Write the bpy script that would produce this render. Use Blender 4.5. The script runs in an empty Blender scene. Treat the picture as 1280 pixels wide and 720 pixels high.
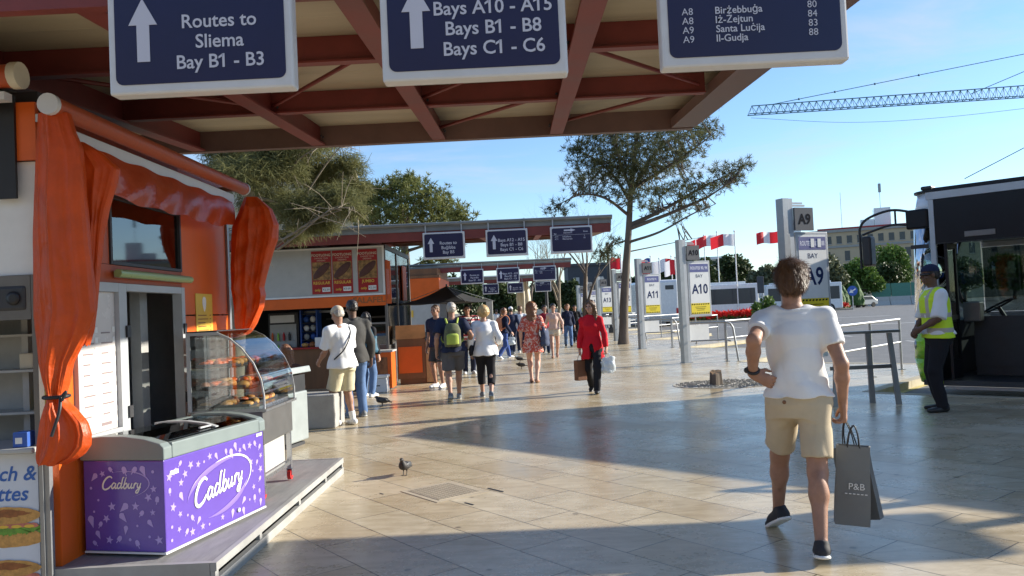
import bpy, bmesh, math, random
import numpy as np
from mathutils import Vector, Matrix
R = math.radians
random.seed(7)
rng = np.random.default_rng(11)
S = bpy.context.scene
COL = S.collection
# ---------------------------------------------------------------- camera
H_EYE = 1.52
cam = bpy.data.objects.new('camera', bpy.data.cameras.new('camera'))
COL.objects.link(cam)
cam.data.sensor_width = 36.0
cam.data.lens = 28.125
cam.data.clip_start = 0.05
cam.data.clip_end = 3000
cam.matrix_world = (Matrix.Translation((0, 0, H_EYE)) @ Matrix.Rotation(0.0107, 4, 'Z')
                    @ Matrix.Rotation(math.pi/2 + 0.0285, 4, 'X') @ Matrix.Rotation(-0.046, 4, 'Z'))
S.camera = cam
# ---------------------------------------------------------------- light
SUN_EL, SUN_AZ = R(20.9), math.atan2(0.965, 0.26)      # azimuth clockwise from +Y
world = bpy.data.worlds.new('World')
S.world = world
world.use_nodes = True
nt = world.node_tree
nt.nodes.clear()
sky = nt.nodes.new('ShaderNodeTexSky')
sky.sky_type = 'NISHITA'
sky.sun_disc = False
sky.sun_elevation = SUN_EL
sky.sun_rotation = SUN_AZ
sky.altitude = 50
sky.air_density = 1.0
sky.dust_density = 0.15
sky.ozone_density = 2.0
bg = nt.nodes.new('ShaderNodeBackground')
bg.inputs['Strength'].default_value = 0.105
wo = nt.nodes.new('ShaderNodeOutputWorld')
tint = nt.nodes.new('ShaderNodeMix')            # a hazy, slightly cooler sky
tint.data_type = 'RGBA'; tint.blend_type = 'MULTIPLY'
tint.inputs[0].default_value = 1.0
tint.inputs[7].default_value = (0.86, 0.99, 1.16, 1)
nt.links.new(sky.outputs[0], tint.inputs[6])
wtc = nt.nodes.new('ShaderNodeTexCoord'); wmp = nt.nodes.new('ShaderNodeMapping')     # faint wisps of cloud
wmp.inputs['Scale'].default_value = (1.2, 2.2, 6.0); wmp.inputs['Rotation'].default_value = (0.1, 0.12, 0.6)
wn = nt.nodes.new('ShaderNodeTexNoise'); wn.inputs['Scale'].default_value = 2.2; wn.inputs['Detail'].default_value = 9
wn.inputs['Roughness'].default_value = 0.62; wn.inputs['Distortion'].default_value = 0.9
wr = nt.nodes.new('ShaderNodeMapRange'); wr.inputs['From Min'].default_value = 0.46; wr.inputs['From Max'].default_value = 0.80
wr.inputs['To Max'].default_value = 0.55
cl = nt.nodes.new('ShaderNodeMix'); cl.data_type = 'RGBA'; cl.inputs[7].default_value = (3.7, 4.0, 4.3, 1)
nt.links.new(wtc.outputs['Generated'], wmp.inputs['Vector']); nt.links.new(wmp.outputs[0], wn.inputs['Vector'])
nt.links.new(wn.outputs['Fac'], wr.inputs['Value']); nt.links.new(wr.outputs[0], cl.inputs[0])
nt.links.new(tint.outputs[2], cl.inputs[6])
nt.links.new(cl.outputs[2], bg.inputs['Color'])
nt.links.new(bg.outputs[0], wo.inputs['Surface'])
sun = bpy.data.objects.new('sun', bpy.data.lights.new('sun', 'SUN'))
COL.objects.link(sun)
sun.data.energy = 5.0
sun.data.angle = R(0.5)
sun.data.color = (1.0, 0.93, 0.80)
dv = Vector((-0.965*math.cos(SUN_EL), -0.26*math.cos(SUN_EL), -math.sin(SUN_EL)))
sun.rotation_euler = dv.to_track_quat('-Z', 'Y').to_euler()
S.view_settings.view_transform = 'Standard'
S.view_settings.look = 'None'
S.view_settings.gamma = 1.0
S.view_settings.use_curve_mapping = False
S.view_settings.exposure = 0.9

# ---------------------------------------------------------------- helpers
def yh(px):                       # horizon row of the photograph at a column
    return 388 - 0.046*(px-652)
def gp(px, py, z=0.0):            # a point of the photograph that lies at height z
    d = 1000*(H_EYE-z)/(py-yh(px))
    return ((px-652-0.046*(py-yh(px)))/1000*d, d)
def at(px, py, Y):                # a point of the photograph at distance Y
    return ((px-652+0.046*(yh(px)-py))/1000*Y, Y, H_EYE+(yh(px)-py)/1000*Y)

def mat(name, col, rough=0.55, metal=0.0, var=0.10, scale=5.0, bump=0.0, bscale=60.0,
        spec=0.5, trans=0.0, coat=0.0, stretch=None):
    m = bpy.data.materials.new(name)
    m.use_nodes = True
    n = m.node_tree.nodes; l = m.node_tree.links
    p = n['Principled BSDF']
    p.inputs['Roughness'].default_value = rough
    p.inputs['Metallic'].default_value = metal
    p.inputs['Specular IOR Level'].default_value = spec
    p.inputs['Transmission Weight'].default_value = trans
    p.inputs['Coat Weight'].default_value = coat
    tc = n.new('ShaderNodeTexCoord')
    src = tc.outputs['Object']
    if stretch:
        mp = n.new('ShaderNodeMapping'); mp.inputs['Scale'].default_value = stretch
        l.new(src, mp.inputs['Vector']); src = mp.outputs[0]
    if var > 0:
        t = n.new('ShaderNodeTexNoise'); t.inputs['Scale'].default_value = scale
        t.inputs['Detail'].default_value = 6; t.inputs['Roughness'].default_value = 0.65
        l.new(src, t.inputs['Vector'])
        r = n.new('ShaderNodeValToRGB')
        r.color_ramp.elements[0].position = 0.28; r.color_ramp.elements[1].position = 0.72
        r.color_ramp.elements[0].color = (*[max(0, c*(1-var)) for c in col], 1)
        r.color_ramp.elements[1].color = (*[min(1, c*(1+var)) for c in col], 1)
        l.new(t.outputs['Fac'], r.inputs['Fac']); l.new(r.outputs[0], p.inputs['Base Color'])
        mr = n.new('ShaderNodeMapRange')
        mr.inputs['To Min'].default_value = max(0.02, rough-0.10); mr.inputs['To Max'].default_value = min(1, rough+0.12)
        l.new(t.outputs['Fac'], mr.inputs['Value']); l.new(mr.outputs[0], p.inputs['Roughness'])
    else:
        p.inputs['Base Color'].default_value = (*col, 1)
    if bump > 0:
        t2 = n.new('ShaderNodeTexNoise'); t2.inputs['Scale'].default_value = bscale
        t2.inputs['Detail'].default_value = 4
        l.new(src, t2.inputs['Vector'])
        b = n.new('ShaderNodeBump'); b.inputs['Strength'].default_value = bump; b.inputs['Distance'].default_value = 0.02
        l.new(t2.outputs['Fac'], b.inputs['Height']); l.new(b.outputs[0], p.inputs['Normal'])
    return m

def leafmat(name, c0, c1, transl=0.25, scale=1.6):
    m = bpy.data.materials.new(name); m.use_nodes = True
    n = m.node_tree.nodes; l = m.node_tree.links
    p = n['Principled BSDF']; p.inputs['Roughness'].default_value = 0.6; p.inputs['Specular IOR Level'].default_value = 0.25
    tc = n.new('ShaderNodeTexCoord')
    t = n.new('ShaderNodeTexNoise'); t.inputs['Scale'].default_value = scale; t.inputs['Detail'].default_value = 8
    t.inputs['Roughness'].default_value = 0.8
    l.new(tc.outputs['Object'], t.inputs['Vector'])
    r = n.new('ShaderNodeValToRGB'); r.color_ramp.elements[0].position = 0.35; r.color_ramp.elements[1].position = 0.65
    r.color_ramp.elements[0].color = (*c0, 1); r.color_ramp.elements[1].color = (*c1, 1)
    l.new(t.outputs['Fac'], r.inputs['Fac']); l.new(r.outputs[0], p.inputs['Base Color'])
    tr = n.new('ShaderNodeBsdfTranslucent'); l.new(r.outputs[0], tr.inputs['Color'])
    mx = n.new('ShaderNodeMixShader'); mx.inputs[0].default_value = transl
    l.new(p.outputs[0], mx.inputs[1]); l.new(tr.outputs[0], mx.inputs[2])
    l.new(mx.outputs[0], n['Material Output'].inputs['Surface'])
    return m

def clothmat(name, col, transl=0.3, rough=0.4, bump=0.1, var=0.1):
    m = mat(name, col, rough, var=var, bump=bump, bscale=25)
    n = m.node_tree.nodes; l = m.node_tree.links
    p = n['Principled BSDF']
    tr = n.new('ShaderNodeBsdfTranslucent'); tr.inputs['Color'].default_value = (*col, 1)
    mx = n.new('ShaderNodeMixShader'); mx.inputs[0].default_value = transl
    l.new(p.outputs[0], mx.inputs[1]); l.new(tr.outputs[0], mx.inputs[2])
    l.new(mx.outputs[0], n['Material Output'].inputs['Surface'])
    return m

def glassmat(name, tint=(0.9, 0.95, 0.95), alpha=0.25, rough=0.03):
    m = bpy.data.materials.new(name); m.use_nodes = True     # thin pane: see-through with a mirror coat
    n = m.node_tree.nodes; l = m.node_tree.links
    n.remove(n['Principled BSDF'])
    tb = n.new('ShaderNodeBsdfTransparent'); tb.inputs['Color'].default_value = (*tint, 1)
    gl = n.new('ShaderNodeBsdfGlossy'); gl.inputs['Roughness'].default_value = rough
    fr = n.new('ShaderNodeFresnel'); fr.inputs['IOR'].default_value = 1.5
    ad = n.new('ShaderNodeMath'); ad.operation = 'ADD'; ad.inputs[1].default_value = alpha; ad.use_clamp = True
    mx = n.new('ShaderNodeMixShader')
    l.new(fr.outputs[0], ad.inputs[0]); l.new(ad.outputs[0], mx.inputs[0])
    l.new(tb.outputs[0], mx.inputs[1]); l.new(gl.outputs[0], mx.inputs[2])
    l.new(mx.outputs[0], n['Material Output'].inputs['Surface'])
    return m

def wm(o):
    return (wm(o.parent) if o.parent else Matrix()) @ o.matrix_basis

def meta(o, label=None, cat=None, group=None, kind=None):
    if label: o['label'] = label
    if cat: o['category'] = cat
    if group: o['group'] = group
    if kind: o['kind'] = kind
    return o

def thing(name, label, cat, loc=(0, 0, 0), rz=0.0, group=None):
    o = bpy.data.objects.new(name, None)
    o.empty_display_size = 0.2
    COL.objects.link(o)
    o.location = loc; o.rotation_euler = (0, 0, rz)
    o.matrix_basis = Matrix.Translation(loc) @ Matrix.Rotation(rz, 4, 'Z')
    return meta(o, label, cat, group)

def kids(o):
    return [c for c in COL.objects if c.parent == o]
def copy_tree(o, parent=None):
    c = o.copy(); COL.objects.link(c)
    if parent: c.parent = parent
    for k in kids(o):
        copy_tree(k, c)
    return c

_G = {}
def glyphs(txt, bold, shear):
    k = (txt, bold, shear)
    if k not in _G:
        c = bpy.data.curves.new('t', 'FONT')
        c.body = txt; c.size = 1; c.offset = bold; c.shear = shear; c.resolution_u = 3
        o = bpy.data.objects.new('t', c); COL.objects.link(o)
        dg = bpy.context.evaluated_depsgraph_get(); dg.update()
        me = bpy.data.meshes.new_from_object(o.evaluated_get(dg))
        _G[k] = ([tuple(v.co) for v in me.vertices], [list(p.vertices) for p in me.polygons])
        bpy.data.objects.remove(o); bpy.data.curves.remove(c); bpy.data.meshes.remove(me)
    return _G[k]
class MB:
    """collects shapes into one mesh"""
    def __init__(s): s.v = []; s.f = []; s.m = []; s.sm = []
    def add(s, vs, fs, m=0, smooth=False):
        o = len(s.v); s.v += [tuple(v) for v in vs]
        for f in fs: s.f.append([i+o for i in f]); s.m.append(m); s.sm.append(smooth)
        return s
    def box(s, x0, x1, y0, y1, z0, z1, m=0, M=None):
        vs = [Vector((x, y, z)) for z in (z0, z1) for y in (y0, y1) for x in (x0, x1)]
        if M: vs = [M @ v for v in vs]
        return s.add(vs, [[0, 2, 3, 1], [4, 5, 7, 6], [0, 1, 5, 4], [2, 6, 7, 3], [0, 4, 6, 2], [1, 3, 7, 5]], m)
    def bbox(s, x0, x1, y0, y1, z0, z1, b=0.01, m=0, M=None, seg=2):
        bm = bmesh.new(); bmesh.ops.create_cube(bm, size=1)
        for v in bm.verts:
            v.co = Vector(((x0+x1)/2+v.co.x*(x1-x0), (y0+y1)/2+v.co.y*(y1-y0), (z0+z1)/2+v.co.z*(z1-z0)))
        b = min(b, 0.45*min(abs(x1-x0), abs(y1-y0), abs(z1-z0)))
        bmesh.ops.bevel(bm, geom=bm.edges[:], offset=b, segments=seg, affect='EDGES', profile=0.5)
        bm.verts.index_update()
        vs = [M @ v.co if M else v.co.copy() for v in bm.verts]
        s.add(vs, [[v.index for v in f.verts] for f in bm.faces], m); bm.free(); return s
    def prism(s, poly, axis, a, b, m=0, M=None):
        n = len(poly)
        def P(q, t):
            if axis == 'x': v = Vector((t, q[0], q[1]))
            elif axis == 'y': v = Vector((q[0], t, q[1]))
            else: v = Vector((q[0], q[1], t))
            return M @ v if M else v
        vs = [P(q, a) for q in poly]+[P(q, b) for q in poly]
        fs = [list(range(n))[::-1], list(range(n, 2*n))]+[[i, (i+1) % n, n+(i+1) % n, n+i] for i in range(n)]
        return s.add(vs, fs, m)
    def poly(s, pts, m=0): return s.add(pts, [list(range(len(pts)))], m)
    def tube(s, pts, r, n=8, m=0, cap=True, flat=None, smooth=True):
        pts = [Vector(p) for p in pts]; k = len(pts)
        rs = r if isinstance(r, (list, tuple)) else [r]*k
        up = None; vs = []
        for i, p in enumerate(pts):
            t = (pts[min(i+1, k-1)]-pts[max(i-1, 0)])
            if t.length < 1e-9: t = Vector((0, 0, 1))
            t.normalize()
            if up is None:
                up = Vector((0, 0, 1)) if abs(t.z) < 0.9 else Vector((1, 0, 0))
            u = (up - t*up.dot(t))
            if u.length < 1e-6: u = t.orthogonal()
            u.normalize(); w = t.cross(u); up = u
            for j in range(n):
                a = 2*math.pi*j/n
                d = u*math.cos(a)*rs[i]+w*math.sin(a)*rs[i]
                if flat: d -= flat*(d.dot(flat)*0.85)
                vs.append(p+d)
        fs = [[i*n+j, i*n+(j+1) % n, (i+1)*n+(j+1) % n, (i+1)*n+j] for i in range(k-1) for j in range(n)]
        s.add(vs, fs, m, smooth)
        if cap:
            s.add(vs[:n], [list(range(n))[::-1]], m); s.add(vs[-n:], [list(range(n))], m)
        return s
    def lathe(s, prof, c=(0, 0, 0), n=20, m=0, M=None, smooth=True):
        k = len(prof)
        vs = [Vector((c[0]+r*math.cos(2*math.pi*j/n), c[1]+r*math.sin(2*math.pi*j/n), c[2]+z)) for r, z in prof for j in range(n)]
        if M: vs = [M @ v for v in vs]
        fs = [[i*n+j, i*n+(j+1) % n, (i+1)*n+(j+1) % n, (i+1)*n+j] for i in range(k-1) for j in range(n)]
        s.add(vs, fs, m, smooth)
        s.add(vs[:n], [list(range(n))[::-1]], m); s.add(vs[-n:], [list(range(n))], m)
        return s
    def ball(s, c, r, n=12, m=0, M=None):
        if not isinstance(r, (tuple, list)): r = (r, r, r)
        pts = []; k = max(5, n//2)
        for i in range(1, k):
            a = math.pi*i/k
            for j in range(n):
                b = 2*math.pi*j/n
                pts.append(Vector((c[0]+r[0]*math.sin(a)*math.cos(b), c[1]+r[1]*math.sin(a)*math.sin(b), c[2]+r[2]*math.cos(a))))
        pts += [Vector((c[0], c[1], c[2]+r[2])), Vector((c[0], c[1], c[2]-r[2]))]
        if M: pts = [M @ p for p in pts]
        fs = [[i*n+j, (i+1)*n+j, (i+1)*n+(j+1) % n, i*n+(j+1) % n] for i in range(k-2) for j in range(n)]
        t = (k-1)*n
        fs += [[t, j, (j+1) % n] for j in range(n)]+[[t+1, (k-2)*n+(j+1) % n, (k-2)*n+j] for j in range(n)]
        return s.add(pts, fs, m, True)
    def text(s, txt, x, y, z, size, align='CENTER', bold=0.0, m=0, M=None, shear=0.0, th=0.003, sx=1.0, fit=None):
        if not txt: return s
        V, F_ = glyphs(txt, bold, shear)
        vs = [(p[0], p[1]) for p in V]; fs = [list(f) for f in F_]
        for i_, ch in enumerate(txt):
            if ch == '1':                       # give the plain stroke of the font's 1 a flag
                P = glyphs(txt[:i_+1], bold, shear)[0]
                xr = max(p[0] for p in P); tp = 0.70; o = len(vs); w_ = 0.15+bold
                vs += [(xr-w_*.6, tp), (xr-w_*1.0-.16, tp-.16), (xr-w_*1.0-.16, tp-.16-.11), (xr-w_*.6, tp-.15)]; fs.append([o, o+1, o+2, o+3])
        x0 = min(p[0] for p in vs); x1 = max(p[0] for p in vs)
        off = {'CENTER': -(x0+x1)/2, 'LEFT': -x0, 'RIGHT': -x1}[align]
        if fit and (x1-x0)*size*sx > fit: sx = fit/((x1-x0)*size)
        out = [Vector((x+(a+off)*size*sx, y, z+(b-.34)*size)) for a, b in vs]
        if M: out = [M @ v for v in out]
        s.add(out, fs, m)
        return s
    def done(s, name, mats, parent=None, world=True, label=None, origin=None, bev=0.0):
        me = bpy.data.meshes.new(name)
        v = s.v
        if origin is not None:
            ov = Vector(origin); v = [Vector(p)-ov for p in v]
        elif parent is not None and world:
            I = wm(parent).inverted(); v = [I @ Vector(p) for p in v]
        me.from_pydata([tuple(p) for p in v], [], s.f)
        if not isinstance(mats, (list, tuple)): mats = [mats]
        for q in mats: me.materials.append(q)
        me.polygons.foreach_set('material_index', s.m)
        me.polygons.foreach_set('use_smooth', s.sm)
        me.validate(); me.update()
        o = bpy.data.objects.new(name, me); COL.objects.link(o)
        if origin is not None:
            o.location = origin; o.matrix_basis = Matrix.Translation(origin)
        if parent is not None: o.parent = parent
        if label: o['label'] = label
        if bev > 0:
            bv = o.modifiers.new('bevel', 'BEVEL'); bv.width = bev; bv.segments = 2; bv.limit_method = 'ANGLE'
        return o

def curve(pts, n=8):
    """Catmull-Rom through points"""
    P = [np.array(p, float) for p in pts]
    P = [2*P[0]-P[1]]+P+[2*P[-1]-P[-2]]
    out = []
    for i in range(1, len(P)-2):
        for t in np.linspace(0, 1, n, endpoint=False):
            a, b, c, d = P[i-1:i+3]
            out.append(0.5*((2*b)+(-a+c)*t+(2*a-5*b+4*c-d)*t*t+(-a+3*b-3*c+d)*t**3))
    out.append(P[-2])
    return [tuple(q) for q in out]

def rounded(x0, x1, z0, z1, r, n=5):
    pts = []
    for cx, cz, a0 in ((x1-r, z1-r, 0), (x0+r, z1-r, 90), (x0+r, z0+r, 180), (x1-r, z0+r, 270)):
        for i in range(n+1):
            a = R(a0+90*i/n); pts.append((cx+r*math.cos(a), cz+r*math.sin(a)))
    return pts

# ---------------------------------------------------------------- materials
M = {}
def mk(k, *a, **kw): M[k] = mat(k, *a, **kw)
mk('asphalt', (0.145, 0.143, 0.14), 0.75, var=0.25, scale=1.5, bump=0.3, bscale=120)
mk('earth', (0.16, 0.14, 0.10), 0.9, var=0.3, scale=0.6)
mk('kerb', (0.42, 0.37, 0.27), 0.8, var=0.2, scale=4, bump=0.3)
mk('kerb_yellow', (0.55, 0.45, 0.16), 0.8, var=0.25, scale=4)
mk('line_white', (0.6, 0.6, 0.56), 0.7, var=0.2)
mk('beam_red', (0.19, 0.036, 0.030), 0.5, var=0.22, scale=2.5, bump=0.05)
mk('roof_grey', (0.20, 0.21, 0.21), 0.5, var=0.2, scale=2)
mk('fascia', (0.17, 0.10, 0.085), 0.5, var=0.2, scale=2)
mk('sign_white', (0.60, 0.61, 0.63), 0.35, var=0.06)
mk('letter_white', (0.56, 0.57, 0.66), 0.5, var=0)
mk('alu', (0.30, 0.31, 0.32), 0.42, metal=0.6, var=0.1, scale=8)
mk('alu_paint', (0.42, 0.44, 0.46), 0.45, var=0.08)
mk('white', (0.74, 0.74, 0.72), 0.5, var=0.06)
mk('cream', (0.58, 0.52, 0.40), 0.6, var=0.1)
mk('panel_grey', (0.42, 0.42, 0.40), 0.6, var=0.08)
mk('orange', (0.68, 0.115, 0.009), 0.4, var=0.10, scale=3)
mk('orange_dark', (0.55, 0.10, 0.015), 0.45, var=0.15)
mk('red_roll', (0.40, 0.07, 0.018), 0.5, var=0.12, stretch=(1, 8, 1))
mk('black', (0.015, 0.015, 0.017), 0.45, var=0.2)
mk('charcoal', (0.035, 0.036, 0.04), 0.5, var=0.2)
mk('steel', (0.45, 0.45, 0.46), 0.28, metal=0.9, var=0.1, scale=10)
mk('steel_dark', (0.16, 0.155, 0.15), 0.35, metal=0.5, var=0.15)
mk('deck', (0.24, 0.24, 0.24), 0.6, var=0.25, scale=3, bump=0.15, stretch=(6, 1, 1))
mk('deck_trim', (0.33, 0.33, 0.32), 0.5, var=0.15)
mk('grey_green', (0.19, 0.23, 0.23), 0.4, var=0.06)
mk('bin_grey', (0.27, 0.30, 0.30), 0.5, var=0.1)
mk('concrete', (0.33, 0.32, 0.30), 0.85, var=0.15, bump=0.3)
mk('stone', (0.50, 0.43, 0.31), 0.85, var=0.25, scale=1.2, bump=0.5, bscale=4)
mk('stone_pale', (0.52, 0.48, 0.40), 0.85, var=0.15, scale=0.6)
mk('purple', (0.125, 0.070, 0.39), 0.22, var=0.06, coat=0.3)
mk('lilac', (0.42, 0.33, 0.72), 0.3, var=0)
mk('violet_mid', (0.24, 0.16, 0.55), 0.3, var=0)
mk('wood', (0.19, 0.085, 0.035), 0.5, var=0.35, scale=3, stretch=(1, 1, 0.15))
mk('wood_pale', (0.40, 0.24, 0.11), 0.55, var=0.25, scale=3)
mk('bark', (0.12, 0.095, 0.075), 0.9, var=0.4, scale=3, bump=0.8, bscale=10, stretch=(1, 1, 0.25))
mk('bark_pale', (0.22, 0.18, 0.13), 0.9, var=0.3, scale=6, bump=0.4, bscale=20)
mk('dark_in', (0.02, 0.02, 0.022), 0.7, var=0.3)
mk('grey_in', (0.38, 0.38, 0.37), 0.6, var=0.15)
mk('poster_red', (0.33, 0.010, 0.012), 0.4, var=0.1)
mk('poster_yellow', (0.72, 0.46, 0.06), 0.5, var=0.06)
mk('blue_text', (0.03, 0.12, 0.42), 0.5, var=0)
mk('red', (0.55, 0.02, 0.02), 0.5, var=0.12)
mk('yellow', (0.80, 0.62, 0.02), 0.5, var=0.04)
mk('ink', (0.012, 0.013, 0.018), 0.9, var=0, spec=0.1)
mk('bay_blue', (0.10, 0.11, 0.27), 0.4, var=0.05)
mk('number_blue', (0.018, 0.032, 0.10), 0.8, var=0, spec=0.15)
mk('bus_white', (0.70, 0.72, 0.74), 0.25, var=0.05, coat=0.4)
mk('bus_green', (0.26, 0.58, 0.02), 0.25, var=0.05, coat=0.4)
mk('bus_dark', (0.006, 0.007, 0.010), 0.35, var=0.2, spec=0.25)
mk('rubber', (0.02, 0.02, 0.02), 0.8, var=0.2)
mk('tube_green', (0.30, 0.40, 0.16), 0.3, var=0.05)
mk('bread', (0.52, 0.28, 0.08), 0.6, var=0.35, scale=30)
mk('bread_dark', (0.28, 0.10, 0.03), 0.6, var=0.35, scale=30)
mk('lettuce', (0.14, 0.30, 0.04), 0.6, var=0.4, scale=30)
mk('ham', (0.50, 0.16, 0.12), 0.5, var=0.3, scale=30)
mk('teal', (0.02, 0.10, 0.16), 0.6, var=0.15)
mk('blue', (0.03, 0.10, 0.40), 0.5, var=0.1)
mk('crane', (0.07, 0.17, 0.21), 0.5, var=0.1)
mk('drain_stone', (0.43, 0.37, 0.28), 0.7, var=0.15)
mk('drain_slot', (0.20, 0.17, 0.13), 0.8)
mk('hotdog', (0.085, 0.028, 0.020), 0.5, var=0.3, scale=20)
mk('gravel', (0.40, 0.37, 0.31), 0.9, var=0.35, scale=40, bump=0.6, bscale=60)
mk('hoard_green', (0.10, 0.26, 0.19), 0.7, var=0.15)
mk('topiary', (0.045, 0.10, 0.02), 0.8, var=0.4, scale=8, bump=1, bscale=12)
mk('bird', (0.022, 0.018, 0.018), 0.6, var=0.4, scale=20)
mk('building_far', (0.50, 0.39, 0.26), 0.9, var=0.12, scale=0.15)
mk('window_dark', (0.035, 0.04, 0.05), 0.2, var=0.1)
mk('dark_wall', (0.06, 0.065, 0.075), 0.8, var=0.2)
M['glass'] = glassmat('glass', (0.88, 0.92, 0.92), 0.06)
M['glass_dark'] = glassmat('glass_dark', (0.35, 0.40, 0.40), 0.12)
M['glass_bus'] = glassmat('glass_bus', (0.55, 0.66, 0.64), 0.10)
M['glass_mirror'] = mat('glass_mirror', (0.05, 0.07, 0.09), 0.05, var=0, spec=1.0)
M['pvc'] = clothmat('pvc', (0.64, 0.080, 0.005), 0.18, 0.46, bump=0.35, var=0.2)
M['pvc_clear'] = clothmat('pvc_clear', (0.62, 0.10, 0.03), 0.4, 0.22, bump=0.25)
M['umbrella'] = clothmat('umbrella', (0.016, 0.016, 0.018), 0.1, 0.8)
M['plastic_bag'] = clothmat('plastic_bag', (0.66, 0.72, 0.76), 0.35, 0.3)
M['needle'] = leafmat('needle', (0.050, 0.062, 0.026), (0.17, 0.17, 0.075), 0.38)
M['needle_green'] = leafmat('needle_green', (0.075, 0.10, 0.026), (0.23, 0.23, 0.07), 0.3)
M['olive_leaf'] = leafmat('olive_leaf', (0.085, 0.095, 0.034), (0.25, 0.24, 0.10), 0.38)
M['dark_leaf'] = leafmat('dark_leaf', (0.022, 0.040, 0.014), (0.075, 0.10, 0.030), 0.15, 0.8)
M['silver_leaf'] = leafmat('silver_leaf', (0.075, 0.09, 0.045), (0.17, 0.18, 0.10), 0.2, 0.8)
M['hedge_leaf'] = leafmat('hedge_leaf', (0.05, 0.10, 0.02), (0.14, 0.22, 0.04), 0.2, 0.8)
M['flower'] = leafmat('flower', (0.50, 0.012, 0.010), (0.70, 0.03, 0.02), 0.15, 3)

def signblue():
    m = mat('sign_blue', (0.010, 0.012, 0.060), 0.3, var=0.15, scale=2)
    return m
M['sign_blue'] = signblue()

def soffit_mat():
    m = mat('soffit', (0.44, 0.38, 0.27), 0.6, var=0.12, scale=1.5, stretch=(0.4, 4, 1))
    n = m.node_tree.nodes; l = m.node_tree.links
    tc = n.new('ShaderNodeTexCoord'); w = n.new('ShaderNodeTexWave')
    w.wave_type = 'BANDS'; w.bands_direction = 'Y'; w.wave_profile = 'SAW'; w.inputs['Scale'].default_value = 0.9
    w.inputs['Distortion'].default_value = 0
    l.new(tc.outputs['Object'], w.inputs['Vector'])
    r = n.new('ShaderNodeValToRGB'); r.color_ramp.interpolation = 'LINEAR'
    r.color_ramp.elements[0].position = 0.0; r.color_ramp.elements[0].color = (0, 0, 0, 1)
    r.color_ramp.elements[1].position = 0.05; r.color_ramp.elements[1].color = (1, 1, 1, 1)
    l.new(w.outputs['Fac'], r.inputs['Fac'])
    b = n.new('ShaderNodeBump'); b.inputs['Strength'].default_value = 0.6; b.inputs['Distance'].default_value = 0.01
    l.new(r.outputs[0], b.inputs['Height']); l.new(b.outputs[0], n['Principled BSDF'].inputs['Normal'])
    return m
M['soffit'] = soffit_mat()

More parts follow.
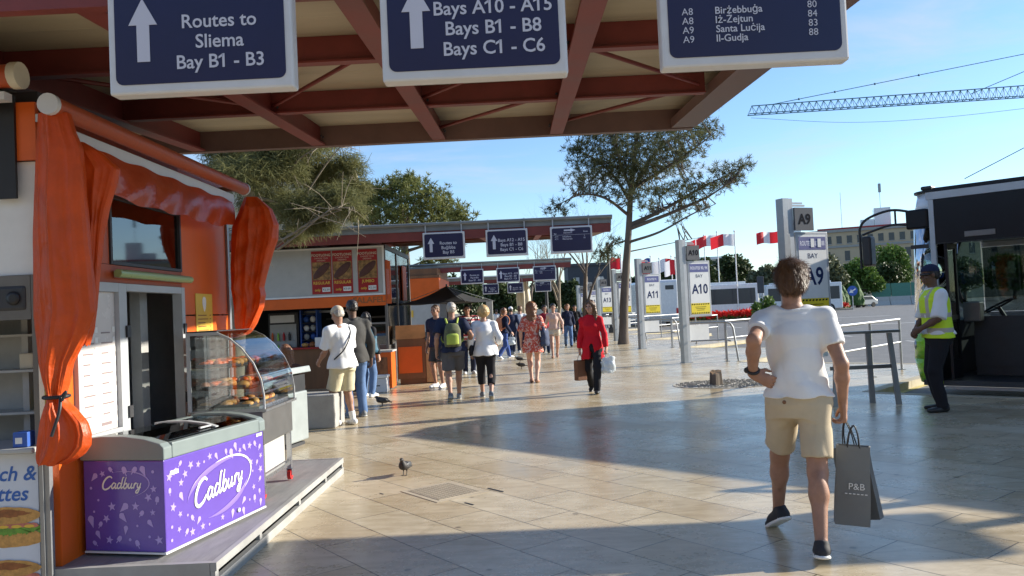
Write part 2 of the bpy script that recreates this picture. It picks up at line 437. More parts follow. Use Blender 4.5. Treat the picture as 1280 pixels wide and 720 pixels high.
def paving_mat():
    m = bpy.data.materials.new('paving'); m.use_nodes = True
    n = m.node_tree.nodes; l = m.node_tree.links
    p = n['Principled BSDF']
    tc = n.new('ShaderNodeTexCoord'); mp = n.new('ShaderNodeMapping')
    mp.inputs['Rotation'].default_value = (0, 0, R(52))
    l.new(tc.outputs['Object'], mp.inputs['Vector'])
    br = n.new('ShaderNodeTexBrick')
    br.inputs['Scale'].default_value = 1.0
    br.inputs['Brick Width'].default_value = 1.02; br.inputs['Row Height'].default_value = 0.44
    br.inputs['Mortar Size'].default_value = 0.005; br.inputs['Mortar Smooth'].default_value = 0.3
    br.inputs['Bias'].default_value = 0.0
    br.inputs['Color1'].default_value = (0.54, 0.445, 0.30, 1)
    br.inputs['Color2'].default_value = (0.65, 0.58, 0.445, 1)
    br.inputs['Mortar'].default_value = (0.15, 0.125, 0.09, 1)
    l.new(mp.outputs[0], br.inputs['Vector'])
    n1 = n.new('ShaderNodeTexNoise'); n1.inputs['Scale'].default_value = 0.55; n1.inputs['Detail'].default_value = 8
    n1.inputs['Roughness'].default_value = 0.7
    l.new(tc.outputs['Object'], n1.inputs['Vector'])
    r1 = n.new('ShaderNodeValToRGB'); r1.color_ramp.elements[0].position = 0.3; r1.color_ramp.elements[1].position = 0.72
    r1.color_ramp.elements[0].color = (0.72, 0.66, 0.55, 1); r1.color_ramp.elements[1].color = (1.06, 1.05, 1.04, 1)
    l.new(n1.outputs['Fac'], r1.inputs['Fac'])
    n2 = n.new('ShaderNodeTexNoise'); n2.inputs['Scale'].default_value = 9; n2.inputs['Detail'].default_value = 9
    n2.inputs['Roughness'].default_value = 0.75; n2.inputs['Distortion'].default_value = 0.6
    mp2 = n.new('ShaderNodeMapping'); mp2.inputs['Rotation'].default_value = (0, 0, R(52)); mp2.inputs['Scale'].default_value = (0.35, 1.4, 1)
    l.new(tc.outputs['Object'], mp2.inputs['Vector']); l.new(mp2.outputs[0], n2.inputs['Vector'])
    r2 = n.new('ShaderNodeValToRGB'); r2.color_ramp.elements[0].position = 0.36; r2.color_ramp.elements[1].position = 0.6
    r2.color_ramp.elements[0].color = (0.74, 0.70, 0.62, 1); r2.color_ramp.elements[1].color = (1.05, 1.05, 1.05, 1)
    l.new(n2.outputs['Fac'], r2.inputs['Fac'])
    m1 = n.new('ShaderNodeMix'); m1.data_type = 'RGBA'; m1.blend_type = 'MULTIPLY'; m1.inputs[0].default_value = 1
    l.new(br.outputs['Color'], m1.inputs[6]); l.new(r1.outputs[0], m1.inputs[7])
    m2 = n.new('ShaderNodeMix'); m2.data_type = 'RGBA'; m2.blend_type = 'MULTIPLY'; m2.inputs[0].default_value = 0.9
    l.new(m1.outputs[2], m2.inputs[6]); l.new(r2.outputs[0], m2.inputs[7])
    vo = n.new('ShaderNodeTexVoronoi'); vo.inputs['Scale'].default_value = 2.6       # trodden gum and spills
    l.new(tc.outputs['Object'], vo.inputs['Vector'])
    vr = n.new('ShaderNodeValToRGB'); vr.color_ramp.elements[0].position = 0.045; vr.color_ramp.elements[0].color = (0.45, 0.42, 0.38, 1)
    vr.color_ramp.elements[1].position = 0.075; vr.color_ramp.elements[1].color = (1, 1, 1, 1)
    l.new(vo.outputs['Distance'], vr.inputs['Fac'])
    n5 = n.new('ShaderNodeTexNoise'); n5.inputs['Scale'].default_value = 1.7; n5.inputs['Detail'].default_value = 10; n5.inputs['Roughness'].default_value = 0.7; n5.inputs['Distortion'].default_value = 1.2
    l.new(tc.outputs['Object'], n5.inputs['Vector'])
    r5 = n.new('ShaderNodeValToRGB'); r5.color_ramp.elements[0].position = 0.62; r5.color_ramp.elements[0].color = (1, 1, 1, 1)
    r5.color_ramp.elements[1].position = 0.74; r5.color_ramp.elements[1].color = (0.70, 0.66, 0.60, 1)
    l.new(n5.outputs['Fac'], r5.inputs['Fac'])
    m3 = n.new('ShaderNodeMix'); m3.data_type = 'RGBA'; m3.blend_type = 'MULTIPLY'; m3.inputs[0].default_value = 1
    l.new(vr.outputs[0], m3.inputs[6]); l.new(r5.outputs[0], m3.inputs[7])
    m4 = n.new('ShaderNodeMix'); m4.data_type = 'RGBA'; m4.blend_type = 'MULTIPLY'; m4.inputs[0].default_value = 1
    l.new(m2.outputs[2], m4.inputs[6]); l.new(m3.outputs[2], m4.inputs[7])
    l.new(m4.outputs[2], p.inputs['Base Color'])
    rr = n.new('ShaderNodeMapRange'); rr.inputs['To Min'].default_value = 0.08; rr.inputs['To Max'].default_value = 0.36
    rr.inputs['From Min'].default_value = 0.3; rr.inputs['From Max'].default_value = 0.72
    l.new(n1.outputs['Fac'], rr.inputs['Value'])
    n3 = n.new('ShaderNodeTexNoise'); n3.inputs['Scale'].default_value = 26; n3.inputs['Detail'].default_value = 5
    l.new(tc.outputs['Object'], n3.inputs['Vector'])
    ra = n.new('ShaderNodeMath'); ra.operation = 'MULTIPLY_ADD'; ra.inputs[1].default_value = 0.12
    l.new(n3.outputs['Fac'], ra.inputs[0]); l.new(rr.outputs[0], ra.inputs[2])
    l.new(ra.outputs[0], p.inputs['Roughness'])
    p.inputs['Specular IOR Level'].default_value = 0.5
    ad = n.new('ShaderNodeMath'); ad.operation = 'MULTIPLY_ADD'; ad.inputs[1].default_value = -1.0
    nm = n.new('ShaderNodeMath'); nm.operation = 'MULTIPLY'; nm.inputs[1].default_value = 0.35
    l.new(n2.outputs['Fac'], nm.inputs[0])
    l.new(br.outputs['Fac'], ad.inputs[0]); l.new(nm.outputs[0], ad.inputs[2])
    b = n.new('ShaderNodeBump'); b.inputs['Strength'].default_value = 0.35; b.inputs['Distance'].default_value = 0.006
    l.new(ad.outputs[0], b.inputs['Height']); l.new(b.outputs[0], p.inputs['Normal'])
    return m
M['paving'] = paving_mat()
# ================================================================ SETTING: ground, road, pavement
def struct(name, mb, m):
    o = mb.done(name, m); o['kind'] = 'structure'; return o
g = MB(); g.box(-1500, 1500, -600, 2500, -0.6, -0.124); struct('ground', g, M['earth'])
g = MB(); g.box(-30, 160, -40, 150, -0.5, -0.12); struct('road', g, M['asphalt'])
I = lambda k: (5.39, 12.54+7.4*k)
Q = lambda k: (9.08, 16.50+7.4*k)
edge = []
for k in range(-3, 7): edge += [I(k), Q(k)]
poly = [(-26, edge[0][1]), *edge, (-26, edge[-1][1])]
g = MB(); g.prism(poly, 'z', -0.4, 0.0); struct('pavement', g, M['paving'])
g = MB(); gy = MB()
for i in range(len(edge)-1):
    a, b = Vector((*edge[i], 0)), Vector((*edge[i+1], 0)); t = (b-a).normalized(); nrm = Vector((t.y, -t.x, 0))
    L = (b-a).length; n = int(L/0.9)
    for j in range(n):
        p = a+t*(L*j/n+0.006); q = a+t*(L*(j+1)/n-0.006)
        g.prism([(p-nrm*0.16)[:2], (p+nrm*0.012)[:2], (q+nrm*0.012)[:2], (q-nrm*0.16)[:2]], 'z', -0.3, 0.006)
    p = a+nrm*0.014+t*0.02; q = b+nrm*0.014-t*0.02
    gy.prism([p[:2], (p+nrm*0.10)[:2], (q+nrm*0.10)[:2], q[:2]], 'z', -0.119, -0.115)
struct('kerb', g, M['kerb']); struct('kerb_line', gy, M['kerb_yellow'])
g = MB()
for j in range(14):
    x = 13+j*0.0; y = 8+j*8.0
    g.box(x, x+0.12, y, y+3.5, -0.119, -0.115)
for (px, py) in ((1010, 402), (1075, 396), (1120, 404)):
    x, y = gp(px, py, -0.12); g.box(x-2.2, x+2.2, y, y+0.25, -0.119, -0.115)
struct('road_markings', g, M['line_white'])
# drain grate set in a concrete patch, stains and missing joint filler
cx, cy = gp(556, 613)
T = Matrix.Translation((cx, cy, 0)) @ Matrix.Rotation(R(-52), 4, 'Z')
d = thing('drain_cover', 'square metal drain grate set flush in the paving near the pigeon', 'drain cover', (cx, cy, 0), R(-52))
g = MB(); g.box(-.30, .30, -.26, .26, 0.001, 0.004); g.done('surround', M['drain_stone'], d, world=False)
g = MB(); g.box(-.25, .25, -.21, .21, 0.004, 0.007); g.done('plate', M['drain_stone'], d, world=False)
g = MB()
for i in range(13):
    for j in range(10):
        x = -.228+i*.038; y = -.185+j*.041
        g.box(x-.011, x+.011, y-.013, y+.013, 0.007, 0.0085)
g.done('slots', M['drain_slot'], d, world=False)
g = MB()
for (px, py, w, h) in ((620, 611, .22, .025), (587, 628, .12, .02), (478, 616, .06, .012)):
    x, y = gp(px, py); g.prism([((Matrix.Rotation(R(-52), 2) @ Vector(c))+Vector((x, y)))[:] for c in ((-w/2, -h/2), (w/2, -h*.3), (w/2*.9, h/2), (-w/2, h*.2))], 'z', 0.0015, 0.0035)
o = g.done('pavement_gaps', M['charcoal']); o['kind'] = 'structure'

# gravel tree pit with stump
gx, gy_ = gp(912, 479)
g = MB(); n = 40
g.prism([(gx+1.05*math.cos(2*math.pi*i/n), gy_+0.75*math.sin(2*math.pi*i/n)) for i in range(n)], 'z', -0.1, 0.008)
b = rng.uniform(-1, 1, (1500, 2))
for (u, v) in b:
    if u*u+v*v < 0.95:
        r = rng.uniform(0.008, 0.02); x, y = gx+u*1.02, gy_+v*0.73
        g.add([(x-r, y, .008), (x+r, y-r*.6, .008), (x+r*.2, y+r, .008), (x, y, .008+r*1.2)], [[0, 1, 3], [1, 2, 3], [2, 0, 3]])
o = g.done('gravel_bed', M['gravel']); o['kind'] = 'stuff'; o['label'] = 'round bed of pale gravel around the tree stump'; o['category'] = 'gravel'
sx, sy = gp(894, 481)
st = thing('tree_stump', 'short sawn-off brown stump standing in the round gravel bed', 'tree stump', (sx, sy, 0))
g = MB()
prof = []
for j in range(14):
    a = 2*math.pi*j/14; r = 0.10+0.02*math.sin(3*a+1)+rng.uniform(-.012, .012); prof.append((r*math.cos(a), r*math.sin(a)))
tops = [0.24+0.05*math.sin(2*a*math.pi/14+.5)+rng.uniform(-.02, .02) for a in range(14)]
vs = [(x*1.15, y*1.15, 0) for x, y in prof]+[(x, y, t) for (x, y), t in zip(prof, tops)]+[(0, 0, .23)]
g.add(vs, [[i, (i+1) % 14, 14+(i+1) % 14, 14+i] for i in range(14)])
g.done('bark_wood', M['bark'], st, world=False)
g = MB(); g.add(vs, [[14+i, 14+(i+1) % 14, 28] for i in range(14)]); g.done('cut_top', M['wood_pale'], st, world=False)

# ================================================================ CANOPIES
ZB = lambda t: 3.112+0.06*t             # underside of the beams, t metres in from the near edge
def canopy(Y0, label, x0=-7.5):
    x1 = 1.91
    c = thing('canopy', label, 'canopy', (0, Y0, 0), 0, 'red beamed canopies over the walkway')
    D = 4.85
    def sl(mb, xa, xb, ta, tb, za, zb, m=0):      # sloped slab; za/zb above beam underside
        mb.prism([(ta, ZB(ta)+za), (tb, ZB(tb)+za), (tb, ZB(tb)+zb), (ta, ZB(ta)+zb)], 'x', xa, xb, m)
    r = MB(); sl(r, x0-.05, x1+.06, -0.04, D+.05, 0.225, 0.30); r.done('roof', M['roof_grey'], c, world=False)
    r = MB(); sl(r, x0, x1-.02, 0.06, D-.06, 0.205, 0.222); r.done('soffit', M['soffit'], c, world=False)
    f = MB(); sl(f, x0, x1+.04, -0.035, 0.058, 0.15, 0.222); f.done('fascia', M['roof_grey'], c, world=False)
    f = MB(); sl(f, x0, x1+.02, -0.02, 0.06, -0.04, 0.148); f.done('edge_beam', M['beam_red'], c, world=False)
    f = MB(); sl(f, x0, x1+.02, D-.10, D+.03, -0.01, 0.222); f.done('fascia', M['fascia'], c, world=False)
    f = MB(); sl(f, x1-.22, x1+.04, 0.062, D-.102, 0.0, 0.10); sl(f, x1-.02, x1+.045, 0.062, D-.102, 0.102, 0.222); f.done('end_beam', M['fascia'], c, world=False)
    f = MB(); f.tube([(x0, -.07, ZB(0)+.30), (x1+.06, -.07, ZB(0)+.28)], .035, 10); f.done('gutter', M['roof_grey'], c, world=False)
    for X in (-6.0, -4.70, -3.40, -2.10, -0.80, 0.46):
        if X < x0: continue
        f = MB(); w = .07
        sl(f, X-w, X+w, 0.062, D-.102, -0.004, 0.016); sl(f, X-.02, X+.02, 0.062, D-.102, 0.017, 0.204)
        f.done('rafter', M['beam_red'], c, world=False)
    for t in (1.47, 3.07):
        f = MB()
        xs = [x0]+[X for X in (-6.0, -4.70, -3.40, -2.10, -0.80, 0.46)]+[x1-.22]
        for a, b in zip(xs, xs[1:]):
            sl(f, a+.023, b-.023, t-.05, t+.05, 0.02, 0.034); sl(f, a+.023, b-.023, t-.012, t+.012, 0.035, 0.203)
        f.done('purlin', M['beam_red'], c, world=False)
    for (xa, ta, xb, tb) in ((-2.1, 3.1, -0.95, 1.5), (0.35, 3.1, -0.83, 4.6), (0.45, 1.55, 1.6, 3.0), (-0.83, 3.1, .33, 1.5), (1.6, 3.1, .45, 4.6), (-3.4, 1.5, -2.2, 3.0)):
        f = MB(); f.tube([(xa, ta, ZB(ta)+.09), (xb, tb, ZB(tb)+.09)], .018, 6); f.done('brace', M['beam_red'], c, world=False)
    f = MB()
    for X in (-0.80, 0.46, -2.10):
        for t in (1.47, 3.07, 4.6):
            for s in (-1, 1):
                for q in (-.035, .035):
                    f.ball((X+s*.075, t+q, ZB(t)+.07), .012, 6)
    f.done('bolts', M['charcoal'], c, world=False)
    for X in (-5.6, -7.2):
        f = MB(); f.box(X-.1, X+.1, 4.5, 4.7, 0, ZB(4.5)-.015); f.done('column', M['beam_red'], c, world=False)
    return c
canopy(3.80, 'large red-beamed canopy with cream underside overhead, nearest to the viewer')
canopy(-9.2, 'canopy behind the viewer, out of the picture')  # added out of view: darkens the ambient on faces turned to the camera
canopy(16.68, 'second red-beamed canopy, over the hot dog kiosk with white menu posters')
canopy(30.25, 'third canopy along the walkway, behind the black parasol')
canopy(43.5, 'farthest canopy along the walkway, seen small behind the hanging signs')

# ================================================================ HANGING SIGNS
def hsign(X, Y, label, lines, kind='up', zb=2.615, rows=None, detail=True):
    s = thing('hanging_sign', label, 'sign', (X, Y, zb), 0, 'blue direction signs hung from the canopies')
    w, h = .87, .56
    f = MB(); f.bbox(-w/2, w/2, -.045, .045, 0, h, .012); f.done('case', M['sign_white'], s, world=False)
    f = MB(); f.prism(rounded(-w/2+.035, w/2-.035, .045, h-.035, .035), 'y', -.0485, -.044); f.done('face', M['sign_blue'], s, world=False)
    f = MB()
    for x in (-w/2+.06, w/2-.06): f.box(x-.012, x+.012, -.012, .012, h+.002, h+.22)
    f.done('hanger', M['alu_paint'], s, world=False)
    f = MB()
    y = -.0515
    def arrow(cx, cz, L, W, ang):
        m = Matrix.Translation((cx, 0, cz)) @ Matrix.Rotation(ang, 4, 'Y')
        f.prism([(-.22*W, -L/2), (.22*W, -L/2), (.22*W, L*.08), (W/2, L*.08), (0, L/2), (-W/2, L*.08), (-.22*W, L*.08)], 'y', y-.001, y+.002, M=m)
    if kind == 'up':
        arrow(-.265, .30, .30, .135, 0)
        n = len(lines)
        for i, t in enumerate(lines):
            f.text(t, .095, y, .236+(n-1)*.048-i*.096, .091, bold=.014, sx=.98)
    else:
        arrow(-.03, h-.085, .24, .07, math.pi/2)
        f.text('Bay', -.33, y, h-.15, .038, bold=.02); f.text('Destination', -.07, y, h-.135, .038, bold=.02); f.text('Route', .30, y, h-.12, .038, bold=.02)
        f.box(-.39, .39, y, y+.002, h-.182, h-.178)
        for i, (a, b, c) in enumerate(rows):
            z = h-.215-i*.047 if len(rows) < 4 else .128+(len(rows)-1-i)*.0435
            f.text(a, -.31, y, z, .046); f.text(b, -.18, y, z, .047, align='LEFT', bold=.012); f.text(c, .27, y, z+.008, .046)
    f.done('lettering', M['letter_white'], s, world=False)
    return s
SX = (-1.45, -0.165, 1.135)
hsign(SX[0], 3.75, 'large blue sign reading Routes to Sliema Bay B1 - B3', ['Routes to', 'Sliema', 'Bay B1 - B3'])
hsign(SX[1], 3.75, 'large blue sign reading Bays A10 - A15, Bays B1 - B8, Bays C1 - C6', ['Bays A10 - A15', 'Bays B1 - B8', 'Bays C1 - C6'])
hsign(SX[2]+.01, 3.75, 'large blue destination board listing Santa Luċija and Il-Gudja with bay numbers', None, 'list',
      rows=[('A8', 'Birżebbuġa', '80'), ('A8', 'Iż-Żejtun', '84'), ('A9', 'Santa Luċija', '83'), ('A9', 'Il-Gudja', '88')])
hsign(-1.55, 16.6, 'mid-distance blue sign reading Routes to Buġibba Bay B5', ['Routes to', 'Buġibba', 'Bay B5'], zb=2.66)
hsign(-.24, 16.6, 'mid-distance blue sign reading Bays A12 - A15, Bays B1 - B8', ['Bays A12 - A15', 'Bays B1 - B8', 'Bays C1 - C6'], zb=2.66)
hsign(1.10, 16.6, 'mid-distance blue sign with a right-pointing arrow over a destination list', None, 'list', zb=2.66,
      rows=[('A11', 'Il-Kalkara', '2'), ('A11', 'Marsascala', '91')])
hsign(-1.81, 30.2, 'small blue sign reading Routes to Paceville, under the third canopy', ['Routes to', 'Paceville', 'Bays B1 - B4'], zb=2.60)
hsign(-.45, 30.2, 'small blue sign reading Bays A13 - A15, under the third canopy', ['Bays A13 - A15', 'Bays B1 - B8', 'Bays C1 - C6'], zb=2.60)
hsign(.93, 30.2, 'small blue list sign with right arrow, under the third canopy', None, 'list', rows=[('A12', 'Paola', '1'), ('A12', 'Fgura', '3')], zb=2.60)
hsign(-1.62, 43.4, 'leftmost of the three tiny blue signs under the farthest canopy', ['Routes to', 'Sliema', 'Bays B1 - B4'], zb=2.48)
hsign(-.28, 43.4, 'middle one of the three tiny blue signs under the farthest canopy', ['Bays B1 - B8', 'Bays C1 - C6'], zb=2.48)
hsign(1.22, 43.4, 'rightmost of the three tiny blue signs under the farthest canopy', None, 'list', rows=[('A14', 'Mosta', '4')], zb=2.48)

# ================================================================ NEAR KIOSK (orange)
WX = -2.75; KY0, KY1 = 4.62, 7.46
k = thing('snack_kiosk', 'orange snack kiosk with gathered orange curtains, nearest on the left', 'kiosk', (WX, KY0, 0))
f = MB(); f.box(-6.5, WX-.06, KY0+.06, KY1-.02, 2.86, 2.95); f.box(-6.5, WX-.06, KY0+.06, KY1-.02, .0, .14); f.done('roof', M['charcoal'], k)
f = MB(); f.box(-6.4, -6.3, KY0+.05, KY1-.05, .15, 2.85); f.box(-6.29, WX-.04, KY1-.10, KY1-.05, .15, 2.85); f.box(-4.3, -4.25, KY0+.75, KY1-.11, .15, 2.85); f.done('inner_wall', M['grey_in'], k)
# front (+X side) wall pieces
f = MB(); f.box(WX-.05, WX, KY0+.065, 4.86, .14, 2.86); f.done('corner_panel', M['orange'], k)
f = MB(); f.box(WX-.05, WX, 4.863, 5.44, .14, .80); f.done('wall_panel', M['orange'], k)
f = MB(); f.box(WX-.05, WX, 6.463, KY1, .14, 1.60-.0); f.box(WX-.05, WX, 6.463, KY1, 1.612, 2.86); f.done('wall_panel', M['orange'], k)
f = MB(); f.box(WX-.05, WX, 4.863, 6.46, 1.835, 1.955); f.box(WX-.05, WX, 4.863, 6.46, 2.44, 2.86); f.box(WX-.05, WX, 4.863, 5.33, 1.958, 2.437); f.done('header_panel', M['red_roll'], k)
f = MB(); f.box(WX-.045, WX-.0, 5.443, 6.46, .14, .42); f.done('door_sill', M['panel_grey'], k)
f = MB(); f.box(WX-.04, WX+.02, KY1+.003, KY1+.05, .0, 2.75); f.done('corner_trim', M['alu'], k)
# menu window
w_ = f = MB()
for a in ((4.865, 4.91, .80, 1.83), (5.385, 5.44, .80, 1.83), (4.913, 5.382, .80, .86), (4.913, 5.382, 1.77, 1.83)):
    f.box(WX-.03, WX+.03, *a)
wf = f.done('menu_window', M['alu_paint'], k)
f = MB(); f.box(WX-.012, WX-.002, 4.913, 5.382, .862, 1.768); f.done('menu_board', mat('menu_paper', (.62, .58, .56), .25, var=.05), wf)
f = MB()
for i in range(9):
    z = 1.50-i*.066
    f.box(WX-.001, WX+.0005, 5.20, 5.20+.11+.03*math.sin(i*2.1), z-.005, z+.004)
    f.box(WX-.001, WX+.0005, 4.98, 4.98+.10+.03*math.sin(i*1.3), z-.005, z+.004)
f.box(WX-.001, WX+.0005, 5.18, 5.30, .895, .915)
f.done('menu_lines', mat('menu_ink', (.26, .20, .20), .5, var=0), wf)
f = MB()
for i in range(10):
    z = 1.52-i*.066
    f.box(WX-.0015, WX+.001, 5.34, 5.372, z-.018, z+.018); f.box(WX-.0015, WX+.001, 5.12, 5.155, z-.018, z+.018)
f.done('price_tags', M['white'], wf)
# serving doorway
f = MB()
for a in ((5.445, 5.50, .42, 1.83), (6.40, 6.46, .42, 1.83), (5.503, 6.397, 1.78, 1.83)):
    f.box(WX-.05, WX+.025, *a)
df = f.done('door_frame', M['alu_paint'], k)
f = MB()
for z in (.95, 1.5): f.box(WX+.026, WX+.04, 5.47, 5.52, z-.04, z+.04); f.box(WX+.026, WX+.04, 6.41, 6.45, z-.04, z+.04)
f.done('hinge', M['charcoal'], df)
f = MB(); f.box(WX-.40, WX-.36, 5.0, 5.98, .15, 2.6); f.box(WX-.95, WX-.90, 5.99, 7.3, .15, 2.6); f.box(WX-.30, WX-.22, 6.20, 6.32, .15, 2.6); f.box(WX-.89, WX-.50, 5.99, 6.19, .15, .95); f.done('partition', M['grey_in'], k)
# upper window + fluorescent tube
f = MB()
for a in ((5.335, 5.36, 1.958, 2.437), (6.435, 6.46, 1.958, 2.437), (5.363, 6.432, 1.958, 1.98), (5.363, 6.432, 2.412, 2.437)):
    f.box(WX-.03, WX+.012, *a)
uw = f.done('upper_window', M['charcoal'], k)
f = MB(); f.box(WX-.016, WX-.010, 5.363, 6.432, 1.982, 2.41); f.done('pane', M['glass_dark'], uw)
f = MB(); f.tube([(WX+.05, 5.34, 1.895), (WX+.05, 6.52, 1.895)], .028, 10); f.done('light_tube', M['tube_green'], k)
f = MB(); f.box(WX+.003, WX+.022, 5.38, 6.48, 1.87, 1.915); f.done('tube_holder', M['panel_grey'], k)
# yellow notice
f = MB(); f.box(WX+.002, WX+.006, 6.72, 7.08, 1.415, 1.79); ny = f.done('notice', M['poster_yellow'], k)
f = MB()
vs = [(WX+.0072, 6.90+.055*math.cos(a)*(.7+.3*math.sin(a)), 1.70+.065*math.sin(a)) for a in np.linspace(0, 2*math.pi, 20)[:-1]]
f.poly(vs); f.done('picture', M['white'], ny)
f = MB()
for i in range(5): f.box(WX+.006, WX+.0072, 6.76, 6.76+.18+.04*math.sin(i*2), 1.60-i*.032, 1.608-i*.032); f.box(WX+.006, WX+.0072, 7.01, 7.04, 1.60-i*.032, 1.608-i*.032)
f.done('print_lines', M['bread_dark'], ny)
# fascia, roller, valance
RX, RZ = -2.58, 2.79
f = MB(); f.box(WX, WX+.12, 4.75, 7.40, 2.64, 2.72); f.done('awning_rail', M['sign_white'], k)
f = MB(); f.tube([(RX, 4.42, RZ), (RX, 7.52, RZ)], .055, 16); rl = f.done('awning_roller', M['red_roll'], k)
for ya, yb in ((4.385, 4.419), (7.521, 7.545)): f = MB(); f.tube([(RX, ya, RZ), (RX, yb, RZ)], .06, 16); f.done('end_cap', M['sign_white'], rl)
for ya in (4.55, 7.3): f = MB(); f.box(WX+.001, RX-.02, ya, ya+.05, 2.735, 2.78); f.done('awning_bracket', M['steel'], k)
def sheet(fn, nu, nv, name, m, parent):
    f = MB(); vs = [fn(u/(nu-1), v/(nv-1)) for v in range(nv) for u in range(nu)]
    f.add(vs, [[v*nu+u, v*nu+u+1, (v+1)*nu+u+1, (v+1)*nu+u] for v in range(nv-1) for u in range(nu-1)], 0, True)
    o = f.done(name, m, parent); return o
def val(u, v):
    Y = 4.70+2.6*u
    drop = .20+.07*math.sin(math.pi*u)*1.0+.02*math.sin(9*u)
    droop = math.sin(math.pi*v)
    x = WX+.135+.09*v*math.sin(math.pi*u)+.03*droop+.012*math.sin(40*u+6*v)*v
    return (x, Y, 2.645-v*drop-.04*math.sin(math.pi*u)*v+.008*math.sin(33*u+3))
sheet(val, 90, 14, 'valance', M['pvc_clear'], k)
def drape(Yc, prof, depth, folds, name, seed, xy=True):
    """closed gathered cloth; prof rows of (z, x_left, x_right)"""
    rr = random.Random(seed); zs = [p[0] for p in prof]
    n, kz = 220, 130; vs = []
    ph = [rr.uniform(0, 6.28) for _ in range(6)]
    for i in range(kz):
        z = zs[0]+(zs[-1]-zs[0])*i/(kz-1)
        a = np.interp(-z, [-q for q in zs], [p[1] for p in prof]); b = np.interp(-z, [-q for q in zs], [p[2] for p in prof])
        c, h = (a+b)/2, (b-a)/2; t = i/(kz-1)
        for j in range(n):
            an = 2*math.pi*j/n
            rg = lambda q: 1-2*abs(math.sin(q*.5))**.8
            fold = .27*rg(folds*an+ph[0]+1.9*t+.5*math.sin(6*t))+.12*rg((folds*2-1)*an+ph[1]-2.5*t)+.03*rg(17*an+ph[2]+5*t+1.5*math.sin(7*t))
            fold += (.05*rg(23*t+3*math.sin(2*an)+ph[4])+.03*math.sin(37*t+5*an+ph[5]))*min(1, 2*t)*(.4+abs(math.sin(an)))
            fold += .06*math.sin(5*t*6+an*2+ph[3])*math.sin(math.pi*t)
            r = 1+fold*(.55+.45*t)
            X = c+h*math.cos(an)*(1+.12*fold)
            Y = Yc+min(depth, h*.75+.02)*math.sin(an)*r
            vs.append((X, Y, z+.006*math.sin(6*an)*t))
    f = MB(); f.add(vs, [[i*n+j, i*n+(j+1) % n, (i+1)*n+(j+1) % n, (i+1)*n+j] for i in range(kz-1) for j in range(n)], 0, True)
    return f.done(name, M['pvc'], k)
def px2(px, Y): return (px-652)/1000*Y
Yc = 4.50
def zz(px, py, Y): return H_EYE+(yh(px)-py)/1000*Y
cu = drape(Yc, [(zz(60, y, Yc), at(a, y, Yc)[0], at(b, y, Yc)[0]) for (y, a, b) in
   ((140, 41, 80), (165, 40, 88), (185, 39, 97), (215, 38, 101), (250, 37, 103), (300, 37, 108), (340, 38, 113), (392, 40, 118), (420, 43, 108), (455, 47, 88), (480, 53, 82), (494, 57, 78), (503, 57, 81), (515, 53, 94), (530, 49, 108), (545, 47, 113), (560, 45, 112), (572, 44, 102), (580, 46, 84))], .075, 5, 'curtain', 3)
drape(4.66, [(zz(100, y, 4.66), at(a, y, 4.66)[0], at(b, y, 4.66)[0]) for (y, a, b) in
   ((176, 88, 99), (190, 89, 122), (212, 88, 145), (232, 89, 141), (262, 95, 131), (300, 99, 124), (345, 100, 120), (385, 100, 117), (412, 101, 113), (432, 99, 107))], .07, 4, 'curtain', 21)
f = MB(); zt = zz(68, 496, Yc); cxx = at(68, 496, Yc)[0]
f.tube([(cxx+.062*math.cos(a), Yc+.07*math.sin(a), zt) for a in np.linspace(0, 2*math.pi, 22)], .011, 6, cap=False)
f.tube(curve([(cxx+.055, Yc-.055, zt), (cxx+.062, Yc-.085, zt-.08), (cxx+.03, Yc-.11, zt-.21)]), .010, 6); f.tube(curve([(cxx+.055, Yc-.055, zt), (cxx+.09, Yc-.06, zt+.03), (cxx+.07, Yc-.07, zt-.02)]), .008, 6)
f.done('tie', M['black'], cu)
drape(7.36, [(zz(315, y, 7.36), at(a, y, 7.36)[0], at(b, y, 7.36)[0]) for (y, a, b) in
   ((246, 303, 320), (262, 296, 338), (282, 286, 347), (300, 285, 346), (330, 285, 336), (360, 286, 329), (370, 288, 331), (385, 290, 329), (405, 292, 320), (416, 297, 312))], .12, 4, 'curtain', 8)
# near face (-Y side)
f = MB(); f.box(-6.5, WX-.052, KY0, KY0+.05, 1.86, 2.52); f.box(-6.5, WX-.052, KY0+.01, KY0+.05, .14, .835); f.done('end_wall', M['white'], k)
f = MB(); f.box(-6.5, WX-.02, KY0-.04, KY0-.003, 2.525, 2.86); f.done('awning_box', M['orange'], k)
f = MB(); f.box(-3.04, -2.88, KY0-.06, KY0-.041, 2.3, 2.9); f.done('side_bracket', M['black'], k)
f = MB(); f.tube([(-6.5, 4.42, 2.965), (-2.79, 4.42, 2.965)], .065, 16); rl = f.done('awning_roller', M['red_roll'], k)
f = MB(); f.tube([(-2.789, 4.42, 2.965), (-2.74, 4.42, 2.965)], .075, 16); f.done('end_cap', M['cream'], rl)
f = MB(); f.box(-6.5, -2.83, 4.40, 4.47, 2.83, 2.875); f.done('awning_rail', M['sign_white'], k)
f = MB(); f.bbox(-6.5, WX-.055, KY0-.10, KY0+.30, .838, .868, .008); f.done('counter', M['panel_grey'], k)
f = MB(); f.box(-2.835, WX-.053, KY0-.02, KY0+.03, .87, 1.857); f.box(-6.5, -2.838, KY0-.02, KY0+.03, 1.60, 1.857); f.done('hatch_frame', M['steel_dark'], k)
f = MB(); f.box(-6.2, -2.80, KY0+.55, KY0+.60, .15, 2.5); f.done('back_panel', M['grey_in'], k)
f = MB()
for z in (1.02, 1.28, 1.5): f.box(-4.5, -2.85, KY0+.30, KY0+.53, z, z+.015)
f.done('shelf', M['panel_grey'], k)
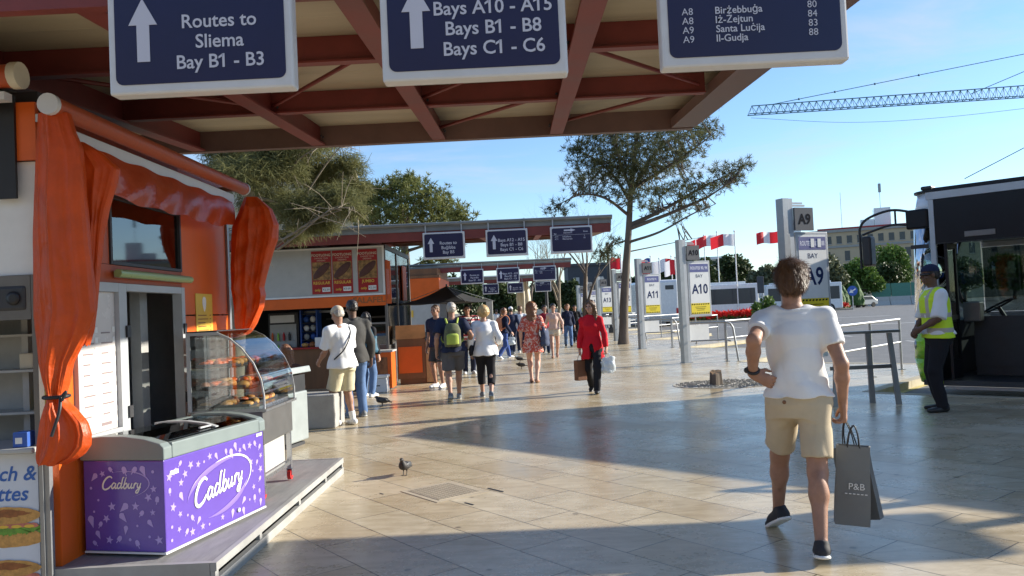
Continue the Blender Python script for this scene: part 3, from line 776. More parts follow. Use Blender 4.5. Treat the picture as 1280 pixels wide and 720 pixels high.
f = MB(); f.box(-2.815, -2.755, KY0-.028, KY0+.008, .0, .83); f.box(-2.80, -2.785, KY0-.04, KY0-.029, .0, .83); f.done('poster_frame', M['alu'], k)
f = MB(); f.box(-3.9, -2.83, KY0-.012, KY0+.008, .02, .825); po = f.done('poster', mat('poster_pale', (.58, .63, .72), .3, var=.05), k)
f = MB(); f.text('Sandwich &', -2.835, KY0-.014, .715, .118, align='RIGHT', bold=.016, shear=.25, th=.001); f.text('Baguettes', -2.885, KY0-.014, .60, .118, align='RIGHT', bold=.016, shear=.25, th=.001)
f.done('lettering', M['blue_text'], po)
pc = MB(); pr_ = random.Random(12)
def blob(cx, cz, rx, rz, y, m, wob=.1, sd=0, fq=5):
    pts = [(cx+rx*math.cos(a)*(1+wob*math.sin(fq*a+sd)+wob*.5*math.sin(13*a+sd)), cz+rz*math.sin(a)*(1+wob*math.sin((fq+2)*a+sd*2)+wob*.6*math.sin(17*a))) for a in np.linspace(0, 2*math.pi, 70)[:-1]]
    pc.prism(pts, 'y', y, y+.001, m)
for cz, sc in ((.40, 1.0), (.10, .95)):
    cx = -3.01; Yb = KY0-.0145
    blob(cx+.01, cz-.055, .20*sc, .052*sc, Yb, 0, .03, 4)                      # lower bun
    for i in range(9): blob(cx-.17+.045*i, cz-.005+pr_.uniform(-.012, .012), .038, .022, Yb-.0012-.0001*i, 1, .22, i, 6)     # leaves
    for i in range(6): blob(cx-.14+.055*i, cz+.022+pr_.uniform(-.008, .008), .045, .014, Yb-.0026-.0001*i, 2, .10, i*2, 4)   # ham
    for i in range(4): blob(cx-.10+.075*i, cz+.012, .03, .009, Yb-.0036-.0001*i, 4, .06, i)                                   # cheese
    blob(cx, cz+.075, .195*sc, .050*sc, Yb-.0046, 0, .03, 1); blob(cx-.02, cz+.088, .14*sc, .022*sc, Yb-.0058, 3, .12, 2)    # upper bun and crust
pc.done('picture', [M['bread'], M['lettuce'], M['ham'], M['bread_dark'], M['poster_yellow']], po)
# goods in the hatch: each a thing
f = MB(); f.bbox(-2.94, -2.855, KY0-.06, KY0+.02, .870, .955, .004); o = f.done('carton', M['blue'], origin=(-2.9, KY0-.02, .87)); meta(o, 'small blue carton on the counter beside the tied curtain', 'box')
f = MB(); f.box(-2.925, -2.885, KY0-.0615, KY0-.0605, .89, .925); f.done('label_patch', M['white'], o)
f = MB(); f.bbox(-3.06, -2.96, KY0+.34, KY0+.46, 1.036, 1.16, .01); o = f.done('bread_bag', M['poster_yellow'], origin=(-3, KY0+.4, 1.036)); meta(o, 'yellow packet on the lower shelf inside the hatch', 'packet')
for i, (x, w_, h_, mm) in enumerate(((-2.95, .07, .13, 'white'), (-3.1, .09, .10, 'cream'))):
    f = MB(); f.bbox(x-w_/2, x+w_/2, KY0+.34, KY0+.46, 1.296, 1.296+h_, .01); o = f.done('packet', M[mm], origin=(x, KY0+.4, 1.296)); meta(o, ('white packet on the middle shelf inside the hatch', 'cream packet left of a white packet inside the hatch')[i], 'packet')
f = MB(); f.bbox(-3.04, -2.86, KY0-.03, KY0+.10, 1.65, 1.80, .02); o = f.done('speaker', M['charcoal'], origin=(-2.95, KY0, 1.72)); meta(o, 'dark grey box unit above the hatch behind the curtain', 'speaker'); f = MB(); f.lathe([(.04, 0), (.04, .01), (.02, .012)], n=16, M=Matrix.Translation((-2.93, KY0-.031, 1.725)) @ Matrix.Rotation(R(90), 4, 'X')); f.done('cone', M['black'], o)

# wooden deck
f = MB(); f.prism([(-3.1, 4.66), (-1.86, 4.66), (-1.86, 7.86), (-3.1, 7.86)], 'z', .125, .15); dk = thing('deck', 'low grey platform with metal edging in front of the orange kiosk', 'deck', (-1.8, 4.6, 0))
f.done('boards', M['deck'], dk)
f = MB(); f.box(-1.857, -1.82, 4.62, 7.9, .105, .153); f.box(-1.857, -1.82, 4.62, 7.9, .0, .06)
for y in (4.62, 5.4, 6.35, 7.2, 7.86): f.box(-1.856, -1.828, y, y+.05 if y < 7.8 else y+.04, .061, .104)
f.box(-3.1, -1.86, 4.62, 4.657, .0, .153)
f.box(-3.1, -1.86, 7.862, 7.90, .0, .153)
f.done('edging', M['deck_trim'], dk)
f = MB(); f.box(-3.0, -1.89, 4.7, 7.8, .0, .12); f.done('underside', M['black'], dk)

# ---------------------------------------------------------------- ice cream freezer
fz = thing('ice_cream_freezer', 'purple chest freezer printed with stars and white script, on the deck', 'freezer', (-2.17, 4.76, .152), math.atan2(.977, .21)-math.pi/2+math.pi/2)
# local: x along the front (away from viewer), y into the kiosk (left), z up
fL, fD, fH = 1.13, .56, .575
f = MB(); f.bbox(0, fL, 0, fD, .03, fH, .008); f.done('body', M['purple'], fz, world=False)
f = MB(); f.box(-.002, fL+.002, -.002, fD+.002, .018, .029); f.done('base_trim', M['white'], fz, world=False)
f = MB()
for x in (.08, fL-.08):
    for y in (.08, fD-.08): f.tube([(x, y, 0), (x, y, .02)], .025, 10)
f.done('foot', M['rubber'], fz, world=False)
lidp = [(-.012, fH+.001), (-.012, fH+.075), (.015, fH+.100), (.12, fH+.128), (.26, fH+.145), (.42, fH+.146), (fD-.02, fH+.135), (fD+.012, fH+.11), (fD+.012, fH+.001)]
f = MB()
f.prism(lidp, 'x', -.012, .07); f.prism(lidp, 'x', fL-.07, fL+.012)
f.box(.0705, fL-.0705, -.012, .040, fH+.001, fH+.095); f.box(.0705, fL-.0705, fD-.045, fD+.012, fH+.001, fH+.125)
f.done('rim', M['grey_green'], fz, world=False, bev=.008)
f = MB(); top = [(.042, fH+.100), (.12, fH+.122), (.26, fH+.139), (.42, fH+.140), (fD-.05, fH+.130)]
f.prism(top+[(y, z+.005) for y, z in top[::-1]], 'x', .075, fL*.54); lid = f.done('lid', M['glass_dark'], fz, world=False)
f = MB(); t2 = [(y, z-.012) for y, z in top]; f.prism(t2+[(y, z+.005) for y, z in t2[::-1]], 'x', fL*.5, fL-.075); f.done('lid', M['glass_dark'], fz, world=False)
f = MB(); f.prism([(y, z+.006) for y, z in top]+[(y, z+.012) for y, z in top[::-1]], 'x', fL*.535, fL*.565); f.box(.5*fL-.1, .5*fL+.02, .06, .075, fH+.118, fH+.128); f.done('lid_handle', M['alu_paint'], fz, world=False)
f = MB(); f.box(.08, fL-.08, .05, fD-.05, fH-.25, fH-.24)
f.done('interior', M['white'], fz, world=False)
def icepack(f, cx, cz, s, kind, ang, y, side):
    c, sn = math.cos(ang), math.sin(ang)
    def P(a, b):
        u, v = cx+s*(a*c-b*sn), cz+s*(a*sn+b*c)
        return (u, y, v) if side == 'front' else (y, .56-u, v)
    if kind == 0:
        q = [P((1 if i % 2 == 0 else .42)*math.sin(math.pi*i/5), (1 if i % 2 == 0 else .42)*math.cos(math.pi*i/5)) for i in range(10)]
    elif kind == 1:
        q = [P(-.5, -.3), P(.5, -.3), P(.55, .5), P(.4, .9), P(0, 1.1), P(-.4, .9), P(-.55, .5)]
        f.poly([P(-.12, -1.0), P(.12, -1.0), P(.12, -.32), P(-.12, -.32)])
    elif kind == 2:
        q = [P(0, -1.4), P(.6, .2), P(.75, .55), P(.45, 1.0), P(0, 1.2), P(-.45, 1.0), P(-.75, .55), P(-.6, .2)]
    else:
        q = [P(.35*math.cos(a), .35*math.sin(a)) for a in np.linspace(0, 2*math.pi, 10)[:-1]]
    f.poly(q)
f = MB(); rr = random.Random(5); pts = []
for _ in range(900):
    x, z = rr.uniform(.045, fL-.045), rr.uniform(.065, fH-.05)
    if ((x-.56)/.40)**2+((z-.30)/.20)**2 < 1: continue
    if all((x-a)**2+(z-b)**2 > .058**2 for a, b in pts): pts.append((x, z))
for i, (x, z) in enumerate(pts): icepack(f, x, z, rr.uniform(.021, .031), rr.choice((0, 0, 1, 2, 2, 3, 1)), rr.uniform(-.9, .9), -.0018, 'front')
pts = []
for _ in range(500):
    x, z = rr.uniform(.045, fD-.045), rr.uniform(.065, fH-.05)
    if ((x-.26)/.19)**2+((z-.42)/.09)**2 < 1: continue
    if all((x-a)**2+(z-b)**2 > .058**2 for a, b in pts): pts.append((x, z))
for i, (x, z) in enumerate(pts): icepack(f, x, z, rr.uniform(.021, .031), rr.choice((0, 0, 1, 2, 2, 3, 1)), rr.uniform(-.9, .9), -.0018, 'side')
f.done('pattern', M['lilac'], fz, world=False)
SCRIPT = [[(2.0, 1.95), (1.5, 2.25), (.8, 1.95), (.3, 1.15), (.3, .3), (.8, -.1), (1.5, .1), (2.0, .6)],
 [(2.95, .9), (2.5, 1.08), (2.15, .55), (2.35, .05), (2.75, .35), (2.98, 1.0)], [(2.98, 1.0), (2.88, .35), (3.08, .05), (3.35, .3)],
 [(4.05, .9), (3.65, 1.05), (3.35, .5), (3.6, .05), (4.0, .35), (4.2, 1.0)], [(4.55, 2.05), (4.3, 1.9), (4.2, 1.0), (4.12, .35), (4.3, .05), (4.6, .4)],
 [(4.98, 2.05), (4.78, 1.0), (4.72, .25), (5.0, .02), (5.35, .3), (5.35, .8), (5.08, .98), (4.8, .6)],
 [(5.75, .98), (5.65, .35), (5.87, .05), (6.2, .35), (6.36, .98)], [(6.36, .98), (6.25, .3), (6.42, .05), (6.65, .25)],
 [(6.83, 0), (6.9, .95)], [(6.88, .5), (7.12, .95), (7.38, .88)],
 [(7.62, .98), (7.56, .4), (7.78, .1), (8.08, .4), (8.22, .98)], [(8.22, .98), (8.05, -.1), (7.8, -.75), (7.45, -.75), (7.5, -.4), (8.3, .25)]]
def script(cx, cz, s, ang, side, y, wmul=1):
    f = MB(); ca, sa = math.cos(ang), math.sin(ang)
    def P(a, b):
        a -= 4.2; b -= .7; a += b*.22
        u, v = cx+s*(a*ca-b*sa), cz+s*(a*sa+b*ca)
        return (u, y, v) if side == 'front' else (y, .56-u, v)
    fl = Vector((0, 1, 0)) if side == 'front' else Vector((1, 0, 0))
    for i, st_ in enumerate(SCRIPT):
        q = curve([P(a, b) for a, b in st_], 7); w = s*(.20 if i == 0 else .155)*wmul
        n = len(q); f.tube(q, [w*(.62+.38*math.sin(math.pi*min(1, max(0, (j+2)/(n+4))))) for j in range(n)], 8, flat=fl)
    return f
def swoosh(cx, cz, rx, rz, ang, a0, a1, w, side, y):
    f = MB(); ca, sa = math.cos(ang), math.sin(ang); q = []; rs = []
    for t in np.linspace(0, 1, 50):
        a = a0+(a1-a0)*t; u0, v0 = rx*math.cos(a), rz*math.sin(a)
        u, v = cx+u0*ca-v0*sa, cz+u0*sa+v0*ca
        q.append((u, y, v) if side == 'front' else (y, .56-u, v)); rs.append(w*max(.08, math.sin(math.pi*t)))
    f.tube(q, rs, 8, flat=Vector((0, 1, 0)) if side == 'front' else Vector((1, 0, 0))); return f
script(.56, .30, .067, .10, 'front', -.003).done('lettering', M['white'], fz, world=False)
script(.27, .43, .033, .02, 'side', -.003, .9).done('lettering', M['white'], fz, world=False)
swoosh(.58, .30, .37, .165, .16, -.9, 1.9, .008, 'front', -.002).done('swoosh', M['white'], fz, world=False)
f = swoosh(.57, .31, .36, .14, .16, 1.0, 3.0, .02, 'front', -.0015); g2 = swoosh(.57, .28, .34, .15, .16, 4.2, 6.0, .02, 'front', -.0015); f.add(g2.v, g2.f, 0, True); f.done('swoosh', M['violet_mid'], fz, world=False)
swoosh(.27, .43, .19, .08, .06, -1.2, 1.9, .004, 'side', -.002).done('swoosh', M['lilac'], fz, world=False)
f = MB(); f.box(.055, .135, -.0035, -.0005, fH-.10, fH-.075); f.box(fL-.075, fL-.025, -.0035, -.0005, fH-.028, fH-.008); f.box(fL-.10, fL-.08, -.0035, -.0005, fH-.03, fH-.008); f.done('sticker', M['white'], fz, world=False)
f = MB(); f.tube([(fL*.68, -.001, .09), (fL*.68, -.012, .09)], .014, 12); f.done('lock', M['white'], fz, world=False)
# lollies and cones in the freezer, seen through the lid
for i in range(10):
    f = MB(); x = .15+.085*i; y = .14+.09*(i % 3); f.bbox(-.035, .035, -.06, .06, 0, .03, .01)
    o = f.done('ice_cream_packet', M[('cream', 'violet_mid', 'bread', 'white')[i % 4]], world=False)
    p = wm(fz) @ Vector((x, y, fH-.238)); o.location = p; o.rotation_euler = (0, 0, i*1.1)
    meta(o, 'wrapped ice cream lying inside the purple freezer', 'ice cream', 'ice creams in the freezer')

# ---------------------------------------------------------------- pastry display case on castors
dc = thing('display_case', 'curved glass pastry display case on castors behind the purple freezer', 'display case', (-2.60, 6.15, .152))
cw, cl = .60, .82     # x depth, y length
prof = [(.0, .70), (.595, .70), (.595, .80), (.575, .93), (.52, 1.06), (.43, 1.18), (.34, 1.26), (.24, 1.31), (.0, 1.31)]
f = MB(); f.bbox(.02, cw-.03, .02, cl-.02, .42, .68, .008); f.done('cabinet', M['steel_dark'], dc, world=False)
f = MB()
for x in (.05, cw-.06):
    for y in (.05, cl-.05): f.box(x-.018, x+.018, y-.018, y+.018, .10, .419)
f.box(.07, cw-.08, .04, .06, .14, .17); f.box(cw-.075, cw-.045, .07, cl-.07, .14, .17); f.done('frame', M['steel'], dc, world=False)
f = MB(); f.box(.08, cw-.09, .065, cl-.06, .175, .415); f.done('compressor', M['panel_grey'], dc, world=False)
for x in (.06, cw-.06):
    for y in (.05, cl-.05):
        f = MB(); f.tube([(x-.015, y, .05), (x+.015, y, .05)], .045, 14); cs = f.done('castor', M['red'], dc, world=False)
        f = MB(); f.box(x-.024, x-.017, y-.02, y+.02, .04, .10); f.box(x+.017, x+.024, y-.02, y+.02, .04, .10); f.box(x-.024, x+.024, y-.02, y+.02, .098, .104); f.done('fork', M['steel'], cs, world=False)
f = MB(); f.box(-.005, cw+.005, -.005, cl+.005, .681, .70); f.done('base_tray', M['steel'], dc, world=False)
for y in (.0, cl-.012):
    f = MB(); inn = [(x*.93+.03, z*.955+.035) for x, z in prof]
    n = len(prof)
    vs = [(x, y, z) for x, z in prof]+[(x, y, z) for x, z in inn]+[(x, y+.012, z) for x, z in prof]+[(x, y+.012, z) for x, z in inn]
    fs = []
    for i in range(n):
        j = (i+1) % n
        fs += [[i, j, n+j, n+i], [2*n+i, 3*n+i, 3*n+j, 2*n+j], [i, 2*n+i, 2*n+j, j], [n+i, n+j, 3*n+j, 3*n+i]]
    f.add(vs, fs); f.done('side_frame', M['alu_paint'], dc, world=False)
    f = MB(); f.prism([(x, z) for x, z in inn], 'y', y+.004, y+.008); f.done('side_glass', M['glass'], dc, world=False)
fr = prof[2:8]
f = MB(); q = [(x+.004, z+.004) for x, z in fr]
f.add([(x, y, z) for x, z in q for y in (.013, cl-.013)], [[2*i, 2*i+1, 2*i+3, 2*i+2] for i in range(len(q)-1)], 0, True); f.done('front_glass', glassmat('glass_case', (.75, .72, .70), .22), dc, world=False)
f = MB(); f.box(.0, .24, .013, cl-.013, 1.305, 1.32); f.done('top_panel', M['charcoal'], dc, world=False)
f = MB(); f.box(.001, .012, .013, cl-.013, .702, 1.303); f.done('back_door', M['glass'], dc, world=False)
shelves = ((.86, .46), (1.03, .37), (1.18, .24))
for z, d_ in shelves:
    f = MB(); f.box(.03, .03+d_, .02, cl-.02, z, z+.008); f.done('shelf', M['glass'], dc, world=False)
f = MB(); f.box(.02, .54, .03, cl-.03, .702, .72); f.done('shelf', M['steel'], dc, world=False)
# trays and pastries
rr = random.Random(4)
for si, (z, d_) in enumerate(((.722, .46), (.870, .43), (1.040, .34))):
    for ti in range(2):
        x0 = .05; y0 = .04+ti*.37
        f = MB(); f.box(0, d_-.05, 0, .35, 0, .006); f.box(0, d_-.05, 0, .006, .006, .02); f.box(d_-.056, d_-.05, .006, .35, .006, .02); tr = f.done('baking_tray', M['charcoal'], world=False)
        tr.location = wm(dc) @ Vector((x0, y0, z))
        meta(tr, '%s black baking tray on the %s shelf of the glass case' % (('nearer', 'farther')[ti], ('bottom', 'middle', 'top')[si]), 'tray')
        for a in range(4 if si else 3):
            for b in range(3):
                if rr.random() < .15: continue
                f = MB(); kx = rr.choice((0, 1, 2))
                rx, ry = rr.uniform(.032, .05), rr.uniform(.04, .055)
                if kx == 2:
                    f.tube(curve([(-rx, -.02, .015), (-.02, .02, .022), (.02, .02, .022), (rx, -.02, .015)], 5), [.008]+[.02]*14+[.008], 8)
                else:
                    f.ball((0, 0, .012), (rx, ry, .02+.012*kx), 12)
                o = f.done('pastry', M[rr.choice(('bread', 'bread', 'bread_dark', 'orange'))], world=False)
                o.location = wm(dc) @ Vector((x0+.05+b*(d_-.13)/2, y0+.06+a*.08, z+.008)); o.rotation_euler = (0, 0, rr.uniform(0, 6))
                meta(o, 'baked pastry on a tray in the glass case', 'pastry', 'pastries in the display case')

# ---------------------------------------------------------------- litter bin, concrete block
bx, by = -3.06, 9.75
bn = thing('litter_bin', 'grey street litter bin with slanted hood beside the display case', 'litter bin', (bx, by, 0), R(-12))
f = MB(); f.prism([(-.27+.0, -.2), (-.1, -.27), (.1, -.27), (.10, .27), (-.1, .27), (-.27, .2)], 'z', .04, .86); f.done('shell', M['bin_grey'], bn, world=False, bev=.02)
f = MB(); f.bbox(.105, .32, -.24, .24, .06, .66, .02); f.done('door', M['bin_grey'], bn, world=False)
f = MB(); f.box(.102, .30, -.22, .22, .662, .86); f.done('opening', M['black'], bn, world=False)
f = MB(); f.prism([(-.30, .865), (.36, .885), (.34, .96), (-.02, .915), (-.30, .89)], 'y', -.28, .28); f.done('hood', M['bin_grey'], bn, world=False, bev=.01)
f = MB(); f.box(-.2, .28, -.2, .2, 0, .039); f.done('plinth', M['charcoal'], bn, world=False)
f = MB(); f.bbox(-3.55, -2.66, 11.15, 11.75, 0, .47, .02); o = f.done('concrete_block', M['concrete'], origin=(-3.05, 11.4, 0)); meta(o, 'grey concrete block bench beside the man in a white shirt', 'bench')
# ================================================================ HOT DOG KIOSK (second)
X2, Y2 = -2.90, 17.25
k2 = thing('hot_dog_kiosk', 'open-fronted hot dog kiosk with white board and orange band', 'kiosk', (X2, Y2, 0))
f = MB(); f.box(-9, X2, Y2+.05, 21.0, 2.99, 3.09); f.done('roof', M['charcoal'], k2)
f = MB(); f.box(-9, X2-.06, Y2, Y2+.045, 2.02, 3.06); bd = f.done('board', M['panel_grey'], k2)
f = MB(); f.box(-9, X2-.02, Y2-.03, Y2-.002, 2.0, 2.035); f.box(-9, X2-.02, Y2-.03, Y2-.002, 3.03, 3.065); f.box(X2-.06, X2-.02, Y2-.03, Y2-.002, 2.037, 3.028); f.done('board_frame', M['white'], bd)
f = MB(); f.box(-9, X2-.02, Y2+.01, Y2+.06, 1.77, 1.995); ob = f.done('band', M['orange'], k2)
f = MB(); f.text('FALAFEL', -3.28, Y2+.008, 1.90, .17, bold=.03, th=.002, sx=1.1); f.done('lettering', M['bread_dark'], ob)
for i, (xa, t2) in enumerate(((-4.50, 'REGULAR'), (-4.045, 'REGULAR'), (-3.50, 'JUMBO'))):
    x0, x1 = xa, xa+.43
    f = MB(); f.box(x0, x1, Y2-.012, Y2-.003, 2.07, 3.0); p = f.done('poster', M['poster_red'], k2)
    f = MB(); f.box(x0+.015, x1-.015, Y2-.016, Y2-.013, 2.37, 2.76); pf = f.done('picture', mat('hotdog_photo', (.26, .14, .045), .5, var=.95, scale=13), p)
    f = MB()
    T = Matrix.Translation((xa+.215, Y2-.02, 2.57)) @ Matrix.Rotation(R(-42), 4, 'Y')
    f.ball((0, 0, 0), (.24, .012, .085), 18, M=T); f.done('hot_dog', M['hotdog'], pf)
    f = MB(); f.text('FOOTLONG', xa+.215, Y2-.015, 2.91, .075, bold=.02, th=.001); f.text('CHOOSE YOUR', xa+.215, Y2-.015, 2.845, .042, th=.001); f.text('DRESSING', xa+.215, Y2-.015, 2.795, .042, th=.001)
    f.done('lettering', M['cream'], p)
    f = MB(); f.text(t2, xa+.215, Y2-.015, 2.31, .085, bold=.02, th=.001); f.text('only', xa+.12, Y2-.015, 2.16, .075, bold=.02, th=.001); f.done('lettering', M['poster_yellow'], p)
    f = MB(); f.box(xa+.22, xa+.39, Y2-.016, Y2-.013, 2.115, 2.21); pr = f.done('price', M['white'], p)
    f = MB(); f.text(('€2.50', '€3.00', '€3.50')[i], xa+.305, Y2-.018, 2.162, .06, th=.001); f.done('lettering', M['ink'], pr)
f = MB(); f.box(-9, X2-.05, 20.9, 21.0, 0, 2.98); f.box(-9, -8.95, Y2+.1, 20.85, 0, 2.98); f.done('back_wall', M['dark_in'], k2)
f = MB(); f.box(-6.6, -3.5, Y2+.35, Y2+1.0, 0, .88); f.done('counter', M['wood'], k2)
f = MB(); f.box(-6.6, -3.5, Y2+.30, Y2+1.0, .884, .92); f.done('counter_top', M['poster_red'], k2)
f = MB(); f.box(-6.4, -3.2, 20.2, 20.85, 0, 1.0); f.box(-5.0, -3.4, 20.4, 20.85, 1.5, 1.55); f.done('back_counter', M['steel_dark'], k2)
f = MB(); f.box(-5.2, -3.9, Y2+1.4, Y2+1.46, 1.68, 1.73); f.done('lamp_rail', M['alu'], k2)
# side wall (+X): glass corner with orange signs
f = MB(); f.box(X2-.05, X2, Y2+.02, Y2+.10, 0, 3.0); f.box(X2-.05, X2, 20.9, 20.99, 0, 3.0); f.box(X2-.05, X2, Y2+1.6, Y2+1.68, 0, 3.0); sp = f.done('side_post', M['steel_dark'], k2)
f = MB(); f.box(X2-.03, X2-.02, Y2+.103, Y2+1.597, .9, 2.98); f.box(X2-.03, X2-.02, Y2+1.683, 20.89, .9, 2.98); f.done('side_glass', M['glass_dark'], k2)
f = MB(); f.box(X2-.04, X2-.005, Y2+.103, Y2+1.597, .02, .898); f.box(X2-.04, X2-.005, Y2+1.683, 20.89, .02, .898); f.done('side_panel', M['steel_dark'], k2)
f = MB(); f.box(X2+.003, X2+.03, Y2+.0, Y2+.5, 1.9, 2.75); f.box(X2+.003, X2+.03, Y2+2.3, Y2+2.9, 1.9, 2.75); ss = f.done('side_sign', M['red_roll'], k2)
f = MB(); f.box(X2-.01, X2+.10, Y2+.003, Y2+.02, 1.80, 2.72); vs_ = f.done('side_sign', M['orange_dark'], k2)
f = MB(); f.box(X2+.01, X2+.08, Y2-.001, Y2+.002, 2.0, 2.55); f.done('picture', M['ham'], vs_)
# drinks fridge and crisp rack
fx, fy = -5.05, Y2+.6
fr = thing('drinks_fridge', 'black upright drinks fridge with glass door in the hot dog kiosk', 'fridge', (-5.50, Y2+1.15, 0))
f = MB(); f.bbox(-.35, .35, 0, .6, 0, 1.72, .01); f.done('body', M['black'], fr, world=False)
f = MB(); f.box(-.31, .27, -.012, -.003, .15, 1.45); f.done('interior', M['panel_grey'], fr, world=False)
f = MB(); f.box(-.30, .26, -.018, -.014, 1.49, 1.66); f.done('header', M['white'], fr, world=False)
f = MB()
for z in (.5, .78, 1.06): f.box(-.30, .26, -.022, -.013, z, z+.015)
f.done('shelf', M['alu'], fr, world=False)
f = MB(); f.box(.275, .30, -.03, -.003, .15, 1.45); f.done('handle', M['alu'], fr, world=False)
for i in range(12):
    f = MB(); f.lathe([(.028, 0), (.028, .13), (.012, .17), (.012, .19)], n=8); o = f.done('bottle', M[('orange', 'hedge_leaf', 'red', 'black')[i % 4] if i % 4 != 1 else 'bus_green'], world=False)
    o.location = (-5.50-.25+.13*(i % 4), Y2+1.11, (.517, .797, 1.077)[i//4]); meta(o, 'soft drink bottle on a shelf of the black fridge', 'bottle', 'bottles in the drinks fridge')
rk = thing('snack_rack', 'tall dark blue rack of crisp packets beside the black fridge', 'rack', (-4.92, Y2+1.15, 0))
f = MB(); f.box(-.20, -.17, 0, .4, 0, 1.75); f.box(.17, .20, 0, .4, 0, 1.75); f.box(-.168, .168, .37, .4, 0, 1.75); f.done('frame', M['blue'], rk, world=False)
f = MB()
for z in np.arange(.45, 1.7, .2): f.box(-.165, .165, .02, .36, z, z+.012)
f.done('shelf', M['charcoal'], rk, world=False)
for i in range(12):
    f = MB(); f.ball((0, 0, .075), (.07, .04, .075), 10); o = f.done('crisp_packet', M[('panel_grey', 'blue', 'white')[i % 3]], world=False)
    o.location = (-4.92-.08+.16*(i % 2), Y2+1.25, .465+.2*(i//2)); meta(o, 'crisp packet standing on the dark blue rack', 'crisps', 'crisp packets on the rack')
for i in range(9):
    f = MB(); f.ball((0, 0, .05), (.09, .08, .05+.02*(i % 2)), 10); o = f.done('bread_roll', M[('bread', 'bread_dark', 'poster_yellow')[i % 3]], world=False)
    o.location = (-4.85+.17*i, Y2+.55, .921); meta(o, 'bread roll in a row on the hot dog kiosk counter', 'bread roll', 'rolls on the hot dog counter')
f = MB(); f.bbox(-4.6, -4.42, Y2+.42, Y2+.5, .921, 1.13, .006); o = f.done('menu_card', M['white'], origin=(-4.5, Y2+.45, .921)); meta(o, 'white card standing among the rolls on the counter', 'card')
# chest warmer under posters
wc = thing('glass_warmer', 'glass food warmer at the right end of the hot dog counter', 'food warmer', (-3.32, Y2+.35, .0))
f = MB(); f.box(-.36, .36, 0, .6, 0, .9); f.done('base', M['steel_dark'], wc, world=False)
f = MB(); f.prism([(0, .905), (0, 1.1), (.15, 1.36), (.6, 1.36), (.6, .905)], 'x', -.36, .36); f.done('glass_hood', M['glass_dark'], wc, world=False)
f = MB(); f.box(-.37, .37, .1, .61, 1.365, 1.40); f.box(-.37, .37, -.01, .01, .90, .915); f.done('trim', M['alu'], wc, world=False)

# orange food cart, cool box, lectern stand
oc = thing('orange_counter', 'low bright orange food counter with picture panel by the hot dog kiosk', 'counter', (-3.05, 16.6, 0))
f = MB(); f.box(-.55, .30, 0, .55, .04, .78); f.done('cabinet', M['orange'], oc, world=False)
f = MB(); f.box(-.50, .22, -.006, -.002, .30, .68); f.done('picture', mat('food_photo', (.25, .09, .03), .5, var=.8, scale=7), oc, world=False)
f = MB(); f.box(-.58, .33, -.03, .58, .785, .82); f.done('top', M['panel_grey'], oc, world=False)
f = MB(); f.box(-.5, .25, .05, .5, 0, .039); f.done('plinth', M['charcoal'], oc, world=False)
cb = thing('cool_box', 'white cool box on the ground before the orange counter', 'cool box', (-2.97, 16.22, 0))
f = MB(); f.bbox(-.20, .20, -.14, .14, 0, .29, .02); f.done('box', M['sign_white'], cb, world=False)
f = MB(); f.bbox(-.215, .215, -.155, .155, .292, .345, .012); f.done('lid', M['white'], cb, world=False)
f = MB(); f.box(-.05, .06, -.1425, -.141, .13, .15); f.done('badge', M['ink'], cb, world=False)
lc = thing('wooden_stand', 'brown wooden serving stand with bright orange front panel', 'stand', (-2.35, 17.75, 0), R(8))
f = MB(); f.box(-.45, .18, 0, .55, .12, 1.0); f.done('body', M['wood'], lc, world=False)
f = MB(); f.prism([(.185, .03), (.42, .03), (.42, 1.12), (.185, .92)], 'y', -.02, .5); f.done('side_box', M['wood_pale'], lc, world=False)
f = MB(); f.box(-.42, .10, -.02, -.002, .25, .83); f.done('panel', M['orange'], lc, world=False)
f = MB(); f.prism([(-.02, 1.003), (.57, 1.003), (.57, 1.30), (.45, 1.30)], 'x', -.47, .19); f.done('desk_top', M['wood'], lc, world=False)
f = MB(); f.box(-.40, .36, .03, .5, 0, .119); f.done('plinth', M['wood'], lc, world=False)
# third kiosk
k3 = thing('orange_kiosk', 'plain orange kiosk with grey shutter behind the black parasol', 'kiosk', (-3.6, 29.0, 0))
f = MB(); f.box(-6.6, -2.95, 29.0, 33, 2.05, 2.85); f.done('fascia', M['orange'], k3)
f = MB(); f.box(-6.6, -2.93, 28.97, 33.03, 2.855, 2.95); f.box(-6.55, -3.0, 29.05, 32.9, 2.96, 3.2); f.done('roof', M['wood'], k3)
f = MB(); f.box(-6.55, -3.0, 29.05, 33, 0, 2.045); f.done('wall', M['dark_wall'], k3)
f = MB(); f.box(-4.6, -3.1, 29.02, 29.047, .9, 1.95); f.done('shutter', M['panel_grey'], k3)
for (x, m_) in ((-4.45, 'white'), (-4.15, 'poster_yellow')):
    f = MB(); f.box(x, x+.22, 29.005, 29.018, 1.45, 1.70); f.done('notice', M[m_], k3)
f = MB(); f.box(-3.12, -2.98, 28.98, 29.04, 0, 2.04); f.done('post', M['panel_grey'], k3)

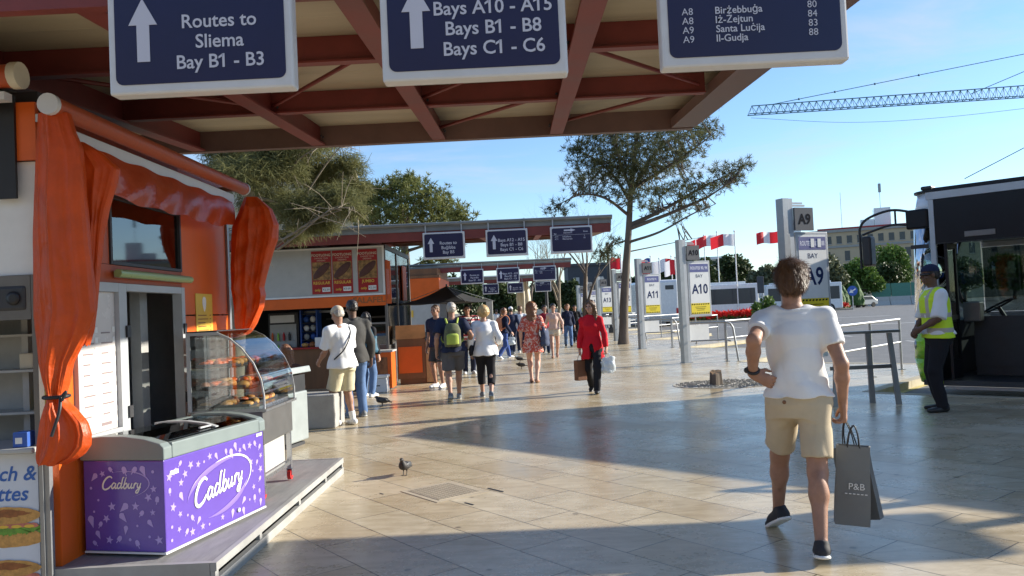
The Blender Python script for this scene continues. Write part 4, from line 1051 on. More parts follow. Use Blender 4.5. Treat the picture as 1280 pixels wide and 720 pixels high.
# black parasol
ps = thing('parasol', 'open black parasol over the walkway stand', 'parasol', (-1.85, 20, 0), R(25))
f = MB(); n = 4; Rr = 1.28; za, ze = 2.22, 1.80
for a in range(4):
    a0, a1 = a*math.pi/2, (a+1)*math.pi/2
    P0 = Vector((Rr*math.cos(a0), Rr*math.sin(a0), ze)); P1 = Vector((Rr*math.cos(a1), Rr*math.sin(a1), ze)); A = Vector((0, 0, za)); kk = 8
    vs = []; 
    for i in range(kk+1):
        for j in range(kk+1):
            t = i/kk; q = A.lerp(P0.lerp(P1, j/kk), t); q.z -= .07*math.sin(math.pi*t)*1.0+.03*math.sin(math.pi*j/kk)*t
            vs.append(q)
    f.add(vs, [[i*(kk+1)+j, (i+1)*(kk+1)+j, (i+1)*(kk+1)+j+1, i*(kk+1)+j+1] for i in range(kk) for j in range(kk)], 0, True)
f.done('canopy', M['umbrella'], ps, world=False)
f = MB(); f.tube([(0, 0, .05), (0, 0, 2.26)], .022, 8); f.done('pole', M['charcoal'], ps, world=False)
f = MB(); f.lathe([(.28, 0), (.28, .05), (.05, .07), (.04, .25)], n=16); f.done('base', M['concrete'], ps, world=False)
for a in range(4):
    f = MB(); a0 = a*math.pi/2; f.tube([(.03*math.cos(a0), .03*math.sin(a0), za-.03), (Rr*math.cos(a0), Rr*math.sin(a0), ze-.01)], .008, 5); f.done('rib', M['alu'], ps, world=False)

# ================================================================ BUS BAYS
def bay(Xp, Yp, num, routes, label, plates=True, detail=True, rz=0.0):
    s = thing('bay_sign', label, 'bus bay sign', (Xp, Yp, 0), rz, 'bus bay signs along the walkway')
    f = MB(); f.box(-.10, .015, -.07, .09, 0, 3.12); f.done('post', M['alu'], s, world=False)
    f = MB(); f.box(.018, .115, -.05, .07, 0, 3.12); f.done('post', M['alu_paint'], s, world=False)
    f = MB(); f.box(-.12, .135, -.10, .11, 0, .02); f.done('base_plate', M['alu'], s, world=False)
    f = MB(); f.box(.117, .42, .0, .03, 3.0, 3.03); f.box(.117, .42, .05, .08, 3.05, 3.075); f.box(.117, .30, .0, .03, 2.7, 2.73); f.done('bracket', M['alu'], s, world=False)
    f = MB(); f.box(.117, .50, -.09, -.05, 2.60, 2.97); pl = f.done('number_plate', mat('plate_grey', (.15, .15, .155), .8, var=.1, spec=.15), s, world=False)
    f = MB(); f.text(num, .31, -.0925, 2.785, .23 if len(num) < 3 else .185, bold=.03, th=.001, sx=.95); f.done('lettering', M['ink'], pl, world=False)
    f = MB(); f.bbox(.16, .84, -.03, .09, 1.16, 2.58, .01); pn = f.done('panel', M['alu_paint'], s, world=False)
    y = -.034
    f = MB(); f.box(.21, .79, y, -.031, 1.50, 2.53); f.done('face', M['white'], pn, world=False)
    f = MB(); f.box(.215, .785, y-.003, y-.0005, 2.29, 2.50); f.done('route_band', M['bay_blue'], pn, world=False)
    f = MB(); f.box(.21, .79, y, -.031, 1.22, 1.498); f.done('warning_band', M['yellow'], pn, world=False)
    f = MB()
    for zc in (1.245, 1.47):
        for j in range(8):
            x = .225+j*.07; f.prism([(x, zc-.014), (x+.038, zc-.014), (x+.05, zc+.014), (x+.012, zc+.014)], 'y', y-.002, y-.0005)
    for j, w in enumerate((.34, .28, .22)): f.box(.50-w/2, .50+w/2, y-.002, y-.0005, 1.395-j*.04, 1.405-j*.04)
    f.done('hazard_dashes', M['ink'], pn, world=False)
    f = MB(); f.text(routes, .50, y-.0035, 2.395, .105, bold=.03, th=.001, sx=.82, fit=.52); f.done('lettering', M['letter_white'], pn, world=False)
    f = MB(); f.text('BAY', .50, y-.0015, 2.19, .12, th=.001); f.text(num, .50, y-.0015, 1.86, .40 if len(num) < 3 else .34, bold=.022, th=.001, sx=.86); f.done('lettering', M['number_blue'], pn, world=False)
    f = MB(); f.box(.14, .74, .0, .02, .54, .95); f.done('lower_panel', M['white'], s, world=False)
    return s
def rail(pts_top, legs, label, mid=True, m='alu'):
    s = thing('guard_rail', label, 'railing', (*pts_top[0][:2], 0), 0, 'metal queue railings at the bus bays')
    f = MB(); f.tube(pts_top, .026, 8); f.done('top_bar', M[m], s)
    if mid:
        f = MB(); f.tube([(x, y, z-.45) for x, y, z in pts_top if z > .9], .02, 8); f.done('mid_bar', M[m], s)
    for (x, y) in legs:
        f = MB(); f.tube([(x, y, 0), (x, y, .975)], .024, 8); f.box(x-.05, x+.05, y-.05, y+.05, 0, .012); f.done('leg', M[m], s)
    return s
A9Y = 12.9
infos = [('A9', 'ROUTES    83,    88', 'bus bay sign A9, largest, partly hidden by the man in shorts'), ('A10', 'ROUTES 90, 94', 'bus bay sign A10 with grey plate and yellow hazard band'),
         ('A11', 'ROUTE 91', 'bus bay sign A11 reading Route 91'), ('A12', 'ROUTES 1, 3', 'bus bay sign A12 half hidden behind the pine trunk'),
         ('A13', 'ROUTES 4', 'bus bay sign A13 behind the woman in the red jacket'), ('A14', 'ROUTES 51', 'bus bay sign A14, small, left of sign A13'), ('A15', 'ROUTES 52', 'bus bay sign A15, smallest and farthest')]
for i, (n_, r_, l_) in enumerate(infos):
    Y = A9Y+7.4*i; X = 4.31 if i == 0 else 4.10
    s = bay(X, Y, n_, r_, l_, rz=R(24))
    if i == 0:
        f = MB()
        for xx in (.50, .645): f.box(xx-.035, xx+.035, -.042, -.0385, 2.33, 2.47)
        f.done('sticker', M['white'], s, world=False)
    if i > 0:
        rail([(X+.13, Y-.05, 1.0), (X+1.0, Y-.05, 1.0), (X+1.13, Y-.05, .96), (X+1.2, Y-.05, .85), (X+1.30, Y-.05, 0)], [(X+1.02, Y-.05)], 'short bent railing beside sign '+n_)
    a = Vector((5.30, Y+.75, 0)); t = Vector((.68, .73, 0))
    P = [a+t*u for u in (0, 1.6, 3.2)]
    rail([(p.x, p.y, 1.0) for p in (P[0], P[2])], [(p.x, p.y) for p in P], 'long slanting railing along the kerb behind sign '+n_)
# leaning rail right of the man
rl = thing('leaning_rail', 'weathered grey leaning rail on four posts beside the vest man', 'railing', (5.0, 11.1, 0))
f = MB(); f.box(4.20, 5.16, 11.02, 11.14, .985, 1.02); f.done('top_bar', M['steel_dark'], rl)
f = MB(); f.box(4.20, 5.08, 11.05, 11.09, .50, .55); f.done('mid_bar', M['steel_dark'], rl)
for (x, y, dx) in ((4.84, 11.32, .02), (5.02, 11.05, .08), (4.30, 11.08, -.05)):
    f = MB(); f.prism([(x-.035+dx, 0), (x+.035+dx, 0), (x+.03, .98), (x-.03, .98)], 'y', y-.02, y+.02); f.done('leg', M['alu'], rl)
# shelter standing right of the frame (throws the foreground shade)
sh = thing('bus_shelter', 'flat-roofed bus shelter with posts standing right of the view', 'shelter', (7.2, 7.0, 0))
f = MB(); f.box(6.1, 10.6, 6.75, 7.68, 3.08, 3.2); f.done('roof', M['roof_grey'], sh)
for x in (7.6, 10.0):
    f = MB(); f.box(x-.06, x+.06, 7.1, 7.22, 0, 3.079); f.done('post', M['alu'], sh)
f = MB(); f.tube([(7.6, 7.16, 2.2), (8.8, 7.16, 3.06)], .05, 8); f.tube([(6.9, 7.9, .0), (6.9, 7.9, 2.1), (8.2, 7.6, 2.1)], .05, 8); f.done('brace', M['alu'], sh)

# ================================================================ NEAR BUS
bu = thing('bus', 'white and green bus with open front door, parked at the right edge', 'bus', (5.90, 12.42, -.12), math.atan2(-.695, .719), 'buses at the station')
BW, BL, BH = 2.5, 11.5, 3.2
def frontpath(off=0.0, n=8):
    r = .38; p = [(.48, off)]
    for i in range(n+1):
        a = math.pi/2*i/n; p.append((off+r-(r)*math.sin(a)*1.0, off+r-r*math.cos(a)))
    p += [(off-.03, BW/2)]
    for i in range(n+1):
        a = math.pi/2*(1-i/n); p.append((off+r-r*math.sin(a), BW-off-r+r*math.cos(a)))
    p.append((.48, BW-off)); return p
def band(z0, z1, name, m, o0=0.0, o1=0.0, th=.03):
    f = MB(); a = frontpath(o0); b = frontpath(o1); n = len(a); ai = frontpath(o0+th); bi = frontpath(o1+th)
    vs = [(x, y, z0) for x, y in a]+[(x, y, z1) for x, y in b]+[(x, y, z0) for x, y in ai]+[(x, y, z1) for x, y in bi]
    fs = [[i, i+1, n+i+1, n+i] for i in range(n-1)]+[[2*n+i, 3*n+i, 3*n+i+1, 2*n+i+1] for i in range(n-1)]
    fs += [[i, 2*n+i, 2*n+i+1, i+1] for i in range(n-1)]+[[n+i, n+i+1, 3*n+i+1, 3*n+i] for i in range(n-1)]
    f.add(vs, fs, 0, True); return f.done(name, m, bu, world=False)
band(.25, .62, 'bumper', M['bus_green'], .06, .0); band(.625, 1.0, 'bumper', M['bus_green'], .0, .02)
band(1.005, 1.20, 'front_panel', M['bus_white'], .02, .03)
band(1.205, 2.78, 'windscreen', M['glass_bus'], .03, .08, .012)
band(2.785, 3.16, 'front_header', M['bus_white'], .08, .14)
f = MB(); f.prism(frontpath(.10), 'z', 3.163, 3.19); f.done('roof_cap', M['bus_dark'], bu, world=False)
f = MB(); f.box(.43, .50, -.012, .05, 1.6, 3.02); f.done('pillar', M['alu_paint'], bu, world=False)
f = MB(); f.box(.43, .50, -.010, .05, .3, 1.597); f.done('pillar', M['bus_dark'], bu, world=False)
f = MB(); f.box(.503, BL, .002, .06, 2.36, 3.02); f.done('header', M['bus_dark'], bu, world=False)
f = MB(); f.box(.40, BL, -.01, .10, 3.025, 3.135); f.done('roof_rim', M['alu_paint'], bu, world=False)
f = MB(); f.box(.487, BL, .04, BW-.04, 3.137, 3.2); f.done('roof', M['bus_dark'], bu, world=False)
f = MB(); f.box(.503, BL, .07, BW-.07, 2.44, 2.50); f.done('ceiling', M['steel_dark'], bu, world=False)
f = MB(); f.box(.2, BL, .06, BW-.06, .22, .30); f.done('floor', M['charcoal'], bu, world=False)
f = MB(); f.box(.40, .46, .08, BW-.08, .302, 1.02); f.done('front_lining', M['charcoal'], bu, world=False)
f = MB(); f.box(.52, 1.85, -.03, .055, .18, .215); f.done('door_step', M['alu'], bu, world=False)
f = MB(); f.box(1.86, BL, .0, .05, .3, 1.25); f.box(1.86, 2.0, .0, .05, 1.252, 2.355); f.done('side_panel', M['bus_white'], bu, world=False)
f = MB(); f.box(2.003, BL, .015, .03, 1.255, 2.355); f.done('side_window', M['glass_dark'], bu, world=False)
f = MB(); f.box(.49, BL, BW-.05, BW, .3, 1.25); f.box(.49, BL, BW-.05, BW, 2.36, 3.02)
for x in (1.55, 3.0, 4.5, 6, 7.5, 9, 10.5): f.box(x, x+.09, BW-.05, BW-.005, 1.252, 2.358)
f.done('side_panel', M['bus_white'], bu, world=False)
f = MB(); f.box(.49, BL, BW-.03, BW-.015, 1.255, 2.355); f.done('side_window', M['glass_dark'], bu, world=False)
f = MB(); f.box(BL, BL+.06, 0, BW, .3, 3.1); f.done('rear_panel', M['bus_white'], bu, world=False)
# folded door leaf
f = MB()
for a in ((.52, .56), (.92, .96)): f.box(.60, .64, a[0]-.52+.03, a[1]-.52+.03, .32, 2.35)
f.box(.60, .64, .07, .43, .32, .6); f.box(.60, .64, .07, .43, 2.28, 2.35); f.box(.60, .64, .07, .43, 1.20, 1.27)
dl = f.done('door', M['bus_dark'], bu, world=False)
f = MB(); f.box(.615, .622, .07, .43, .6, 1.2); f.box(.615, .622, .07, .43, 1.27, 2.28); f.done('pane', M['glass_bus'], dl, world=False)
f = MB(); f.tube([(.58, .1, 1.0), (.55, .1, 1.05), (.55, .38, 1.35), (.58, .38, 1.4)], .015, 6); f.done('handle', M['poster_yellow'], dl, world=False)
# driver's cab
f = MB(); f.box(.70, 2.3, .95, 1.0, .31, 1.22); f.box(.70, 1.5, .93, .949, .45, 1.0); f.done('cab_partition', M['charcoal'], bu, world=False)
f = MB(); f.prism([(.12, .9), (.55, .9), (.62, 1.18), (.45, 1.30), (.12, 1.22)], 'y', .45, 2.3); f.done('dashboard', M['charcoal'], bu, world=False)
f = MB(); f.bbox(.62, .86, .70, .92, 1.15, 1.45, .015); f.done('ticket_machine', M['steel_dark'], bu, world=False)
Tw = Matrix.Translation((.88, 1.62, 1.36)) @ Matrix.Rotation(R(-28), 4, 'Y')
f = MB(); f.tube([Tw @ Vector((.23*math.cos(a), .23*math.sin(a), 0)) for a in np.linspace(0, 2*math.pi, 33)], .016, 8, cap=False)
for a in (0.5, 2.6, 4.7): f.tube([Tw @ Vector((0, 0, -.03)), Tw @ Vector((.225*math.cos(a), .225*math.sin(a), 0))], .012, 6)
f.tube([Tw @ Vector((0, 0, -.01)), Tw @ Vector((0, 0, -.45))], .03, 8); f.done('steering_wheel', M['black'], bu, world=False)
f = MB(); f.bbox(1.35, 1.85, 1.4, 1.9, .75, .90, .05); f.bbox(1.80, 1.95, 1.4, 1.9, .9, 1.65, .05); f.done('driver_seat', M['blue'], bu, world=False)
f = MB()
for x, y in ((2.3, .9), (2.3, .25)): f.tube([(x, y, .3), (x, y, 2.44)], .018, 8)
f.done('grab_pole', M['poster_yellow'], bu, world=False)
for x, y0 in ((2.75, .02), (2.75, BW-.30), (8.6, .02), (8.6, BW-.30)):
    f = MB(); f.lathe([(.30, 0), (.48, .02), (.48, .26), (.30, .28)], n=28, M=Matrix.Translation((x, y0, .48)) @ Matrix.Rotation(R(-90), 4, 'X')); w = f.done('wheel', M['rubber'], bu, world=False)
    f = MB(); f.lathe([(.05, -.01), (.28, -.005), (.28, .285), (.05, .29)], n=20, M=Matrix.Translation((x, y0, .48)) @ Matrix.Rotation(R(-90), 4, 'X')); f.done('rim', M['alu'], w, world=False)
f = MB(); q = curve([(.22, .06, 2.86), (-.10, -.02, 2.93), (-.42, -.10, 2.84), (-.55, -.12, 2.70), (-.56, -.12, 2.5), (-.56, -.12, 2.05)], 6); f.tube(q, .02, 6)
q = curve([(.22, .06, 2.66), (-.10, -.02, 2.70), (-.40, -.10, 2.62), (-.52, -.12, 2.58)], 6); f.tube(q, .018, 6); f.tube([(-.05, -.01, 2.92), (-.05, -.01, 2.68)], .016, 6)
ma = f.done('mirror_arm', M['black'], bu, world=False)
f = MB(); f.bbox(-.50, -.36, -.24, -.02, 2.08, 2.55, .03); f.done('mirror', M['black'], ma, world=False)
f = MB(); f.bbox(.10, .42, -.035, .10, 2.60, 2.90, .03); f.done('mirror_mount', M['bus_dark'], bu, world=False)
for y in (.30, BW-.30):
    f = MB(); f.ball((.08, y, .82), (.05, .16, .11), 14); f.done('headlight', M['steel'], bu, world=False)
f = MB(); f.bbox(.9, 1.3, -.012, .001, 2.42, 2.50, .004); f.done('door_lamp', M['steel_dark'], bu, world=False)
f = MB()
for x in (1.9, 3.4, 5.2): f.box(x, x+.012, -.003, .001, 2.37, 3.01)
f.box(.504, BL, -.004, .001, 2.345, 2.358); f.done('panel_seam', M['rubber'], bu, world=False)
f = MB(); f.bbox(.15, .40, -.02, .02, 2.30, 2.36, .006); f.tube([(.02, .5, 1.25), (.05, .8, 2.0)], .012, 6); f.done('wiper', M['black'], bu, world=False)
f = MB(); f.bbox(.30, .46, .1, .3, 3.19, 3.25, .02); f.done('marker_light', M['black'], bu, world=False)

# ================================================================ FAR BUSES, CAR, ROUNDABOUT
def farbus(px0, px1, Y, z0, z1, rz, L, label):
    b = thing('bus', label, 'bus', (px2((px0+px1)/2, Y), Y, -.12), rz, 'buses at the station')
    f = MB(); f.bbox(-L/2, L/2, 0, 2.5, .35, 3.1, .10); f.done('body', M['bus_white'], b, world=False)
    f = MB(); f.bbox(-L/2+.15, L/2-.3, -.02, 2.52, 1.35, 2.7, .03); f.bbox(L/2-.5, L/2+.02, .15, 2.35, 1.2, 2.75, .03); f.done('windows', M['window_dark'], b, world=False)
    f = MB()
    for x in np.arange(-L/2+1.5, L/2-.5, 1.6): f.box(x-.04, x+.04, -.03, -.021, 1.36, 2.69)
    f.done('window_posts', M['charcoal'], b, world=False)
    for x in (-L*.27, L*.33):
        f = MB(); f.tube([(x, -.04, .42), (x, .28, .42)], .46, 18); w = f.done('wheel', M['rubber'], b, world=False)
        f = MB(); f.tube([(x, -.06, .42), (x, -.041, .42)], .26, 14); f.done('rim', M['alu'], w, world=False)
    f = MB(); f.box(-L/2+1, L/2-1, .4, 2.1, 3.1, 3.3); f.done('roof_unit', M['bus_white'], b, world=False)
    return b
farbus(858, 917, 70, 0, 0, R(2), 8.6, 'white bus seen side-on behind the red flower bed')
farbus(975, 1035, 84, 0, 0, R(2), 8.0, 'white bus behind the head of the man in shorts')
fb = thing('bus', 'white bus seen from behind, between signs A11 and A10', 'bus', (px2(828, 57), 57, -.12), R(4), 'buses at the station')
f = MB(); f.bbox(-1.25, 1.25, 0, 11, .35, 3.35, .18); f.done('body', M['bus_white'], fb, world=False)
f = MB(); f.bbox(.25, .85, -.03, .02, 2.65, 2.95, .02); f.done('route_display', M['window_dark'], fb, world=False)
f = MB(); f.bbox(-1.0, 1.0, -.02, .02, .4, .75, .02); f.done('bumper', M['panel_grey'], fb, world=False)
for x in (-1.05, 1.05):
    f = MB(); f.box(x-.08, x+.08, -.02, .02, .9, 1.3); f.done('tail_light', M['red'], fb, world=False)
    f = MB(); f.tube([(x-.15, 2.5, .45), (x+.15, 2.5, .45)], .46, 16); f.done('wheel', M['rubber'], fb, world=False)
cx, cy = gp(1074, 379, -.12); cx, cy = px2(1074, 105), 105
cr = thing('car', 'silver car on the roundabout near the green hoarding', 'car', (cx, cy, -.12), R(205))
f = MB(); pf = [(-2.1, .3), (2.1, .3), (2.15, .7), (1.9, .85), (1.0, .95), (.4, 1.42), (-1.1, 1.45), (-1.8, 1.0), (-2.1, .9)]
f.prism(pf, 'y', -.85, .85); f.done('body', M['alu'], cr, world=False, bev=.08)
f = MB(); f.prism([(.95, .97), (.38, 1.38), (-1.05, 1.40), (-1.6, 1.0)], 'y', -.87, .87); f.done('window', M['window_dark'], cr, world=False)
for x in (-1.3, 1.3):
    for y in (-.88, .70): f = MB(); f.tube([(x, y, .32), (x, y+.18, .32)], .32, 14); f.done('wheel', M['rubber'], cr, world=False)
for y in (-.6, .6): f = MB(); f.ball((2.1, y, .68), (.08, .18, .09), 10); f.done('headlight', M['white'], cr, world=False)

def flowerbed(x0, x1, Y, dpt, label, seed):
    b = thing('flower_bed', label, 'flower bed', ((x0+x1)/2, Y, -.12))
    f = MB(); f.bbox(x0-.3, x1+.3, Y-.3, Y+dpt+.3, -.12, .06, .05); f.done('kerb', M['kerb'], b)
    r2 = np.random.default_rng(seed); f = MB()
    N = int((x1-x0)*dpt*260)
    for _ in range(N):
        x, y, z = r2.uniform(x0, x1), r2.uniform(Y, Y+dpt), r2.uniform(.08, .62); r = .12
        d1 = r2.normal(size=3)*r; d2 = r2.normal(size=3)*r
        f.add([(x, y, z), (x+d1[0], y+d1[1], z+abs(d1[2])), (x+d2[0], y+d2[1], z+d2[2])], [[0, 1, 2]], 0 if z > .22 else 1)
    f.done('flowers', [M['flower'], M['hedge_leaf']], b)
flowerbed(px2(845, 64), px2(980, 64), 64, 2.4, 'long bed of red flowers in front of the side-on white bus', 1)
flowerbed(px2(985, 92), px2(1060, 92), 92, 3.5, 'bed of red flowers behind sign A9 by the topiary', 2)
# blue arrow sign
Y = 88; x = px2(1064, Y)
rs = thing('road_sign', 'round blue arrow road sign on a post near topiary', 'road sign', (x, Y, 0))
f = MB(); f.tube([(x, Y, -.12), (x, Y, 2.0)], .05, 8); f.done('post', M['alu_paint'], rs)
f = MB(); f.tube([(x, Y-.06, 2.0), (x, Y-.09, 2.0)], .55, 24); fd = f.done('disc', M['blue'], rs)
f = MB(); T = Matrix.Translation((x, 0, 2.0)) @ Matrix.Rotation(R(-120), 4, 'Y'); f.prism([(-.07, -.4), (.07, -.4), (.07, .05), (.25, .05), (0, .42), (-.25, .05), (-.07, .05)], 'y', Y-.096, Y-.091, M=T); f.done('arrow', M['white'], fd)
# hoarding + concrete barriers
Y = 118; hb = thing('hoarding', 'green mesh hoarding across the road left of the bus', 'hoarding', (px2(1110, Y), Y, 0))
for i in range(4):
    xa = px2(1088, Y)+i*2.9; f = MB(); f.box(xa, xa+2.8, Y, Y+.05, 1.0, 3.0); f.done('mesh_panel', M['hoard_green'], hb)
for i in range(4):
    xa = px2(1084, 112)+i*2.9; f = MB(); f.prism([(111.6, -.12), (112.4, -.12), (112.15, .5), (112.1, 1.1), (111.9, 1.1), (111.85, .5)], 'x', xa, xa+2.8); o = f.done('concrete_barrier', M['panel_grey'], origin=(xa+1.4, 112, -.12)); meta(o, 'pale concrete barrier in a row in front of the green hoarding', 'barrier', 'concrete barriers by the hoarding')
# topiary cones
for i, (px, top, Yt, l_) in enumerate(((1046, 354, 96, 'dark green topiary cone behind sign A9'), (1068, 349, 104, 'dark green topiary cone right of the blue arrow sign'), (1052, 356, 100, 'small topiary cone between two larger cones'), (1121, 349, 126, 'topiary cone behind the green hoarding'))):
    z = at(px, top, Yt)[2]; x = px2(px, Yt); r_ = np.random.default_rng(i+30)
    t = thing('topiary_cone', l_, 'topiary', (x, Yt, -.1))
    f = MB(); f.tube([(x, Yt, -.12), (x, Yt, .4)], .1, 6); f.done('trunk', M['bark'], t)
    f = MB(); h = z-.2; n = 22; pr = []
    vs = []
    for a in range(12):
        tt = a/11; rad = (1.15*math.sin(math.pi*min(1, .35+tt*.65))**.8*(1-tt*.3)+.03)*(z/4.0)
        for j in range(n): vs.append((x+rad*(1+.08*r_.normal())*math.cos(2*math.pi*j/n), Yt+rad*(1+.08*r_.normal())*math.sin(2*math.pi*j/n), .2+h*tt))
    f.add(vs, [[a*n+j, a*n+(j+1) % n, (a+1)*n+(j+1) % n, (a+1)*n+j] for a in range(11) for j in range(n)], 0, False); f.done('crown', M['topiary'], t)

# ================================================================ FAR BUILDINGS
bl = thing('stone_building', 'long pale stone building with rows of windows beyond the trees', 'building', (70, 180, 0))
A = Vector((px2(980, 190), 190, 0)); Bp = Vector((px2(1330, 170), 170, 0)); t = (Bp-A).normalized(); L = (Bp-A).length; nrm = Vector((t.y, -t.x, 0))
Tb = Matrix(((t.x, -nrm.x, 0, A.x), (t.y, -nrm.y, 0, A.y), (0, 0, 1, 0), (0, 0, 0, 1)))
f = MB(); f.box(0, L, 0, 14, -.1, 16.2, M=Tb); f.done('wall', M['building_far'], bl)
f = MB(); f.box(-.3, L+.3, -.4, 14.4, 16.2, 16.8, M=Tb); f.box(-.2, L+.2, -.25, -.001, 12.6, 13.1, M=Tb); f.done('cornice', M['concrete'], bl)
for row, (z0, z1, st_) in enumerate(((13.6, 15.3, 2.2), (9.6, 11.8, 4.2), (5, 7.5, 4.2))):
    for u in np.arange(1.6, L-1.5, st_):
        f = MB(); f.box(u-.55, u+.55, -.05, -.003, z0, z1, M=Tb); w = f.done('window', M['window_dark'], bl)
        f = MB(); f.box(u-.6, u+.6, -.15, -.053, z0-.2, z0-.02, M=Tb); f.done('sill', M['concrete'], w)
f = MB(); f.box(8, 30, 1, 8, 16.85, 17.3, M=Tb); f.done('roof_rail', M['poster_red'], bl)
f = MB(); f.box(20.5, 24, 4, 10, 16.85, 21.5, M=Tb); f.box(17.5, 20.4, 4, 9, 16.85, 19.0, M=Tb); f.box(2.2, 4.4, 2, 6, 16.85, 20, M=Tb); f.done('roof_block', M['bus_white'], bl)
f = MB()
for (u, h) in ((13.5, 26), (22, 27.5)): f.tube([Tb @ Vector((u, 5, 16.9)), Tb @ Vector((u, 5, h))], .06, 5)
f.box(21.7, 22.3, 4.7, 5.3, 25.2, 27.2, M=Tb); f.done('antenna', M['alu'], bl)
# terrace/white blocks seen behind sign A10
wb = thing('white_block', 'small white rooftop block just right of sign A10', 'building', (px2(890, 150), 150, 0))
f = MB(); f.box(px2(868, 150), px2(905, 150), 150, 156, -.1, 9.4); f.done('wall', M['stone_pale'], wb)
f = MB(); f.box(px2(866, 150), px2(907, 150), 149.7, 156.3, 9.4, 9.9); f.done('roof', M['white'], wb)
db = thing('dark_building', 'dark grey stone building in the distance behind the bare trees', 'building', (px2(740, 92), 92, 0))
f = MB(); f.box(px2(712, 92), px2(766, 92), 92, 100, -.1, 6.3); f.done('wall', M['dark_wall'], db)
for px in (752, 722): f = MB(); f.box(px2(px, 92)-.35, px2(px, 92)+.35, 91.9, 91.99, 3.8, 5.0); f.done('window', M['panel_grey'], db)
f = MB(); f.box(px2(711, 92), px2(767, 92), 91.8, 100.2, 6.3, 6.6); f.done('coping', M['dark_wall'], db)
st2 = thing('stone_steps', 'pale stone steps in the distance beyond the walkway', 'steps', (px2(680, 70), 70, 0))
f = MB()
for i in range(7): f.box(px2(655, 70), px2(705, 70), 70+i*.4, 74, i*.22+.001, (i+1)*.22)
f.done('treads', M['stone_pale'], st2)
hs = thing('old_stone_wall', 'sunlit old stone bastion wall behind the feathery tree', 'wall', (-16, 40, 0))
f = MB(); f.box(-22, -8.5, 44, 47, -.1, 8.4); f.box(-22, -9.3, 44.5, 47, 8.4, 10.2); f.done('masonry', M['stone'], hs)
f = MB(); f.box(-22.1, -8.4, 43.9, 43.99, 7.9, 8.4); f.done('string_course', M['stone_pale'], hs)
for x in (-12.5, -15.5): f = MB(); f.box(x-.5, x+.5, 43.9, 43.99, 5, 6.8); f.done('window', M['window_dark'], hs)
fp = thing('closed_parasol', 'folded cream parasol standing on the walkway in the distance', 'parasol', (px2(655, 47), 47, 0))
f = MB(); prf = [(.04, .9), (.34, .95), (.30, 1.3), (.36, 2.2), (.30, 2.9), (.10, 3.4), (.03, 3.5)]
vs = []; n = 28
for r, z in prf:
    for j in range(n): a = 2*math.pi*j/n; q = r*(1+.22*math.sin(7*a)); vs.append((px2(655, 47)+q*math.cos(a), 47+q*math.sin(a), z))
f.add(vs, [[i*n+j, i*n+(j+1) % n, (i+1)*n+(j+1) % n, (i+1)*n+j] for i in range(len(prf)-1) for j in range(n)], 0, True); f.done('fabric', M['cream'], fp)
f = MB(); f.tube([(px2(655, 47), 47, 0), (px2(655, 47), 47, 3.52)], .04, 8); f.box(px2(655, 47)-.35, px2(655, 47)+.35, 46.65, 47.35, 0, .06); f.done('pole', M['wood_pale'], fp)
f = MB(); f.bbox(px2(608, 40), px2(616, 40), 40, 40.15, 0, 2.1, .02); o = f.done('grey_pillar', M['panel_grey'], origin=(px2(612, 40), 40, 0)); meta(o, 'slim pale grey pillar between the far signs and hedge', 'pillar')
for i, (px, Yp, h) in enumerate(((763, 46, 5.2), (699, 60, 4.6), (684, 52, 3.6))):
    lp = thing('street_pole', ('dark street pole beside sign A12', 'thin dark pole in the distance near the steps', 'shorter dark pole right of the folded cream parasol')[i], 'pole', (px2(px, Yp), Yp, 0))
    f = MB(); f.tube([(0, 0, 0), (0, 0, h)], [.12, .09], 8); f.done('shaft', M['charcoal'], lp, world=False)
    f = MB(); f.box(-.16, .16, -.16, .16, 0, .3); f.done('base', M['charcoal'], lp, world=False)
gk = thing('street_signpost', 'dark signpost standing left of the white side-on bus front', 'sign', (px2(953, 62), 62, 0))
f = MB(); f.tube([(0, 0, -.12), (0, 0, 2.6)], .09, 8); f.done('post', M['alu_paint'], gk, world=False)
f = MB(); f.bbox(-.42, .1, -.12, -.04, 2.0, 3.3, .03); f.done('panel', M['dark_wall'], gk, world=False)

vb = thing('added_building', 'long plain building behind the viewer, out of the picture', 'building', (-4, -24, 0))  # unseen block added to hold back skylight from behind the camera
f = MB(); f.box(-34, 10, -34, -24, -.1, 13); f.done('wall', M['stone'], vb)
for i in range(12):
    for z in (1, 5, 9): f = MB(); f.box(-32+3.4*i, -30.4+3.4*i, -23.99, -23.95, z, z+2.4); f.done('window', M['window_dark'], vb)
# ---------------------------------------------------------------- flags
def flag(px, py, Y, w, h, cols, label, tilt=0.0):
    x, _, z = at(px, py, Y); t = thing('flag', label, 'flag', (x, Y, 0), 0, 'flags flying over the bus station')
    f = MB(); f.tube([(x, Y, -.12), (x, Y, z+.15)], .05, 6); f.ball((x, Y, z+.2), .09, 8); f.done('pole', M['white'], t)
    nu, nv = 18, 8; ph = random.random()*6
    for si, c in enumerate(cols):
        f = MB(); vs = []
        for i in range(nv+1):
            for j in range(nu+1):
                u = (si+j/nu)/len(cols)
                vs.append((x-.06-u*w, Y+.22*w*math.sin(5*u+ph)*u**.5, z-i/nv*h-.25*w*u*u*tilt-.05*math.sin(6*u+ph)))
        f.add(vs, [[i*(nu+1)+j, i*(nu+1)+j+1, (i+1)*(nu+1)+j+1, (i+1)*(nu+1)+j] for i in range(nv) for j in range(nu)], 0, True)
        f.done('stripe', M[c], t)
M['flag_white'] = clothmat('flag_white', (.72, .72, .74), .3, .6); M['flag_red'] = clothmat('flag_red', (.62, .02, .03), .3, .6); M['flag_blue'] = clothmat('flag_blue', (.03, .08, .35), .3, .6)
flag(918, 292, 70, 2.0, 1.05, ['flag_white', 'flag_red'], 'red and white flag on a pole above the trees, rightmost of the group by A10', .5)
